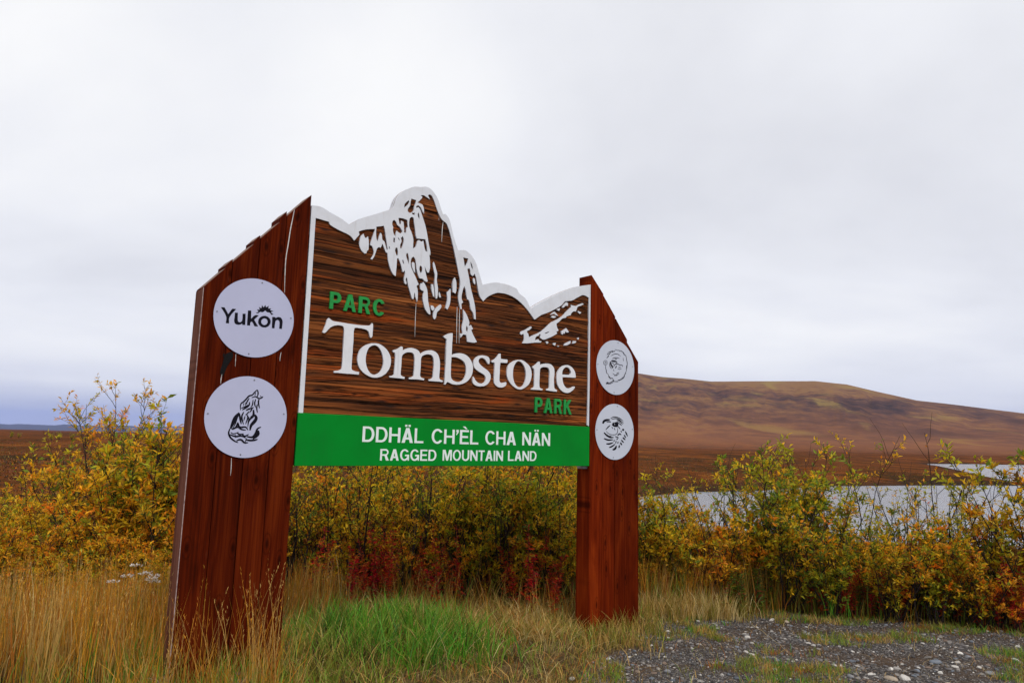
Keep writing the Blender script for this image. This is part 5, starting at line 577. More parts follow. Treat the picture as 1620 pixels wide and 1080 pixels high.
'3411,892 3410,889.9 3409.2,887.9 3408.2,886.1 3407,884.7 3405.4,883.6 3403.5,882.7 3401.5,882.1 3399.6,881.8 3397.8,881.8 3395.9,882.2 3394.2,882.9 3392.8,883.8 3391.5,885 3390.5,886.5 3389.9,888.1 3389.7,889.7 3389.8,891.4 3390.4,893.1 3391.3,894.7 3392.6,896.2 3394,897.3 3395.7,898.4 3397.6,899.1 3399.5,899.6 3401.4,899.7 3403.4,899.4 3405.4,898.8 3407.1,898 3408.5,896.8 3409.5,895.2 3410.4,893.3 3411.6,891.5|3414.3,891.6 3413.8,889.6 3413.3,887.4 3412.4,885.2 3410.8,882.9 3408.6,881.1 3406,879.5 3403,878.3 3399.7,877.6 3396.3,877.6 3393.2,878.1 3390.3,879.1 3387.9,880.5 3385.9,882.3 3384.4,884.4 3383.5,886.7 3383.2,889.1 3383.5,891.6 3384.4,894 3385.9,896.4 3387.9,898.5 3390.2,900.3 3393,901.8 3396.1,902.8 3399.4,903.4 3402.7,903.3 3405.6,902.6 3408.2,901.6 3410.4,900.1 3412,898.2 3412.8,896.1 3413.3,894.1 3413.8,892.1',
'3414.7,656.6 3421.8,658.1 3427.6,660 3431.2,661.1 3432.7,661.6 3430.2,661.8 3431.4,662.8 3436.1,663.8 3441.9,666|3404,664.9 3406.2,669.6 3409.4,674 3415.3,678.6 3424.4,682.3 3434.7,682.8 3441.2,680.5 3444.3,677.5 3446.1,673.6',
'3433.6,663.3 3445.7,666.6 3457.8,670.1 3469.8,674.1 3481.6,678.9 3493.8,685.1 3505.2,691.9 3516.2,699 3526.8,706.3|3431.4,667 3442.6,671.9 3454,676.4 3465.3,680.8 3476.2,685.3 3488,690.9 3499.9,696.8 3511.9,702.8 3524.5,708.4',
'3440.9,658.7 3454.8,661.3 3468.9,664.1 3483,667.5 3496.7,672.3 3505.9,677.4 3513.6,683.3 3520.3,689.5 3526.9,695.7|3439.6,661.9 3453.1,666 3466.8,669.6 3480,673.4 3492.4,677.8 3500.4,681.9 3508.1,686.8 3516,692.2 3524.5,697.2',
'3513.4,697.1 3526.1,698.7 3531.8,707.9|3506.6,704.4 3513.4,712.4 3527.3,712.8',
'3420.1,973.7 3427,982.9 3432.9,992.2 3439.4,1000.7 3447.6,1007.7 3460.8,1014.1 3475.9,1019.1 3492.1,1023.6 3508,1028.8|3416.1,974.7 3421.2,984.2 3426.1,993.9 3432.7,1003.5 3442.5,1011.9 3457.7,1019 3474.1,1023.7 3490.8,1027.2 3507.2,1030.8',
'3494.6,1009.8 3510.6,1017.9 3521.2,1029.8|3489.4,1013.6 3500.8,1024.9 3517.6,1032.3']
DATA['raven'] = [
'3371.6,228.9 3377.7,235 3382.7,241 3386.8,245.3 3390.6,247.8 3396.4,250.7 3403.6,253.7 3412,256.7 3420.6,259.6 3432.3,262.9 3444.8,265.8 3458.4,268.9 3472,273|3352.9,233 3353.4,239.9 3354.2,247.2 3357.4,255.6 3364.5,264.2 3375.5,271.4 3387.4,276.6 3399.7,280.2 3412.1,282.6 3427.4,284.2 3442.4,284.4 3456.6,283.7 3470.8,282.3',
'3417.2,248.4 3429.2,248.2 3441.1,248.7 3452.4,249.2 3463.1,249.6 3467.4,249.6 3472.7,249.3 3479.1,249.1 3486.1,249.6|3416,255.7 3427.4,258.6 3439,261.1 3451.3,262.9 3464.1,263.6 3472.1,262.6 3478.7,260.4 3483.9,257.7 3488.7,254.4',
'3481.2,287.7 3493.4,292.3 3505.1,297.3 3516.5,301.5 3527.8,303.9 3542.6,304.8 3557.8,304.3 3573.3,302.7 3588.6,300.6 3600.7,298.2 3612.5,295.1 3624.2,291.3 3635.8,287.3 3646.5,283.1 3656.9,278.5 3667.5,273.6 3678.4,269|3477.1,292.4 3488.2,298 3499.3,304 3511.6,309.5 3525.6,313.2 3542.8,314.8 3559.9,314.7 3576.7,313.2 3593,310.9 3606.4,308.1 3619.2,304.3 3631.3,299.8 3642.9,295 3653.5,289.8 3663.4,284 3672.7,278.1 3682,272.1',
'3496,279.8 3512.1,282.2 3528.1,285 3543.5,287.3 3558.7,288.2 3572.2,287.7 3585.7,286.2 3599,283.7 3611.5,280.3 3626.5,274.4 3640.8,267.2 3655.2,259.4 3670.2,252|3494.1,285.2 3509.6,289.1 3525.3,293.2 3541.7,296.7 3558.8,298.4 3574.5,298.2 3589.9,296.5 3604.7,293.4 3618.7,288.9 3634.4,281.7 3648.3,273.1 3661.2,264 3674,255',
'3589.6,264.3 3599.4,261 3609.3,258.3 3618.7,255.7 3627.4,252.9 3638.8,248.2 3650.1,242.9 3661.9,237.5 3674.4,232.7|3592.4,269.7 3603.2,268.7 3614,267.5 3624.9,265.5 3635.5,262.2 3647.7,256.5 3658.6,250 3668.5,243 3678.1,235.7',
'3589.1,247.9 3598.5,243.2 3608.2,239 3617.7,235 3626.9,231 3633.1,227.9 3639.5,224.6 3646.3,221.2 3653.9,218.2|3593.2,253 3604.2,250.4 3615.1,247.6 3625.9,244.1 3636.2,239.8 3643.1,235.7 3648.8,231 3653.7,226.2 3658,221',
'3574.5,275.1 3586.6,273.6 3598.8,272.6 3610.2,271.5 3620.7,269.7 3637.2,264.8 3653.5,259 3670,252.8 3687.1,247.2|3575.3,279.8 3587.6,280.3 3600.1,280.6 3613,280.1 3625.8,278 3643.3,272.3 3659.4,265.3 3674.7,257.7 3689.7,249.9',
'3497.8,225.8 3503.7,220.3 3510.2,214.8 3518.5,209.4 3529.4,205 3543.4,202.2 3556.9,201.2 3569.4,201.1 3592.7,203.6 3600.7,219.2 3602.8,229.3 3604.4,239.5 3604.9,249.9|3509,235.6 3518.5,232.8 3527.2,229.7 3534.7,227.2 3541.2,225.8 3550.4,224.7 3560.9,224 3572.9,223.3 3573.9,219.5 3573.9,223.5 3579.7,233 3586,242.4 3593.4,251.7',
'3509.6,244.9 3507.4,231.7 3524.8,224.3|3528.7,250.6 3543,242.3 3537.6,228.1',
'3543.1,252.8 3542.3,235.1 3557.9,220.8|3558.9,256.1 3572,241.3 3568.5,223',
'3572.8,261.8 3560.1,242.9 3568.4,222.7|3593.2,260.6 3598.2,240.6 3582.1,221.9',
'3472.7,221.1 3462.5,216.4 3452.7,211.4 3443.2,205.9 3434.3,199.8 3425.4,192.5 3417.3,184.9 3410,177 3403.3,168.8|3478.9,216.4 3471.3,209.7 3463.2,203.4 3455,197.4 3446.8,191.6 3437.7,185.1 3428.3,178.5 3418.5,172.1 3408,166',
'3496.6,202 3502,190.4 3513.6,181.1|3502.6,204.3 3513.3,194.7 3517.7,182.6',
'3532.3,192.5 3537.6,178.2 3549.5,165.9|3538.6,194.4 3549.4,181.8 3553.7,167.2',
'3408,149.8 3421,142.1 3433.9,134.1 3447.6,126.6 3462.8,120.3 3476.4,116.5 3490.7,114 3505.4,112.8 3520.2,112.9 3535.5,113.8 3551.2,115.9 3566.3,119.8 3579.3,126.5 3588.1,135.9 3592.7,146.4 3594.7,157.2 3595.6,167.8 3594.7,175.1 3591.9,182.1 3588.5,188.8 3585.2,195.4|3411.4,152.7 3425.1,145.5 3438.5,138.1 3452.2,131.2 3466.7,125.7 3479.3,122.6 3492.6,120.5 3506.2,119.6 3520,119.8 3534.4,120.8 3548.8,122.6 3561.8,125.9 3572.3,131.1 3579.5,138.5 3583.8,147.5 3586.2,157.6 3587.7,167.7 3587.6,174.3 3585.9,180.9 3583.5,187.7 3581.6,194.7',
'3596,210.4 3609.2,193 3629.5,178.9|3602.8,213.8 3622,199.3 3634.2,181.2',
'3669.5,164 3688.3,164.8 3696.3,178|3659.1,176 3668.8,187.2 3689.3,186',
'3635.4,161.5 3639.6,151.5 3653.2,146.2|3644.6,166 3656.8,159.9 3659.4,149.1',
'3608.5,131.7 3623.7,120.8 3646,117.4|3615.3,138.9 3636.5,134.3 3650.6,122.2',
'3596.8,109.6 3613,115.4 3619.2,127.8|3587.1,116 3594.8,127.3 3612.7,132.1',
'3373.7,133 3383.7,124.6 3394,116.3 3405.2,108.2 3417.7,100.8 3430.9,94.2 3445,88.2 3460.4,83.1 3477.2,79.5 3491.5,79 3504.8,80.6 3516.8,83 3528.5,85.8|3383.7,140.6 3396.7,134.4 3409.2,127.9 3421.3,121.6 3433.6,115.9 3446.3,110.3 3459,104.9 3471.6,100.2 3484.3,96.5 3493.1,94.9 3503.6,94.3 3515.6,93.9 3527.9,92.6',
'3376.8,70.4 3391,64.5 3405.7,58.8 3422,54.1 3440.1,51.4 3461.3,51.4 3481.8,53.7 3501.5,57.3 3520.9,61.4|3381.8,79 3398.4,76.6 3414.3,73.4 3429.2,70.5 3443.4,68.6 3461.1,67.9 3480,68.1 3499.8,68.5 3520.1,67.6',
'3418.4,94.6 3457.9,95.9 3496.7,102.9|3417.5,100 3456.3,106.2 3496.1,106.6',
'3414.6,14.2 3427.1,12.3 3439.9,10.7 3453.6,10.2 3467.9,11.3 3484,14.8 3499,19.7 3512.8,25.4 3526.2,31.7|3415,23.4 3427.8,25.3 3440.5,26.4 3452.3,27.2 3463.3,28.3 3477.2,30.5 3491.7,33.2 3507,35.8 3523.1,37.5',
'3460.3,-24.8 3473,-23 3485.7,-20.8 3498.5,-17.7 3510.9,-13.2 3523.8,-6.8 3535.2,0.5 3545.5,8.3 3555.1,16.6|3455.9,-17.1 3466.9,-12.1 3478.2,-7.8 3489.1,-3.9 3499.4,0 3511.2,5.1 3523.4,10.6 3536.2,16.1 3550,20.9',
'3516.7,-50 3528.3,-49.3 3540.1,-47.9 3553.1,-44.4 3565.3,-37.6 3573.8,-27.6 3577.6,-17.4 3578.6,-7.9 3578.2,1.5|3509.9,-39 3519.1,-33.5 3528.6,-29.2 3535.8,-25.8 3540.5,-23 3545.9,-18.2 3551.5,-11.6 3558.1,-3.7 3567,4',
'3619.5,-21.9 3629.3,-7.4 3625.2,8.6|3606,-20.5 3604.1,-4.7 3616.1,9.6',
'3597.1,24.3 3605.1,34.7 3603.5,46.6|3587.8,25.7 3587.7,37.4 3597.2,47.6',
'3627,34 3636.2,18.1 3657.2,8|3638.2,39.6 3657.3,28.6 3664.8,11.7',
'3644,61.7 3660.3,44.4 3686.2,33.2|3653.2,67.6 3677.5,55.5 3692.4,37.2',
'3667.9,89.4 3684,73 3710.4,63.8|3677.7,96.3 3702.4,86 3717,68.4',
'3707.6,158.5 3721.1,129.6 3746.6,104.6|3719,162.4 3742.6,136.8 3754.3,107.1',
'3688.2,119 3698.4,101 3718.5,87.1|3697.8,123 3716.4,108.6 3725,89.8',
'3550.5,98.1 3559.9,94.6 3569.5,91.4 3579.3,88.5 3589.1,85.9 3593,85 3597.2,84.4 3601.9,83.9 3606.9,84|3553.5,103.4 3564.1,102.1 3574.6,100.4 3584.9,98.3 3595.1,95.7 3599.3,94.2 3603.1,92.3 3606.4,90.1 3609.4,87.4',
'3532.5,43.8 3543.8,50.7 3547,61.1|3524.6,47.3 3529,57.1 3541.6,63.4',
'3564.5,24 3571.9,40.2 3571,57.1|3556.5,24.8 3556.8,41.6 3565.5,57.6',
'3580.5,65.6 3592.3,68.8 3595.1,77.9|3571.8,71.4 3576,79.5 3589.2,81.8']
DATA['drip_post'] = [
'-148.6,1793.2 -151.6,1769.9 -154.6,1746.7 -157.6,1723.5 -161.8,1693.2 -166.1,1662.9 -169.7,1632.6 -173.2,1592.2 -176.1,1552 -179,1512 -183.1,1468.5 -187.2,1425 -189.5,1381.7 -189.4,1330.7 -187.6,1280.1 -185.3,1229.7 -183.2,1191.2 -180.7,1152.9 -178,1114.7|-144.4,1793.4 -146.6,1770.1 -148.8,1746.9 -151.2,1723.7 -154.9,1693.3 -158.8,1663 -162.1,1632.9 -165.4,1592.6 -168.2,1552.5 -171.2,1512.3 -175.4,1468.7 -179.7,1425.3 -182.4,1382.3 -182.7,1331.5 -181.4,1280.9 -179.7,1230.5 -178.4,1191.9 -176.7,1153.5 -175.2,1115.1',
'-171.1,647.9 -173.4,634.7 -175.4,621.4 -176.7,608.1 -176.9,598.2 -176.4,588.3 -175.5,578.5|-168.6,647.6 -169.6,634.3 -170.8,621.1 -172,607.9 -172.5,598.2 -173,588.4 -173.8,578.6',
'-595.1,442.5 -597.2,430.1 -599,417.7 -600,405.2 -600,394.2 -599.1,383.4 -597.9,372.7|-592.3,442.1 -592.9,429.6 -593.9,417.2 -594.7,404.8 -595.1,394.2 -595.3,383.5 -596,372.7',
'-479.2,-158.7 -478.5,-182.9 -477.5,-207 -476.6,-231.2 -476.3,-249.2 -476,-267.3 -475.4,-285.5|-476.9,-158.7 -475,-182.9 -473.4,-207.2 -472.3,-231.4 -472.3,-249.6 -472.9,-267.6 -473.8,-285.6',
'-508,599.8 -507.4,552.7 -504.7,505.8|-505.9,599.9 -503.6,552.9 -503.4,505.9']
DATA['drip_board'] = [
'1265.7,2017.6 1262.1,1992.6 1258.9,1967.7 1257.1,1942.9 1256.4,1900.4 1257.2,1858.3 1258.5,1816.3|1269.7,2018 1268.1,1993.2 1266,1968.5 1264.5,1944 1263.2,1901.6 1262.5,1859.2 1261.1,1816.8',
'1017.1,1205.2 1015.9,1167 1015.2,1128.8 1015.1,1090.8 1016.2,1028.3 1018,966.2 1020.4,904.2|1020.4,1205.6 1020.9,1167.4 1021.1,1129.4 1021.3,1091.4 1021.9,1028.9 1022.5,966.6 1022.6,904.4',
'1455.4,1238.6 1454.8,1198.7 1454.7,1159 1455.4,1119.4 1457.6,1044.6 1460.6,970 1464.2,895.7|1459.4,1239 1461,1199.4 1462,1159.8 1462.9,1120.3 1464.6,1045.3 1466,970.6 1466.9,896',
'1483.5,1242.5 1483,1202.6 1482.9,1162.8 1483.4,1123.1 1485.7,1048 1488.6,973.2 1492.2,898.7|1487.6,1243 1489.1,1203.3 1490.2,1163.6 1491,1124 1492.7,1048.8 1494.1,973.8 1494.9,899',
'1217.2,2036.8 1216.8,2024.7 1218.7,2013|1219.4,2037.3 1220.9,2025.6 1220.2,2013.3']
DATA['smudge'] = [
'-579,593 -567,603 -551,610 -535,616 -531,607 -526,598 -524,589 -528,572 -535,556 -543,540 -549,527 -556,514 -562,501 -568,482 -574,462 -580,443 -585,436 -591,430 -597,424 -601,435 -606,447 -608,460 -606,480 -601,501 -596,521 -592,546 -588,570',
'-601,591 -595,593 -590,595 -584,597 -586,586 -588,575 -590,564 -594,573 -597,582']
# ------------------------------------------------------------------ the park sign
def LP(s, k=0.001):
    return [[(float(p.split(',')[0])*k, float(p.split(',')[1])*k) for p in lp.split(' ')] for lp in s.split('|')]
def up_z(lp): return [(a, b+EYE) for a, b in lp]
SIGN = empty('park_sign', (-1.648, 5.5, 0), math.radians(90-51.7095))
tag(SIGN, 'large carved wooden park entrance sign between two stained timber posts', 'sign')

SIDE_M = MAT['end']
def timber(profile, y0, y1, mat, outer=None):
    me = poly_mesh('timber', [up_z(profile)], y0, y1, backface=True)
    me.materials.append(mat); me.materials.append(MAT['end'])
    for p in me.polygons:
        if p.normal.z > 0.35: p.material_index = 1
    return link('timber', me, None, SIGN)
lineL = lambda s: 1.953 + (s+0.01)*1.16
jl = [-0.773, -0.582, -0.392, -0.201, -0.009]
for k in range(4):
    a, b = jl[k]+0.003, jl[k+1]-0.003
    if k == 3: prof = [(a, -2.1), (b, -2.1), (b, lineL(b)), (a, lineL(a))]
    else:
        w = (0.046, 0.043, 0.05)[k]; hi = (0.024, 0.028, 0.040)[k]
        prof = [(a, -2.1), (b, -2.1), (b, lineL(b)+hi), (b-w, lineL(b-w)+hi*0.9), (b-w, lineL(b-w)), (a, lineL(a))]
    dy = (0.0, 0.003, -0.002, 0.001)[k]
    timber(prof, dy, 0.19+dy, MAT['post_l'])
jr = [3.176, 3.367, 3.558, 3.748, 3.938]; tops = [(1.829, 1.645), (1.626, 1.420), (1.395, 1.182), (1.148, 0.947)]
for k in range(4):
    a, b = jr[k]+0.003, jr[k+1]-0.003; dy = (0.0, 0.002, -0.0015, 0.002)[k]
    timber([(a, -2.1), (b, -2.1), (b, tops[k][1]), (a, tops[k][0])], dy, 0.19+dy, MAT['post_r'])
# worn arris and weathered cheek on the outer edge of the left-hand post
we = box_mesh('worn_edge', -0.7745, -0.769, -0.0015, 0.004, -0.2, lineL(-0.773)+EYE-0.004, 0.0012); link('worn_edge', we, simple('bare_wood_edge', (0.33, 0.24, 0.22), 0.85, 0.2, var=0.5, sc=30), SIGN)
wc = box_mesh('weathered_cheek', -0.7752, -0.7725, 0.006, 0.186, -0.2, lineL(-0.773)+EYE-0.01); link('weathered_cheek', wc, post_wood('weathered_cheek_wood', (0.10, 0.035, 0.020), (0.18, 0.062, 0.038), (0.26, 0.115, 0.08), 3), SIGN)

# carved board: glued cedar planks cut to the mountain outline
SIL = up_z(LP(DATA['sil'])[0])
sx_ = np.array([p[0] for p in SIL]); sz_ = np.array([p[1] for p in SIL])
edges = [0.170]
prng = random.Random(5)
while edges[-1] < 2.3: edges.append(edges[-1] + prng.choice((0.088, 0.132, 0.135, 0.138, 0.138, 0.14)))
cols_s = np.unique(np.concatenate([np.linspace(0.001, 3.171, 200), sx_[(sx_ > 0.001) & (sx_ < 3.171)]]))
for k in range(len(edges)-1):
    h0, h1 = edges[k]+EYE+0.0016, edges[k+1]+EYE-0.0016
    top = np.minimum(h1, np.interp(cols_s, sx_, sz_)-0.004)
    ok = top > h0+0.003
    i = 0; y = 0.0255 + prng.uniform(-0.004, 0.004)
    while i < len(ok):
        if not ok[i]: i += 1; continue
        j = i
        while j+1 < len(ok) and ok[j+1]: j += 1
        if j-i >= 1:
            loop = [(cols_s[i], h0), (cols_s[j], h0)] + [(cols_s[q], top[q]) for q in range(j, i-1, -1)]
            keep = [loop[0]]
            for q in range(1, len(loop)-1):       # drop collinear points
                a, b, c = keep[-1], loop[q], loop[q+1]
                if abs((b[0]-a[0])*(c[1]-a[1])-(b[1]-a[1])*(c[0]-a[0])) > 1e-6: keep.append(b)
            keep.append(loop[-1])
            link('plank', poly_mesh('plank', [keep], y, 0.098, backface=True), MAT['board'], SIGN)
        i = j+1
snow = link('snow_relief', poly_mesh('snow_relief', [up_z(l) for l in LP(DATA['snow'])], 0.012, 0.104, backface=True), MAT['white'], SIGN)
tag(snow, 'white painted snow outline and frame of the carved mountain')
# laminate joints showing on the edge of the board along the crest
for k, yy in enumerate((0.040, 0.072)):
    rib = [(a, b-0.01) for a, b in SIL] + [(a, b+0.0012) for a, b in reversed(SIL)]
    link('laminate_joint', poly_mesh('laminate_joint', [rib], yy, yy+0.006, backface=True), MAT['end'], SIGN)
for isl in DATA['isl']:
    link('snow_patch', poly_mesh('snow_patch', [up_z(l) for l in LP(isl)], 0.012, 0.034), MAT['white'], SIGN)
for ch, lps in DATA['letters'].items():
    link('letter', poly_mesh('letter', [up_z(l) for l in LP(lps)], 0.009, 0.034), MAT['letter_white'], SIGN)

GP = link('green_panel', box_mesh('green_panel', 0.0005, 3.1715, 0.001, 0.022, -0.216+EYE, 0.1915+EYE, 0.002), MAT['green'], SIGN)
link('backing_board', box_mesh('backing_board', 0.0006, 3.1714, 0.0225, 0.096, -0.208+EYE, 0.1692+EYE), MAT['post_l'], SIGN)
link('bracket', box_mesh('bracket', 3.105, 3.1735, 0.028, 0.118, -0.247+EYE, -0.2165+EYE, 0.003), MAT['steel'], SIGN)

# block lettering: outlines on a unit cap height
def arc(cx, cy, rx, ry, a0, a1, n=12):
    return [(cx+rx*math.cos(math.radians(a0+(a1-a0)*i/n)), cy+ry*math.sin(math.radians(a0+(a1-a0)*i/n))) for i in range(n+1)]
def rct(x0, y0, x1, y1): return [(x0, y0), (x1, y0), (x1, y1), (x0, y1)]
def glyph(ch, t, th):
    """list of shapes (each an outline followed by its holes) and the advance width"""
    if ch == 'I': return [[rct(0, 0, t, 1)]], t
    if ch == 'L': return [[[(0, 0), (0.60, 0), (0.60, th), (t, th), (t, 1), (0, 1)]]], 0.60
    if ch == 'H': return [[[(0, 0), (t, 0), (t, .5-th/2), (.72-t, .5-th/2), (.72-t, 0), (.72, 0), (.72, 1), (.72-t, 1), (.72-t, .5+th/2), (t, .5+th/2), (t, 1), (0, 1)]]], 0.72
    if ch == 'T': return [[[(.31-t/2, 0), (.31+t/2, 0), (.31+t/2, 1-th), (.62, 1-th), (.62, 1), (0, 1), (0, 1-th), (.31-t/2, 1-th)]]], 0.62
    if ch == 'E': return [[[(0, 0), (.63, 0), (.63, th), (t, th), (t, .44), (.57, .44), (.57, .44+th), (t, .44+th), (t, 1-th), (.62, 1-th), (.62, 1), (0, 1)]]], 0.63
    if ch == 'N': return [[[(0, 0), (t, 0), (t, .66), (.71-t, 0), (.72, 0), (.72, 1), (.72-t, 1), (.72-t, .34), (t+.01, 1), (0, 1)]]], 0.72
    if ch == 'M': return [[[(0, 0), (t*.95, 0), (t*.95, .74), (.35, 0), (.51, 0), (.86-t*.95, .74), (.86-t*.95, 0), (.86, 0), (.86, 1), (.61, 1), (.43, .34), (.25, 1), (0, 1)]]], 0.86
    if ch == 'K': return [[[(0, 0), (t, 0), (t, .36), (.28, .46), (.51, 0), (.74, 0), (.41, .60), (.71, 1), (.48, 1), (t, .60), (t, 1), (0, 1)]]], 0.74
    if ch == 'A': return [[[(0, 0), (.2, 0), (.255, .22), (.485, .22), (.54, 0), (.74, 0), (.475, 1), (.265, 1)], [(.30, .37), (.37, .70), (.44, .37)]]], 0.74
    if ch == 'D': return [[[(0, 0)]+arc(.35, .5, .37, .5, -90, 90)+[(0, 1)], [(t, th), (t, 1-th)]+arc(.34, .5, .38-t, .5-th, 90, -90)]], 0.72
    if ch == 'O': return [[arc(.39, .5, .39, .515, 0, 345, 23), arc(.39, .5, .39-t, .515-th, 345, 0, 23)]], 0.78
    if ch == 'C': return [[arc(.39, .5, .385, .515, 34, 326, 24)+arc(.39, .5, .385-t, .515-th, 318, 42, 20)]], 0.74
    if ch == 'G': return [[arc(.39, .5, .385, .515, 34, 306, 22)+[(.655, .10), (.675, 0), (.775, 0), (.775, .53), (.43, .53), (.43, .53-th), (.61, .53-th), (.60, .30)]+arc(.39, .5, .385-t, .515-th, 318, 42, 18)]], 0.775
    if ch == 'U': return [[[(0, 1)]+arc(.355, .33, .355, .345, 180, 360, 14)+[(.71, 1), (.71-t, 1)]+arc(.355, .34, .355-t, .345-th, 360, 180, 12)+[(t, 1)]]], 0.71
    if ch == 'R': return [[[(0, 0), (t, 0), (t, .41), (.36, .41), (.505, 0), (.73, 0), (.55, .45)]+arc(.43, .715, .25, .285, -55, 90, 10)+[(0, 1)], [(t, .41+th), (t, 1-th)]+arc(.40, .705, .245-t*.5, .295-th, 90, -90, 8)]], 0.72
    if ch == 'P': return [[[(0, 0), (t, 0), (t, .37)]+arc(.38, .685, .28, .315, -90, 90, 12)+[(0, 1)], [(t, .37+th), (t, 1-th)]+arc(.37, .685, .285-t, .315-th, 90, -90, 10)]], 0.66
    if ch == '\u00c4': g, w = glyph('A', t, th); return g+[[rct(.19, 1.08, .33, 1.22)], [rct(.41, 1.08, .55, 1.22)]], w
    if ch == '\u00c8': g, w = glyph('E', t, th); return g+[[[(.40, 1.07), (.52, 1.07)][::1]+[(.36, 1.25), (.18, 1.25)]]], w
    if ch == '\u2019': return [[[(0, .84), (.02, 1.0), (.17, 1.0), (.17, .82), (.04, .62), (0, .66), (.08, .84)]]], 0.17
def word(body, x0, x1, z0, z1, t, th, y0, y1, mat, parent, gap=0.10):
    gl = [glyph(c, t, th) for c in body]; tot = sum(w for _, w in gl)+gap*(len(gl)-1)
    k = (x1-x0)/tot; kz = z1-z0; x = 0.0
    for shapes, w in gl:
        ms = [poly_mesh('letter', [[(x0+(x+a)*k, z0+EYE+b*kz) for a, b in lp] for lp in sh], y0, y1) for sh in shapes]
        if len(ms) > 1:
            import bmesh
            bm = bmesh.new()
            for m_ in ms: bm.from_mesh(m_)
            bm.to_mesh(ms[0]); bm.free()
        link('letter', ms[0], mat, parent); x += w+gap
word('PARC', 0.206, 0.706, 1.0455, 1.1875, 0.21, 0.17, 0.009, 0.034, MAT['green_letter'], SIGN, 0.16)
word('PARK', 2.419, 2.918, 0.3085, 0.4580, 0.21, 0.17, 0.009, 0.034, MAT['green_letter'], SIGN, 0.16)
for wd, x0, x1, z0, z1 in [('DDH\u00c4L', 0.558, 1.142, -0.0205, 0.106), ('CH\u2019\u00c8L', 1.225, 1.733, -0.0205, 0.107), ('CHA', 1.812, 2.179, -0.0190, 0.108), ('N\u00c4N', 2.258, 2.618, -0.0180, 0.109), ('RAGGED', 0.729, 1.282, -0.1710, -0.0755), ('MOUNTAIN', 1.348, 2.026, -0.1690, -0.0735), ('LAND', 2.087, 2.443, -0.1670, -0.0720)]:
    word(wd, x0, x1, z0, z1, 0.155, 0.14, -0.001, 0.003, MAT['reflective'], GP, 0.10)

def strokes_mesh(name, st, y):
    V = []; F = []; k = 0
    for pair in st:
        l, r = LP(pair); n_ = len(l); b = len(V)
        V += [(p[0], y-0.00004*k, p[1]+EYE) for p in l] + [(p[0], y-0.00004*k, p[1]+EYE) for p in r]
        for i_ in range(n_-1): F.append((b+i_, b+i_+1, b+n_+i_+1, b+n_+i_))
        k += 1
    return mesh_np(name, V, [np.array(F)])
def disc(cs, ch, mat, label):
    lp = [(cs+0.3005*math.cos(t), ch+EYE+0.3005*math.sin(t)) for t in np.linspace(0, 2*math.pi, 72, endpoint=False)]
    o = link('disc', poly_mesh('disc', [lp], -0.0065, -0.0032, backface=True), mat, SIGN); tag(o, label)
    for t in (0.12, 1.45, 3.10, 4.62):
        c_ = [(cs+0.278*math.cos(t)+0.0055*math.cos(q), ch+EYE+0.278*math.sin(t)+0.0055*math.sin(q)) for q in np.linspace(0, 2*math.pi, 8, endpoint=False)]
        link('screw', poly_mesh('screw', [c_], -0.0095, -0.0062), MAT['steel'], o)
    return o
YD = -0.0068
d1 = disc(-0.389, 0.888, MAT['disc'], 'white disc lettered Yukon with a black sun')
for k, g in enumerate(DATA['yukon']):
    link('sun_emblem' if k == 5 else 'letter', poly_mesh('letter', [up_z(l) for l in LP(g)], YD-0.0006, YD+0.0006), MAT['ink'], d1)
d2 = disc(-0.391, 0.1428, MAT['disc'], 'white disc with a black howling wolf')
link('wolf_emblem', strokes_mesh('wolf_emblem', DATA['wolf'], YD), MAT['ink'], d2)
d3 = disc(3.558, 0.852, MAT['disc_r'], 'white disc with a fine grey ring and feather')
link('ring_emblem', strokes_mesh('ring_emblem', DATA['emblem'], YD), MAT['ink_grey'], d3)
d4 = disc(3.5505, 0.151, MAT['disc_r'], 'white disc with a black raven')
link('raven_emblem', strokes_mesh('raven_emblem', DATA['raven'], YD), MAT['ink'], d4)
for nm, yy in (('drip_post', -0.0045), ('drip_board', 0.0205)):
    for pr_ in DATA[nm]: link('drip_stain', strokes_mesh('drip_stain', [pr_], yy), MAT['drip'], SIGN)
for lp in DATA['smudge']:
    link('smudge', poly_mesh('smudge', [up_z(l) for l in LP(lp)], -0.0028, -0.0022), MAT['char'], SIGN)

# ------------------------------------------------------------------ vegetation builders
def unit(v): return v/np.maximum(np.linalg.norm(v, axis=-1, keepdims=True), 1e-9)
def leaf_arrays(B, D, L, W, col, fold=0.18):
    D = unit(D); n = len(B)
    R = RNG.normal(size=(n, 3)); R[:, 2] = np.abs(R[:, 2])+0.8
    side = unit(np.cross(D, R)); nr = np.cross(side, D)
    m1 = B + D*(L*0.45)[:, None]
    V = np.stack([B, m1+side*(W*0.5)[:, None]+nr*(W*fold)[:, None], B+D*L[:, None]-nr*(L*0.08)[:, None], m1-side*(W*0.5)[:, None]+nr*(W*fold)[:, None]], 1).reshape(-1, 3)
    a = np.arange(n)*4
    F = np.concatenate([np.stack([a, a+1, a+2], -1), np.stack([a, a+2, a+3], -1)])
    return V, F, np.repeat(col, 4, 0)
def tubes(polys, sides=4):
    """list of (points (m,3), radii (m,)) to one mesh"""
    V = []; F = []; b = 0
    for P, rad in polys:
        P = np.asarray(P, float); m = len(P)
        T = unit(np.gradient(P, axis=0)); ref = np.array([0.31, 0.95, 0.05])
        s = unit(np.cross(T, ref)); t = np.cross(T, s)
        for j in range(sides):
            q = 2*math.pi*j/sides
            V.append(P + (s*math.cos(q)+t*math.sin(q))*np.asarray(rad)[:, None])
        i = np.arange(m-1)
        for j in range(sides):
            k = (j+1) % sides
            F.append(np.stack([b+j*m+i, b+k*m+i, b+k*m+i+1, b+j*m+i+1], -1))
        b += sides*m
    return np.concatenate(V), np.concatenate(F)
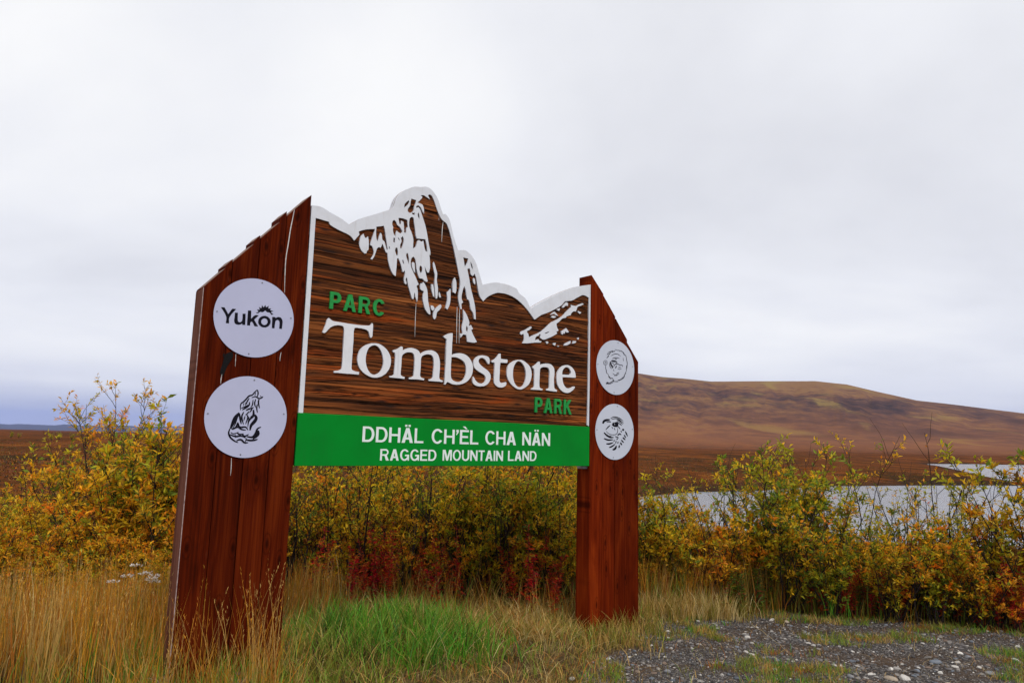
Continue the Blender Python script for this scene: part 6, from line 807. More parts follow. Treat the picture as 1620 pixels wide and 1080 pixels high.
YE = (0.76, 0.47, 0.016); GR = (0.17, 0.23, 0.018); YG = (0.46, 0.41, 0.018); OR = (0.76, 0.27, 0.012); RE = (0.42, 0.045, 0.016); BR = (0.24, 0.10, 0.02); GO = (0.70, 0.36, 0.018)
def shrub_proto(seed, h, spread, nst, nsec, nter, nleaf, pal, ll=0.060, stem_r=0.009, low=0.22, bare=0.0):
    rg = np.random.default_rng(seed)
    polys = []; B = []; D = []; Cc = []; Ls = []
    cols = [c for c, w in pal]; wts = np.array([w for c, w in pal], float); wts /= wts.sum()
    def walk(p, d, L, n, wob, lift):
        pts = [p.copy()]; dd = d/np.linalg.norm(d)
        for i in range(n):
            dd = dd + rg.normal(0, wob, 3) + np.array([0, 0, lift]); dd /= np.linalg.norm(dd)
            p = p + dd*L/n; pts.append(p.copy())
        return np.array(pts), dd
    def put_leaves(pts, n, base_c, t0=0.15):
        for _ in range(n):
            t = rg.uniform(t0, 1.0)**0.55*(len(pts)-1); i = min(int(t), len(pts)-2); f = t-i
            p = pts[i]*(1-f)+pts[i+1]*f; d = pts[i+1]-pts[i]; d = d/np.linalg.norm(d)
            o = rg.normal(0, 1, 3); o -= d*(o@d); o /= np.linalg.norm(o)+1e-9
            B.append(p); D.append(d*0.55+o*0.85+np.array([0, 0, 0.1])); Ls.append(ll*rg.uniform(0.5, 1.35))
            c = base_c if rg.random() < 0.72 else cols[rg.choice(len(cols), p=wts)]
            Cc.append(np.array(c)*rg.uniform(0.55, 1.4))
    for s in range(nst):
        a = rg.uniform(0, 2*math.pi); tilt = rg.uniform(0.05, 1.0)*spread
        d = np.array([math.cos(a)*tilt, math.sin(a)*tilt, 1.0]); L = h*rg.uniform(0.45, 1.15)*math.sqrt(1+tilt*tilt*0.4)
        p0 = np.array([rg.normal(0, 0.07), rg.normal(0, 0.07), -0.06])
        pts, de = walk(p0, d, L, 9, 0.10, 0.035)
        polys.append((pts, np.linspace(stem_r*rg.uniform(0.8, 1.3), 0.0022, len(pts))))
        for k in range(nsec):
            t = rg.uniform(low, 0.97)*(len(pts)-1); i = min(int(t), len(pts)-2); f = t-i; p = pts[i]*(1-f)+pts[i+1]*f
            b = rg.uniform(0, 2*math.pi); dm = pts[i+1]-pts[i]; dm /= np.linalg.norm(dm)
            d2 = dm*0.8+np.array([math.cos(b), math.sin(b), 0.25])*rg.uniform(0.5, 1.0)
            L2 = h*rg.uniform(0.14, 0.34)*(1.1-0.5*t/len(pts))
            q, _ = walk(p, d2, L2, 5, 0.14, 0.05)
            polys.append((q, np.linspace(0.0036, 0.0013, len(q))))
            base_c = cols[rg.choice(len(cols), p=wts)]
            if rg.random() < bare: continue
            put_leaves(q, nleaf, base_c, 0.3)
            for e_ in range(nter):
                t2 = rg.uniform(0.25, 0.95)*(len(q)-1); i2 = min(int(t2), len(q)-2); p2 = q[i2]
                b = rg.uniform(0, 2*math.pi); d3 = (q[i2+1]-q[i2]); d3 = d3/np.linalg.norm(d3)*0.8+np.array([math.cos(b), math.sin(b), 0.3])*0.8
                w_, _ = walk(p2, d3, L2*rg.uniform(0.3, 0.6), 3, 0.15, 0.05)
                polys.append((w_, np.linspace(0.0017, 0.0009, len(w_))))
                put_leaves(w_, nleaf, base_c if rg.random() < 0.7 else cols[rg.choice(len(cols), p=wts)], 0.1)
        if rg.random() >= bare: put_leaves(pts, nleaf, cols[rg.choice(len(cols), p=wts)], 0.6)
    Vs, Fs = tubes(polys, 4)
    stems = mesh_np('stems', Vs, [Fs], smooth=True); stems.materials.append(MAT['bark'])
    B = np.array(B); D = np.array(D); Ls = np.array(Ls); Cc = np.array(Cc)
    V, F, cc = leaf_arrays(B, D, Ls, Ls*rg.uniform(0.30, 0.44, len(Ls)), Cc)
    fol = mesh_np('foliage', V, [F], colors=cc); fol.materials.append(MAT['leaf'])
    return stems, fol
P_YEL = [(YE, 4), (YG, 3), (GO, 3), (GR, 1.2), (OR, 0.6)]
P_ORA = [(OR, 2.6), (GO, 4), (YE, 3), (YG, 1.5), (BR, 0.8)]
P_GRN = [(GR, 4), (YG, 4), (YE, 1.6), (GO, 0.6)]
P_MIX = [(YG, 3), (GR, 2), (GO, 2.4), (YE, 2), (OR, 1), (BR, 0.6)]
P_RED = [(OR, 3.2), (RE, 1.2), (GO, 2), (BR, 0.8)]
PRO = {}
PRO['yellow'] = shrub_proto(1, 1.45, 0.55, 11, 7, 3, 6, P_YEL)
PRO['yellow2'] = shrub_proto(2, 1.30, 0.70, 12, 7, 3, 6, P_YEL)
PRO['orange'] = shrub_proto(3, 1.15, 0.65, 12, 7, 3, 7, P_ORA, 0.055)
PRO['orange2'] = shrub_proto(4, 0.95, 0.75, 13, 6, 3, 7, P_ORA, 0.053)
PRO['green'] = shrub_proto(5, 1.55, 0.55, 10, 8, 3, 6, P_GRN, 0.062)
PRO['green2'] = shrub_proto(6, 1.30, 0.65, 11, 7, 3, 6, P_GRN, 0.060)
PRO['mixed'] = shrub_proto(7, 1.45, 0.60, 10, 7, 3, 6, P_MIX)
PRO['mixed2'] = shrub_proto(8, 1.25, 0.70, 11, 7, 3, 6, P_MIX)
PRO['red'] = shrub_proto(9, 1.1, 0.6, 10, 6, 3, 6, P_RED, 0.056)
PRO['open'] = shrub_proto(10, 1.8, 0.38, 7, 6, 2, 6, P_MIX, 0.052, 0.016, 0.42, 0.3)
PRO['open2'] = shrub_proto(12, 1.8, 0.34, 6, 6, 2, 6, P_YEL, 0.052, 0.016, 0.42, 0.3)
PRO['tall'] = shrub_proto(13, 2.15, 0.42, 8, 10, 3, 8, P_YEL, 0.05, 0.012, 0.5, 0.0)
PRO['sprig'] = shrub_proto(14, 2.3, 0.16, 3, 5, 1, 8, P_YEL, 0.05, 0.010, 0.6, 0.2)
PRO['sprig2'] = shrub_proto(15, 2.3, 0.12, 2, 4, 1, 4, P_RED, 0.042, 0.009, 0.65, 0.5)
def GZ(x, y): return float(gz(np.array([x]), np.array([y]))[0])
def shrub(kind, x, y, sc, rz, label, group=None, sz=None):
    st, fo = PRO[kind]
    r = empty('willow_shrub', (x, y, GZ(x, y)-0.02), rz); r.scale = (sc, sc, sz or sc)
    tag(r, label, 'shrub', group)
    a = bpy.data.objects.new('stems', st); C.objects.link(a); a.parent = r
    b = bpy.data.objects.new('foliage', fo); C.objects.link(b); b.parent = r
    return r
PX = lambda b, d: (b-806)/1120.0*d       # sideways offset in metres of a bearing b at distance d
rs = random.Random(21)
LOOK = {'yellow': 'yellow-leaved', 'yellow2': 'spreading yellow', 'orange': 'orange and gold', 'orange2': 'low orange', 'green': 'tall green-leaved', 'green2': 'green-leaved', 'mixed': 'green and gold', 'mixed2': 'spreading green and gold', 'red': 'red-orange', 'open': 'thin open green', 'open2': 'thin open yellow', 'sprig': 'slender few-leaved', 'sprig2': 'slender nearly bare'}
def row(d, mid): return 'in front' if d < mid-0.25 else ('at the back' if d > mid+0.25 else 'in mid-row')
def zone(items, marks, mid, group, f=1.0):
    for px, d, kd, sc in items:
        place = [m for lim, m in marks if px < lim][0]
        shrub(kd, PX(px, d)+rs.uniform(-.04, .04), d, sc*f*rs.uniform(.86, 1.12), rs.uniform(0, 6.28), LOOK[kd]+' willow shrub '+row(d, mid)+' '+place, group)
# thicket left of the sign
shrub('tall', PX(172, 9.6), 9.6, 1.12, 0.4, 'tallest yellow willow left of the sign, its thin crown open against the sky')
shrub('green', PX(268, 8.9), 8.9, 1.12, 1.9, 'green-topped willow shrub touching the outer edge of the left post')
shrub('red', PX(28, 9.2), 9.2, 0.95, 1.0, 'orange-leaved shrub with bright sprigs at the far left edge of the picture')
zone([(-140, 8.9, 'orange', .85), (-180, 9.6, 'mixed', .8), (-215, 8.7, 'yellow', .75), (-260, 9.3, 'orange', .85), (-300, 8.6, 'mixed2', .8), (-350, 9.2, 'yellow2', .8), (-400, 8.8, 'orange', .85), (-70, 8.8, 'yellow2', .8), (-25, 9.6, 'orange', .8), (15, 8.5, 'yellow2', .72), (62, 9.5, 'yellow', .80), (75, 8.4, 'orange', .85), (112, 9.2, 'mixed', .93), (132, 8.4, 'orange2', 1.0), (150, 8.9, 'yellow', .92), (185, 8.3, 'orange', .95), (205, 9.3, 'yellow', 1.02), (228, 8.6, 'orange', 1.1), (250, 9.4, 'yellow2', 1.12), (285, 9.4, 'mixed', 1.08), (300, 8.5, 'yellow', .95), (330, 9.2, 'orange', 1.15), (365, 9.0, 'yellow', 1.0), (395, 9.4, 'mixed2', 1.1), (425, 8.9, 'orange', 1.1), (-90, 10.2, 'mixed2', .8), (40, 10.6, 'mixed2', .75), (95, 10.5, 'yellow', .85), (45, 8.0, 'orange2', .75), (105, 7.9, 'yellow2', .62), (165, 7.9, 'mixed2', .68), (215, 7.9, 'orange2', .85), (255, 8.0, 'yellow2', .75), (-10, 8.1, 'mixed2', .62), (70, 7.6, 'orange2', .6), (135, 7.6, 'yellow2', .5), (190, 7.5, 'mixed2', .5), (240, 7.6, 'orange2', .62), (20, 7.7, 'yellow2', .5), (285, 7.7, 'mixed2', .55), (75, 9.1, 'sprig', .60), (128, 9.0, 'sprig2', .66), (232, 9.2, 'sprig', .78), (20, 9.0, 'sprig2', .55), (235, 9.0, 'yellow', 1.22), (200, 8.8, 'mixed', 1.05), (290, 8.8, 'yellow', 1.15), (255, 8.7, 'mixed2', 1.2)],
     [(50, 'at the left picture edge'), (140, 'left of the tallest yellow willow'), (215, 'below the tallest yellow willow'), (310, 'right beside the left post'), (999, 'hidden behind the left post')], 9.0, 'shrubs left of the sign', 1.12)
# behind the board, between the posts
zone([(455, 9.2, 'open2', 1.0), (478, 9.9, 'yellow', 1.1), (505, 9.3, 'mixed', .95), (528, 9.0, 'open', .95), (552, 9.9, 'orange', 1.15), (580, 9.2, 'yellow', .98), (605, 9.6, 'open2', 1.0), (628, 9.1, 'orange', 1.1), (655, 9.8, 'mixed', 1.08), (682, 9.2, 'open', .98), (705, 9.6, 'green2', 1.05), (732, 9.2, 'mixed2', 1.05), (760, 9.8, 'yellow', 1.08), (785, 9.3, 'green', .95), (812, 9.5, 'open', 1.0), (838, 9.2, 'green2', 1.08), (862, 9.8, 'mixed', 1.05), (888, 9.3, 'yellow2', 1.1), (912, 9.6, 'green', 1.0), (940, 9.3, 'yellow', 1.0), (970, 9.7, 'mixed', 1.0), (520, 10.4, 'yellow2', 1.15), (590, 10.5, 'mixed', 1.1), (650, 10.4, 'yellow', 1.15), (720, 10.5, 'green2', 1.15), (790, 10.4, 'yellow', 1.1), (850, 10.5, 'mixed2', 1.15), (900, 10.3, 'yellow2', 1.15), (470, 8.9, 'open', .92), (488, 9.0, 'open2', .9), (575, 8.85, 'open', .95), (590, 8.95, 'open2', .9), (648, 9.0, 'open', .9), (745, 8.9, 'open2', .92), (812, 8.9, 'open', .9), (880, 9.0, 'open2', .92), (545, 8.9, 'orange2', .7), (615, 8.9, 'mixed2', .62), (690, 8.9, 'yellow2', .62), (765, 8.9, 'mixed2', .62), (830, 8.9, 'orange2', .7), (885, 8.9, 'mixed2', .6)],
     [(560, 'under the left end of the green panel'), (690, 'under the word RAGGED'), (796, 'under the word MOUNTAIN'), (870, 'under the word LAND'), (999, 'behind the right post')], 9.5, 'shrubs between the posts', 1.14)
# thicket right of the sign
shrub('sprig', PX(1338, 9.0), 9.0, 0.98, 2.2, 'thin sprig with yellow tip leaves rising in front of the brown hill')
shrub('sprig2', PX(1500, 8.7), 8.7, 1.02, 0.3, 'tallest bare twig at the right, its tip reaching the hill skyline')
shrub('sprig', PX(1090, 9.4), 9.4, 0.80, 4.0, 'short forked sprig just right of the right post, before the lake')
shrub('sprig', PX(1175, 9.3), 9.3, 0.86, 5.2, 'leafless forked twig with one yellow tip leaf above the lake')
shrub('red', PX(1582, 8.3), 8.3, 1.42, 0.9, 'bright orange shrub near the right edge of the picture')
shrub('green', PX(1228, 9.0), 9.0, 1.22, 2.6, 'tallest bushy green willow right of the sign, leaning before the lake')
zone([(1012, 9.2, 'mixed', .80), (1032, 9.3, 'green2', .86), (1092, 9.45, 'mixed', .80), (1128, 9.0, 'orange', .92), (1058, 9.1, 'sprig2', .62), (1150, 9.3, 'sprig', .66), (1420, 8.9, 'sprig2', .66), (1462, 8.6, 'sprig', .64), (1545, 8.6, 'sprig2', .70), (1290, 9.1, 'sprig2', .74), (1018, 9.5, 'yellow2', .85), (1045, 9.1, 'orange', .80), (1060, 9.6, 'open2', .80), (1072, 9.3, 'mixed2', .80), (1105, 9.2, 'yellow2', .82), (1120, 9.5, 'open', .78), (1135, 9.6, 'orange', .90), (1160, 9.1, 'mixed2', .84), (1190, 9.5, 'green', .98), (1255, 9.4, 'green', 1.02), (1272, 8.9, 'mixed', 1.0), (1300, 9.3, 'green2', 1.04), (1328, 8.8, 'mixed', .9), (1360, 9.1, 'green2', .78), (1385, 8.6, 'orange', .74), (1412, 9.0, 'open', .80), (1438, 8.5, 'yellow', .62), (1468, 8.8, 'open2', .78), (1490, 8.4, 'orange', .76), (1520, 8.7, 'open', .78), (1545, 8.3, 'mixed2', .74), (1475, 9.1, 'open', .78), (1555, 8.9, 'open2', .82), (1610, 8.3, 'mixed', 1.0), (1640, 8.5, 'green2', 1.05), (1675, 8.2, 'orange', 1.05), (1710, 8.5, 'yellow', 1.0), (1790, 8.4, 'mixed', 1.0), (1850, 8.6, 'orange', 1.0), (1920, 8.3, 'green2', .95), (1460, 8.1, 'green2', .62), (1560, 8.0, 'red', .62), (1390, 8.3, 'mixed2', .72), (1310, 8.5, 'green2', .66), (1240, 8.8, 'mixed2', .85), (1430, 8.3, 'mixed2', .75), (1515, 8.1, 'mixed2', .7)],
     [(1080, 'just right of the right post'), (1205, 'before the left end of the lake'), (1320, 'around the tallest bushy green willow'), (1440, 'below the thin yellow-tipped sprig'), (1560, 'below the tallest bare twig'), (9999, 'at the right picture edge')], 8.9, 'shrubs right of the sign', 1.2)
# low willow clumps standing on the plain at the horizon, left
for k, (px, d, sc) in enumerate([(22, 165, 1.5), (34, 172, 1.3), (86, 140, 1.4), (98, 148, 1.6), (118, 150, 1.4), (150, 160, 1.4), (205, 170, 1.3), (262, 165, 1.4)]):
    shrub('green2', PX(px, d), d, sc, k*1.3, 'far small dark willow clump on the plain below the blue ridge', 'far clumps on the plain', sc*0.8)

# fireweed turned red
def fireweed_proto(seed, h, pal=((0.46, 0.022, 0.010), (0.58, 0.06, 0.012), (0.30, 0.016, 0.009), (0.58, 0.15, 0.015), (0.20, 0.08, 0.016))):
    rg = np.random.default_rng(seed); n = 9
    bend = rg.normal(0, 0.10, 2)
    P = np.array([[bend[0]*(i/n)**2, bend[1]*(i/n)**2, h*i/n] for i in range(n+1)])
    V, F = tubes([(P, np.linspace(0.0045, 0.0015, n+1))], 4)
    st = mesh_np('stalk', V, [F], smooth=True); st.materials.append(simple('red_stalk', (0.13, 0.02, 0.015), 0.7, 0.2))
    m = 95; t = rg.uniform(0.15, 1, m)**0.9; B = np.stack([np.interp(t*n, np.arange(n+1), P[:, k]) for k in range(3)], -1)
    a = rg.uniform(0, 6.28, m); D = np.stack([np.cos(a), np.sin(a), rg.uniform(-0.3, 0.9, m)], -1); L = rg.uniform(0.05, 0.10, m)*(1.15-0.5*t)
    pal = np.array(pal)
    c = pal[rg.choice(5, m, p=(.36, .22, .24, .1, .08))]*rg.uniform(.65, 1.25, (m, 1))
    V, F, cc = leaf_arrays(B, D, L, L*0.24, c)
    lf = mesh_np('leaves', V, [F], colors=cc); lf.materials.append(MAT['leaf'])
    return st, lf
FW = [fireweed_proto(40+i, h) for i, h in enumerate((0.78, 0.62, 0.9, 0.5))]
def fireweed(x, y, k, sc, label, group):
    r = empty('fireweed_plant', (x, y, GZ(x, y)-0.01), rs.uniform(0, 6.28)); r.scale = (sc, sc, sc); tag(r, label, 'plant', group)
    r.rotation_euler = (rs.uniform(-.14, .14), rs.uniform(-.14, .14), rs.uniform(0, 6.28))
    for nm, me in zip(('stalk', 'leaves'), FW[k]):
        o = bpy.data.objects.new(nm, me); C.objects.link(o); o.parent = r
for k in range(38):
    px = rs.choice((rs.uniform(470, 905), rs.gauss(600, 25), rs.gauss(690, 45), rs.gauss(845, 35))); d = rs.uniform(7.9, 8.7)
    if not 470 < px < 905: continue
    fireweed(PX(px, d), d, rs.randrange(4), rs.uniform(.85, 1.2), 'crimson-leaved fireweed stalk at the shrub foot '+[m for l_, m in ((560, 'below the left end of the green panel'), (650, 'below the word RAGGED'), (740, 'below the first half of the word MOUNTAIN'), (800, 'below the second half of the word MOUNTAIN'), (860, 'below the word LAND'), (999, 'beside the right post'))if px < l_][0], 'fireweed between the posts')
for k in range(40):
    px = rs.choice((rs.uniform(1270, 1620), rs.gauss(1330, 30), rs.gauss(1450, 30), rs.gauss(1590, 20))); d = 8.60-(px-1300)*0.0022+rs.uniform(-.12, .12)
    if not 1250 < px < 1640: continue
    fireweed(PX(px, d), d, rs.randrange(4), rs.uniform(.6, .95), 'dull red fireweed stalk at the gravel edge '+[m for l_, m in ((1310, 'below the bushy green willow'), (1370, 'below the yellow-tipped sprig'), (1440, 'left of the tallest bare twig'), (1530, 'below the tallest bare twig'), (9999, 'below the bright orange shrub'))if px < l_][0], 'fireweed along the gravel')
FW += [fireweed_proto(50+i, h, ((0.10, 0.17, 0.02), (0.16, 0.24, 0.02), (0.06, 0.10, 0.016), (0.30, 0.05, 0.02), (0.28, 0.20, 0.02))) for i, h in enumerate((0.62, 0.5))]
for k in range(26):
    px = rs.choice((rs.gauss(1175, 25), rs.gauss(1335, 22), rs.uniform(1130, 1480))); d = 8.70-max(0, px-1300)*0.0022+rs.uniform(-.1, .15)
    fireweed(PX(px, d), d, rs.choice((4, 5)), rs.uniform(.7, 1.1), 'dark green leafy herb at the gravel edge '+('right of the right post' if px < 1230 else 'below the bushy green willow' if px < 1310 else 'below the yellow-tipped sprig' if px < 1400 else 'below the tallest bare twig'), 'green herbs along the gravel')
for k in range(7):
    px = rs.uniform(1060, 1130); d = rs.uniform(8.9, 9.2)
    fireweed(PX(px, d), d, rs.randrange(4), rs.uniform(.6, .85), 'red fireweed stalk in the golden grass just right of the right post', 'fireweed by the right post')

# ------------------------------------------------------------------ grass (uncountable)
def blades(P, H, W, lean, cols, rg, curl=1.0):
    n = len(P); a = rg.uniform(0, 2*math.pi, n); side = np.stack([np.cos(a), np.sin(a), np.zeros(n)], -1)
    lv = []
    Lm = np.linalg.norm(lean, axis=1); drop = np.sqrt(np.maximum(0.05, 1-np.minimum(Lm, 0.97)**2))
    for t in (0, 0.38, 0.72, 1.0):
        c = P.copy(); c[:, :2] += lean*(H*(t**(1.0+curl*0.8)))[:, None]; c[:, 2] += H*t*(1-(1-drop)*t)
        lv.append(c)
    w = [W*0.9, W, W*0.7]
    V = np.empty((n, 7, 3))
    for k in range(3):
        V[:, 2*k] = lv[k]+side*(w[k]*0.5)[:, None]; V[:, 2*k+1] = lv[k]-side*(w[k]*0.5)[:, None]
    V[:, 6] = lv[3]
    b = np.arange(n)*7
    F4 = np.concatenate([np.stack([b, b+1, b+3, b+2], -1), np.stack([b+2, b+3, b+5, b+4], -1)]); F3 = np.stack([b+4, b+5, b+6], -1)
    return V.reshape(-1, 3), F4, F3, np.repeat(cols, 7, 0), lv[3]
class Grass:
    def __init__(s): s.V = []; s.F4 = []; s.F3 = []; s.C = []; s.n = 0
    def add(s, V, F4, F3, Cc):
        s.V.append(V); s.C.append(Cc)
        if len(F4): s.F4.append(F4+s.n)
        if len(F3): s.F3.append(F3+s.n)
        s.n += len(V)
    def build(s, name, label, cat):
        me = mesh_np(name, np.concatenate(s.V), ([np.concatenate(s.F4)] if s.F4 else [])+([np.concatenate(s.F3)] if s.F3 else []), colors=np.concatenate(s.C))
        o = link(name, me, MAT['grass']); tag(o, label, cat, kind='stuff'); return o
def pal_pick(rg, pal, n, lo=0.5, hi=1.4):
    c = np.array([p[0] for p in pal]); w = np.array([p[1] for p in pal], float); w /= w.sum()
    return c[rg.choice(len(c), n, p=w)]*rg.uniform(lo, hi, (n, 1))
STRAW = (0.50, 0.31, 0.085); GOLD = (0.56, 0.26, 0.022); RUST = (0.40, 0.135, 0.018); GREEN = (0.095, 0.29, 0.016); LGREEN = (0.20, 0.29, 0.03); OLIVE = (0.23, 0.20, 0.026); PALE = (0.60, 0.46, 0.20); DARK = (0.06, 0.042, 0.014)
def patch(g, rg, n, region, hr, wr, leanr, pal, bias=(0, 0), clump=None, mask=None, seeds=0.0, curl=1.0):
    """region: function(n)->(x,y)"""
    x, y = region(n)
    if clump:
        k, s = clump; ci = rg.integers(0, max(1, len(x)//k), len(x)); cx_, cy_ = x[ci], y[ci]
        x = cx_+rg.normal(0, s, len(x)); y = cy_+rg.normal(0, s, len(x))
    if mask is not None:
        keep = rg.random(len(x)) < mask(x, y); x, y = x[keep], y[keep]
    n = len(x)
    z = gz(x, y)-0.01
    H = rg.uniform(*hr, n)*(0.75+0.5*rg.random(n)); W = rg.uniform(*wr, n)
    a = rg.uniform(0, 6.283, n); l = rg.uniform(*leanr, n); lean = np.stack([np.cos(a)*l+bias[0], np.sin(a)*l+bias[1]], -1)
    cols = pal_pick(rg, pal, n)
    if clump:                           # most blades of a tuft share its colour
        cc_ = pal_pick(rg, pal, 4000, 0.8, 1.2)[(np.floor(x*7)*31+np.floor(y*7)*17).astype(int) % 4000]; q_ = rg.random(n) < 0.6; cols[q_] = cc_[q_]*rg.uniform(.75, 1.2, (q_.sum(), 1))
    V, F4, F3, cc, tip = blades(np.stack([x, y, z], -1), H, W, lean, cols, rg, curl)
    g.add(V, F4, F3, cc)
    if seeds > 0:                       # seed heads: short spikelets along the top of the stalk
        q = rg.random(n) < seeds; tp = tip[q]; root = np.stack([x, y, z], -1)[q]; m = len(tp)
        if m:
            for k in range(6):
                f = rg.uniform(0.82, 1.0, m)[:, None]; lv = lean[q]; 
                P = tp - np.stack([lv[:, 0]*1.6, lv[:, 1]*1.6, np.ones(m)], -1)*(H[q]*(1-f[:, 0]))[:, None]
                a = rg.uniform(0, 6.283, m); L2 = np.stack([np.cos(a), np.sin(a)], -1)*0.45
                V, F4, F3, cc, _ = blades(P, rg.uniform(0.014, 0.03, m), np.full(m, 0.003), L2, cols[q]*rg.uniform(0.9, 1.4, (m, 1)), rg)
                g.add(V, F4, F3, cc)
def rect(rg, x0, x1, y0, y1):
    return lambda n: (rg.uniform(x0, x1, n), rg.uniform(y0, y1, n))
def wedge(rg, p0, p1, d0, d1):       # strip bounded by two view directions, distances d0..d1
    def f(n):
        d = np.sqrt(rg.uniform(d0*d0, d1*d1, n)); return (rg.uniform(p0, p1, n)+rg.normal(0, 22, n)-806)/1120*d, d
    return f
def clear_of_posts(x, y):
    """no blades inside the timbers"""
    c_, s_ = math.cos(math.radians(38.2905)), math.sin(math.radians(38.2905))
    lx = (x+1.648)*c_+(y-5.5)*s_; ly = -(x+1.648)*s_+(y-5.5)*c_
    ins = (ly > -0.02) & (ly < 0.21) & (((lx > -0.80) & (lx < 0.01)) | ((lx > 3.16) & (lx < 3.96)))
    return np.where(ins, 0.0, 1.0)
rg = np.random.default_rng(77)
g = Grass()
GOLDP = [(GOLD, 5), (STRAW, 2.4), (RUST, 2.2), (OLIVE, 1.6), (PALE, 0.5)]
patch(g, rg, 8600, wedge(rg, -440, 300, 5.9, 7.6), (0.32, 0.62), (0.003, 0.006), (0.0, 0.13), GOLDP, clump=(14, 0.07), seeds=0.5, mask=clear_of_posts)
patch(g, rg, 4800, wedge(rg, -440, 260, 5.0, 6.2), (0.34, 0.66), (0.003, 0.006), (0.02, 0.22), GOLDP, clump=(12, 0.06), seeds=0.4, mask=clear_of_posts)
patch(g, rg, 6800, wedge(rg, -440, 300, 4.9, 7.5), (0.14, 0.36), (0.004, 0.007), (0.1, 0.6), [(OLIVE, 3), (GOLD, 2), (LGREEN, 1.6), (STRAW, 1.4), (DARK, 1)], clump=(10, 0.06), mask=clear_of_posts)
patch(g, rg, 800, wedge(rg, 440, 540, 7.0, 8.6), (0.28, 0.60), (0.003, 0.006), (0.02, 0.2), GOLDP, clump=(10, 0.06), seeds=0.45, mask=clear_of_posts)
g.build('tall_golden_grass', 'tall dry golden grass standing in front of the left shrubs', 'grass')
g = Grass()
patch(g, rg, 3200, wedge(rg, 225, 470, 4.35, 5.6), (0.16, 0.40), (0.004, 0.008), (0.1, 0.6), [(LGREEN, 2.6), (OLIVE, 2.4), (GREEN, 1.6), (STRAW, 1.5), (GOLD, 1.5)], clump=(12, 0.05), mask=clear_of_posts)
patch(g, rg, 260, wedge(rg, 255, 470, 4.45, 5.2), (0.48, 0.85), (0.003, 0.0045), (0.05, 0.33), [(STRAW, 2), (RUST, 2), (GOLD, 1.2)], clump=(5, 0.04), seeds=0.7, mask=clear_of_posts)
g.build('post_foot_grass', 'green and straw grass with thin seed stalks around the left post foot', 'grass')
g = Grass()
mound = lambda x, y: np.exp(-(((x+1.0)/0.80)**2+((y-6.55)/0.66)**2)**1.6)*clear_of_posts(x, y)
patch(g, rg, 15000, rect(rg, -2.2, 0.3, 5.4, 7.7), (0.17, 0.38), (0.005, 0.010), (0.15, 0.75), [(GREEN, 5), (LGREEN, 3.0), ((0.045, 0.14, 0.012), 2.2), (OLIVE, 0.5), (STRAW, 0.35)], clump=(16, 0.06), mask=mound)
patch(g, rg, 1500, rect(rg, -2.4, 0.4, 5.3, 7.8), (0.22, 0.42), (0.003, 0.006), (0.2, 0.75), [(STRAW, 3), (PALE, 1), (OLIVE, 2)], clump=(6, 0.06), mask=mound)
g.build('green_grass_mound', 'bright green grass mound on the verge below the board', 'grass')
g = Grass()
verge = lambda x, y: (1-0.93*gravel_mask(x, y))*clear_of_posts(x, y)
patch(g, rg, 15000, wedge(rg, 420, 1120, 5.0, 9.2), (0.05, 0.15), (0.003, 0.006), (0.1, 0.85), [(OLIVE, 3.4), (STRAW, 2.4), (LGREEN, 1.8), (DARK, 1.4), (PALE, 0.6), (RUST, 0.7)], clump=(9, 0.06), mask=verge)
patch(g, rg, 5200, wedge(rg, 560, 930, 7.0, 8.4), (0.12, 0.26), (0.003, 0.006), (0.45, 0.95), [(STRAW, 4), (PALE, 1.0), (OLIVE, 2.2), (RUST, 1.2)], bias=(0.12, -0.12), clump=(12, 0.08), mask=clear_of_posts)
patch(g, rg, 700, wedge(rg, 450, 930, 7.6, 8.5), (0.26, 0.52), (0.003, 0.0055), (0.1, 0.5), [(STRAW, 3), (GOLD, 2), (RUST, 1.6), (OLIVE, 1.4)], clump=(9, 0.08), seeds=0.3, mask=clear_of_posts)
patch(g, rg, 1300, wedge(rg, 880, 1040, 6.9, 8.6), (0.10, 0.26), (0.004, 0.007), (0.2, 0.7), [(LGREEN, 2), (OLIVE, 2.4), (STRAW, 2.4)], clump=(12, 0.05), mask=clear_of_posts)
patch(g, rg, 3600, wedge(rg, 430, 1060, 5.2, 8.6), (0.16, 0.36), (0.002, 0.005), (0.80, 0.965), [(STRAW, 3), (PALE, 1.2), (RUST, 1.5), (OLIVE, 1)], mask=verge)
patch(g, rg, 2600, wedge(rg, 430, 620, 5.0, 6.6), (0.12, 0.30), (0.004, 0.009), (0.2, 0.8), [(OLIVE, 3), (LGREEN, 2.4), (STRAW, 2), (DARK, 1)], clump=(12, 0.05), mask=clear_of_posts)
g.build('verge_grass', 'short matted straw and olive grass on the verge under the board', 'grass')
g = Grass()
patch(g, rg, 5200, wedge(rg, 1005, 1215, 8.75, 9.6), (0.34, 0.66), (0.003, 0.006), (0.02, 0.28), [(GOLD, 4), (RUST, 2), (OLIVE, 2.2), (STRAW, 1.6), (LGREEN, 0.8)], clump=(12, 0.06), seeds=0.35)
patch(g, rg, 2600, wedge(rg, 1000, 1150, 8.3, 8.9), (0.15, 0.34), (0.003, 0.006), (0.15, 0.6), [(STRAW, 3), (PALE, 1.5), (OLIVE, 2)], clump=(12, 0.06), mask=clear_of_posts)
patch(g, rg, 2600, wedge(rg, 1150, 1640, 8.1, 9.4), (0.20, 0.48), (0.004, 0.008), (0.1, 0.5), [(LGREEN, 2.4), (OLIVE, 3), (GREEN, 1.2), (GOLD, 1.4), (DARK, 1)], clump=(12, 0.07), mask=lambda x, y: 1-gravel_mask(x, y))
g.build('golden_green_grass', 'golden and green grass under the shrubs right of the right post', 'grass')
g = Grass()
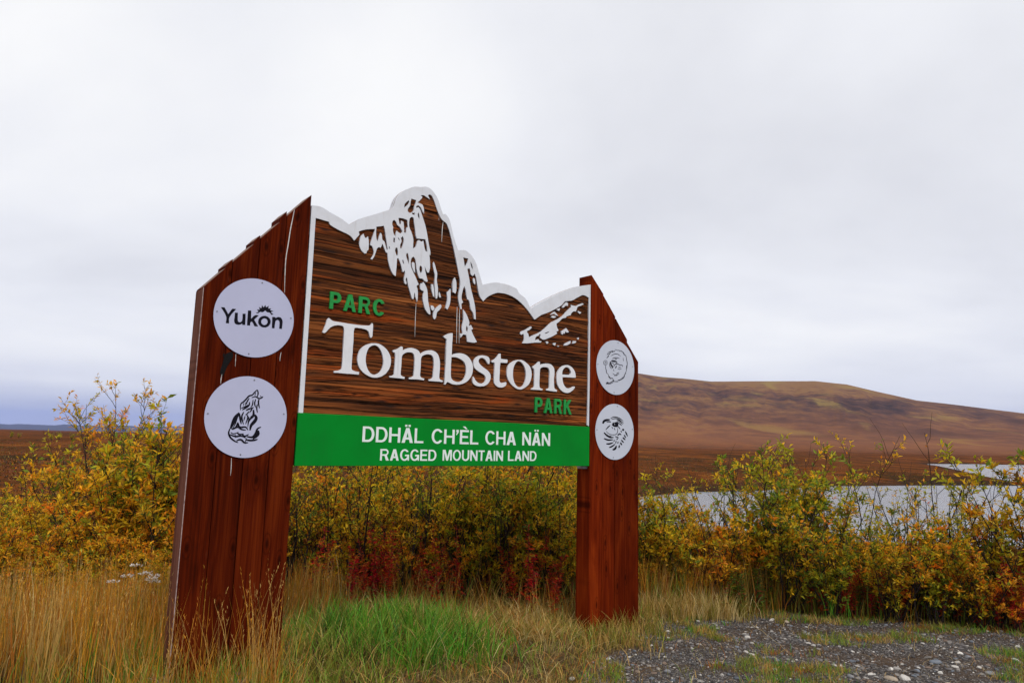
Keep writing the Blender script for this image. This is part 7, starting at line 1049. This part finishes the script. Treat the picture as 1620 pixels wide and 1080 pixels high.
def tufts(x, y):
    f = fbm(x*1.5+11, y*1.9+2, 3, 41); return sstep(f, 0.545, 0.605)*gravel_mask(x, y)
patch(g, rg, 60000, wedge(rg, 840, 1660, 5.0, 9.0), (0.035, 0.10), (0.003, 0.0055), (0.1, 0.9), [(LGREEN, 2.6), (OLIVE, 3), (STRAW, 2), (GREEN, 1.2), (RUST, 0.8)], clump=(9, 0.04), mask=tufts)
patch(g, rg, 1700, wedge(rg, 900, 1660, 5.0, 8.8), (0.05, 0.16), (0.002, 0.004), (0.75, 0.97), [(STRAW, 3), (PALE, 1.5), (RUST, 1.5)], mask=lambda x, y: gravel_mask(x, y)*0.7)
g.build('gravel_grass', 'thin short grass tufts and straw scattered over the gravel', 'grass')

g = Grass()
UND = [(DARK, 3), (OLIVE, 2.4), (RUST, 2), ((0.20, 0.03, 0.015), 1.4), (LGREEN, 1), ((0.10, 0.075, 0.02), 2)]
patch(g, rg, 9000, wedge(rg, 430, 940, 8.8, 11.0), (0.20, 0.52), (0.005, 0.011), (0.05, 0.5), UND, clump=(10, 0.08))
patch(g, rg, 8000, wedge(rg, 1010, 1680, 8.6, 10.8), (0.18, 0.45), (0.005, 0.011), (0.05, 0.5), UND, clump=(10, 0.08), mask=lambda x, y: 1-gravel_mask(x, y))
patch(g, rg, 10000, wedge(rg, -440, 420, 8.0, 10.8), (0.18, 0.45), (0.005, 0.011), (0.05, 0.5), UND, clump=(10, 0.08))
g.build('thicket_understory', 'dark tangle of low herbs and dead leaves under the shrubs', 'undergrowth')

# tundra scrub on the plain and the spit
def build_scrub():
    n = 46000
    r = np.exp(rg.uniform(math.log(11.0), math.log(170), n)); az = np.radians(rg.uniform(-50, 46, n))
    x, y = r*np.sin(az), r*np.cos(az); sd = lake_sd(x, y); k = (sd > 0.5); x, y, r = x[k], y[k], r[k]; n = len(x)
    z = gz(x, y)-0.02; H = rg.uniform(0.07, 0.17, n)*np.clip(r/40, 0.8, 1.3)
    pal = [((0.15, 0.045, 0.014), 4), ((0.20, 0.085, 0.02), 2.6), ((0.07, 0.045, 0.012), 2.6), ((0.10, 0.09, 0.016), 1.6), ((0.26, 0.16, 0.035), 1), ((0.04, 0.028, 0.012), 2)]
    pc = pal_pick(rg, pal, n); V = []; Fi = []; Cc = []; b = 0
    for k in range(4):
        a = rg.uniform(0, 6.283, n); s = np.stack([np.cos(a), np.sin(a), a*0], -1); w = H*rg.uniform(0.25, 0.7, n)
        o = np.stack([rg.normal(0, 1, n)*H*1.2, rg.normal(0, 1, n)*H*1.2, a*0], -1); base = np.stack([x, y, z], -1)+o
        t = base.copy(); t[:, 2] += H*rg.uniform(0.6, 1.1, n); t[:, :2] += rg.normal(0, 0.3, (n, 2))*H[:, None]
        V.append(np.stack([base-s*(w*0.5)[:, None], base+s*(w*0.5)[:, None], t], 1).reshape(-1, 3)); Fi.append(np.arange(n*3).reshape(-1, 3)+b); b += n*3
        Cc.append(np.repeat(pc*rg.uniform(0.8, 1.2, (n, 1)), 3, 0))
    return mesh_np('tundra_scrub', np.concatenate(V), [np.concatenate(Fi)], colors=np.concatenate(Cc))
scrub = link('tundra_scrub', build_scrub(), MAT['grass']); tag(scrub, 'low rust-brown tundra scrub covering the plain and the lake spit', 'scrub', kind='stuff')

# ------------------------------------------------------------------ gravel and stones
ICO = None
def ico():
    t = (1+5**0.5)/2
    v = np.array([(-1, t, 0), (1, t, 0), (-1, -t, 0), (1, -t, 0), (0, -1, t), (0, 1, t), (0, -1, -t), (0, 1, -t), (t, 0, -1), (t, 0, 1), (-t, 0, -1), (-t, 0, 1)], float); v = unit(v)
    f = np.array([(0, 11, 5), (0, 5, 1), (0, 1, 7), (0, 7, 10), (0, 10, 11), (1, 5, 9), (5, 11, 4), (11, 10, 2), (10, 7, 6), (7, 1, 8), (3, 9, 4), (3, 4, 2), (3, 2, 6), (3, 6, 8), (3, 8, 9), (4, 9, 5), (2, 4, 11), (6, 2, 10), (8, 6, 7), (9, 8, 1)])
    return v, f
def stone_mat():
    m = MT('gravel_stone'); a = m.n('ShaderNodeAttribute', attribute_name='tint'); n = m.noise(m.coord('Object'), 90, 4, 0.6)
    c = m.mix(m.rng(n, 0.35, 0.7, 0, 0.45), a.outputs['Color'], m.mix(1.0, a.outputs['Color'], (0.55, 0.52, 0.5, 1), 'MULTIPLY')); m.bsdf(c, 0.8, 0.3, m.bump(n, 0.3, 0.003)); return m.m
MAT['stone'] = stone_mat()
SPAL = [((0.135, 0.122, 0.118), 4), ((0.075, 0.068, 0.066), 3.8), ((0.21, 0.19, 0.172), 2.4), ((0.17, 0.12, 0.09), 1.3), ((0.40, 0.37, 0.34), 1.1), ((0.58, 0.55, 0.50), 0.5), ((0.14, 0.155, 0.18), 1)]
def build_gravel():
    v, f = ico(); n = 20000
    x, y = wedge(rg, 850, 1680, 5.0, 9.1)(n); k = rg.random(n) < gravel_mask(x, y)*(0.25+0.75*(1-tufts(x, y))); x, y = x[k], y[k]; n = len(x)
    s = 0.0036*np.exp(rg.gamma(1.5, 0.40, n)); s = np.minimum(s, 0.022)
    V = np.repeat(v[None], n, 0)*(1+rg.normal(0, 0.17, (n, 12, 1)))*s[:, None, None]*rg.uniform(0.6, 1.25, (n, 1, 3))*np.array([1.15, 1.15, 0.62])
    a = rg.uniform(0, 6.283, n); ca, sa = np.cos(a)[:, None], np.sin(a)[:, None]
    V = np.stack([V[..., 0]*ca-V[..., 1]*sa+x[:, None], V[..., 0]*sa+V[..., 1]*ca+y[:, None], V[..., 2]+(gz(x, y)+s*0.22)[:, None]], -1).reshape(-1, 3)
    F = (f[None]+np.arange(n)[:, None, None]*12).reshape(-1, 3)
    return mesh_np('gravel', V, [F], colors=np.repeat(pal_pick(rg, SPAL, n, 0.7, 1.25), 12, 0))
gravel = link('gravel', build_gravel(), MAT['stone']); tag(gravel, 'grey and brown gravel stones strewn over the pull-out', 'gravel', kind='stuff')
def stone(x, y, s, col, label, group=None, seed=0):
    import bmesh
    bm = bmesh.new(); bmesh.ops.create_icosphere(bm, subdivisions=2, radius=1); q = np.random.default_rng(seed)
    ax = q.uniform(0.75, 1.3, 3)*np.array([1.2, 1.0, 0.62]); off = q.normal(0, 1, (5, 3)); off /= np.linalg.norm(off, axis=1)[:, None]; cut = q.uniform(0.62, 0.9, 5)
    for vv in bm.verts:
        p = np.array(vv.co)
        for o_, c_ in zip(off, cut):
            d_ = p@o_
            if d_ > c_: p = p-o_*(d_-c_)*0.9
        p = p*ax*s; vv.co = Vector(p)
    me = bpy.data.meshes.new('stone'); bm.to_mesh(me); bm.free()
    a = me.attributes.new('tint', 'FLOAT_COLOR', 'POINT'); a.data.foreach_set('color', np.tile(np.array([*col, 1.0], np.float32), len(me.vertices)))
    o = link('stone', me, MAT['stone'], None, (x, y, GZ(x, y)+s*0.22)); o.rotation_euler = (0, 0, q.uniform(0, 6.28)); tag(o, label, 'stone', group)
WH = (0.50, 0.47, 0.43); TN = (0.36, 0.29, 0.22); GY = (0.20, 0.20, 0.21); BL = (0.15, 0.17, 0.20)
for k, (x, y, s, col, lb) in enumerate([
    (3.15, 6.04, .040, TN, 'tan stone at the bottom edge of the gravel, left of its paler neighbour'),
    (3.28, 6.08, .042, WH, 'pale stone at the bottom edge of the gravel, right of a tan stone'),
    (2.45, 7.44, .030, WH, 'white flat stone in the middle of the gravel below the shrubs'),
    (3.66, 7.61, .036, GY, 'grey flat stone near the shrub edge of the gravel'),
    (3.85, 6.61, .042, BL, 'blue-grey stone on the gravel at right'),
    (3.95, 6.49, .024, WH, 'small white stone just right of the blue-grey stone'),
    (3.07, 6.21, .024, WH, 'small white stone left above the pale pair at the bottom'),
    (3.58, 5.98, .028, TN, 'brownish stone at the bottom edge, right of the pale pair'),
    (2.26, 6.75, .022, WH, 'small pale stone below the white flat stone'),
    (3.18, 8.31, .026, TN, 'tan stone at the top of the gravel under the grass'),
    (4.67, 6.76, .024, WH, 'small white stone at the right edge of the gravel'),
    (3.08, 8.45, .022, WH, 'small pale stone at the back of the gravel beside a tan one'),
    (4.24, 6.76, .026, GY, 'grey stone between the white stones at right'),
    (3.55, 6.37, .030, BL, 'blue stone half sunk in grass below the blue-grey one'),
    (0.54, 5.89, .026, WH, 'white stone at the left end of the gravel near the green mound'),
    (0.27, 5.69, .020, WH, 'pale pebble at the bottom edge, leftmost on the gravel'),
    (1.37, 6.22, .026, GY, 'grey stone left of the gravel grass strip'),
    (2.84, 6.08, .028, GY, 'light grey stone left of the pale pair at the bottom edge'),
    (4.16, 6.35, .030, GY, 'grey stone towards the lower right corner')]):
    stone(x, y, s, col, lb, None, 100+k)

# ------------------------------------------------------------------ single small plants and litter
def yarrow(x, y, h, label):
    r = empty('dried_yarrow', (x, y, GZ(x, y)), 0.3); tag(r, label, 'plant'); q = np.random.default_rng(9)
    polys = []; heads = []
    for k in range(7):
        a = q.uniform(0, 6.28); P = np.array([[0.16*math.cos(a)*t*t+q.normal(0, .004), 0.16*math.sin(a)*t*t+q.normal(0, .004), h*(0.8+0.2*q.random())*t] for t in np.linspace(0, 1, 7)]); polys.append((P, np.linspace(.0028, .0014, 7))); heads.append(P[-1])
    V, F = tubes(polys, 4); link('stalk', mesh_np('stalk', V, [F], smooth=True), simple('dry_stalk', (0.24, 0.15, 0.07), 0.8, 0.2), r)
    for hd in heads:
        m = 34; a = q.uniform(0, 6.28, m); rr_ = np.sqrt(q.random(m))*0.045; B = hd+np.stack([rr_*np.cos(a), rr_*np.sin(a), q.normal(0, .004, m)-0.15*rr_], -1)
        D = np.stack([np.cos(a), np.sin(a), q.uniform(.2, 1, m)], -1); V, F, cc = leaf_arrays(B, D, q.uniform(.016, .028, m), q.uniform(.010, .015, m), np.tile((0.72, 0.66, 0.58), (m, 1))*q.uniform(.6, 1.2, (m, 1)))
        link('flower_head', mesh_np('flower_head', V, [F], colors=cc), MAT['grass'], r)
yarrow(PX(236, 6.4), 6.4, 0.66, 'dried pale yarrow heads in the golden grass beside the left post')
def foxtail(x, y, rz, label, seed):
    r = empty('foxtail_grass', (x, y, GZ(x, y)), rz); tag(r, label, 'plant'); q = np.random.default_rng(seed); polys = []; B = []; D = []
    for k in range(5):
        a = q.uniform(-0.7, 0.9); L = q.uniform(.22, .34); P = np.array([[L*.75*t**1.6*math.cos(a), L*.75*t**1.6*math.sin(a), L*(t-.35*t**3)] for t in np.linspace(0, 1, 7)]); polys.append((P, np.full(7, .0012)))
        for j in range(60):
            t = q.uniform(4.6, 6); i_ = min(int(t), 5); B.append(P[i_]*(1-(t-i_))+P[i_+1]*(t-i_)); d_ = P[6]-P[4]; D.append(d_/np.linalg.norm(d_)+q.normal(0, .33, 3))
    V, F = tubes(polys, 3); link('stalk', mesh_np('stalk', V, [F]), simple('foxtail_stalk', (0.2, 0.15, 0.06), 0.8, 0.2), r)
    B = np.array(B); D = np.array(D); m = len(B); V, F, cc = leaf_arrays(B, D, q.uniform(.04, .075, m), np.full(m, .0022), pal_pick(q, [((0.48, 0.33, 0.26), 3), ((0.34, 0.13, 0.12), 1.5), ((0.5, 0.42, 0.3), 1)], m))
    link('plume', mesh_np('plume', V, [F], colors=cc), MAT['grass'], r)
foxtail(PX(330, 4.9), 4.75, 2.6, 'pinkish foxtail barley plumes at the foot of the left post', 3)
foxtail(PX(372, 4.9), 4.9, 0.4, 'pale foxtail barley plume low in front of the left post, nearer the mound', 4)
def twig(pts, rad, col, label):
    P = []
    for (x, y, dz) in pts:
        P.append((x, y, GZ(x, y)+dz))
    P = np.array(P); t = np.linspace(0, len(P)-1, 14); P = np.stack([np.interp(t, np.arange(len(P)), P[:, k]) for k in range(3)], -1); q = np.random.default_rng(len(label)); P += q.normal(0, .006, P.shape)
    V, F = tubes([(P, np.linspace(rad, rad*.5, 14))], 5); o = link('fallen_twig', mesh_np('fallen_twig', V, [F], smooth=True), simple('twig_wood', col, .8, .2, var=.3, sc=40)); tag(o, label, 'twig')
twig([(5.35, 9.12, .12), (5.41, 8.82, .06), (5.24, 8.26, .015)], .007, (0.30, 0.21, 0.13), 'pale fallen twig sticking out of the shrubs onto the gravel')
twig([(5.54, 8.66, .16), (6.16, 9.25, .25), (7.05, 10.17, .4)], .009, (0.14, 0.10, 0.08), 'dark slanting twig under the orange shrub at right')
twig([(2.73, 8.11, .02), (2.69, 7.51, .01), (2.62, 6.78, .01)], .003, (0.42, 0.33, 0.17), 'long pale straw lying across the gravel')
twig([(-0.24, 10.72, .1), (-0.01, 11.39, .16), (0.22, 12.22, .25)], .006, (0.22, 0.17, 0.15), 'grey slanting twig among the red fireweed under the board')

# ------------------------------------------------------------------ air
def haze():
    me = box_mesh('haze', -34000, 34000, -34000, 34000, -8, 900)
    m = MT('haze_air'); v = m.n('ShaderNodeVolumePrincipled')
    v.inputs['Color'].default_value = (0.36, 0.48, 0.95, 1); v.inputs['Density'].default_value = 0.000033; v.inputs['Anisotropy'].default_value = 0.0
    m.l(v.outputs[0], m.out.inputs['Volume'])
    o = link('haze', me, m.m); tag(o, kind='stuff', label='thin bluish air over the whole plain', cat='haze'); return o
haze()
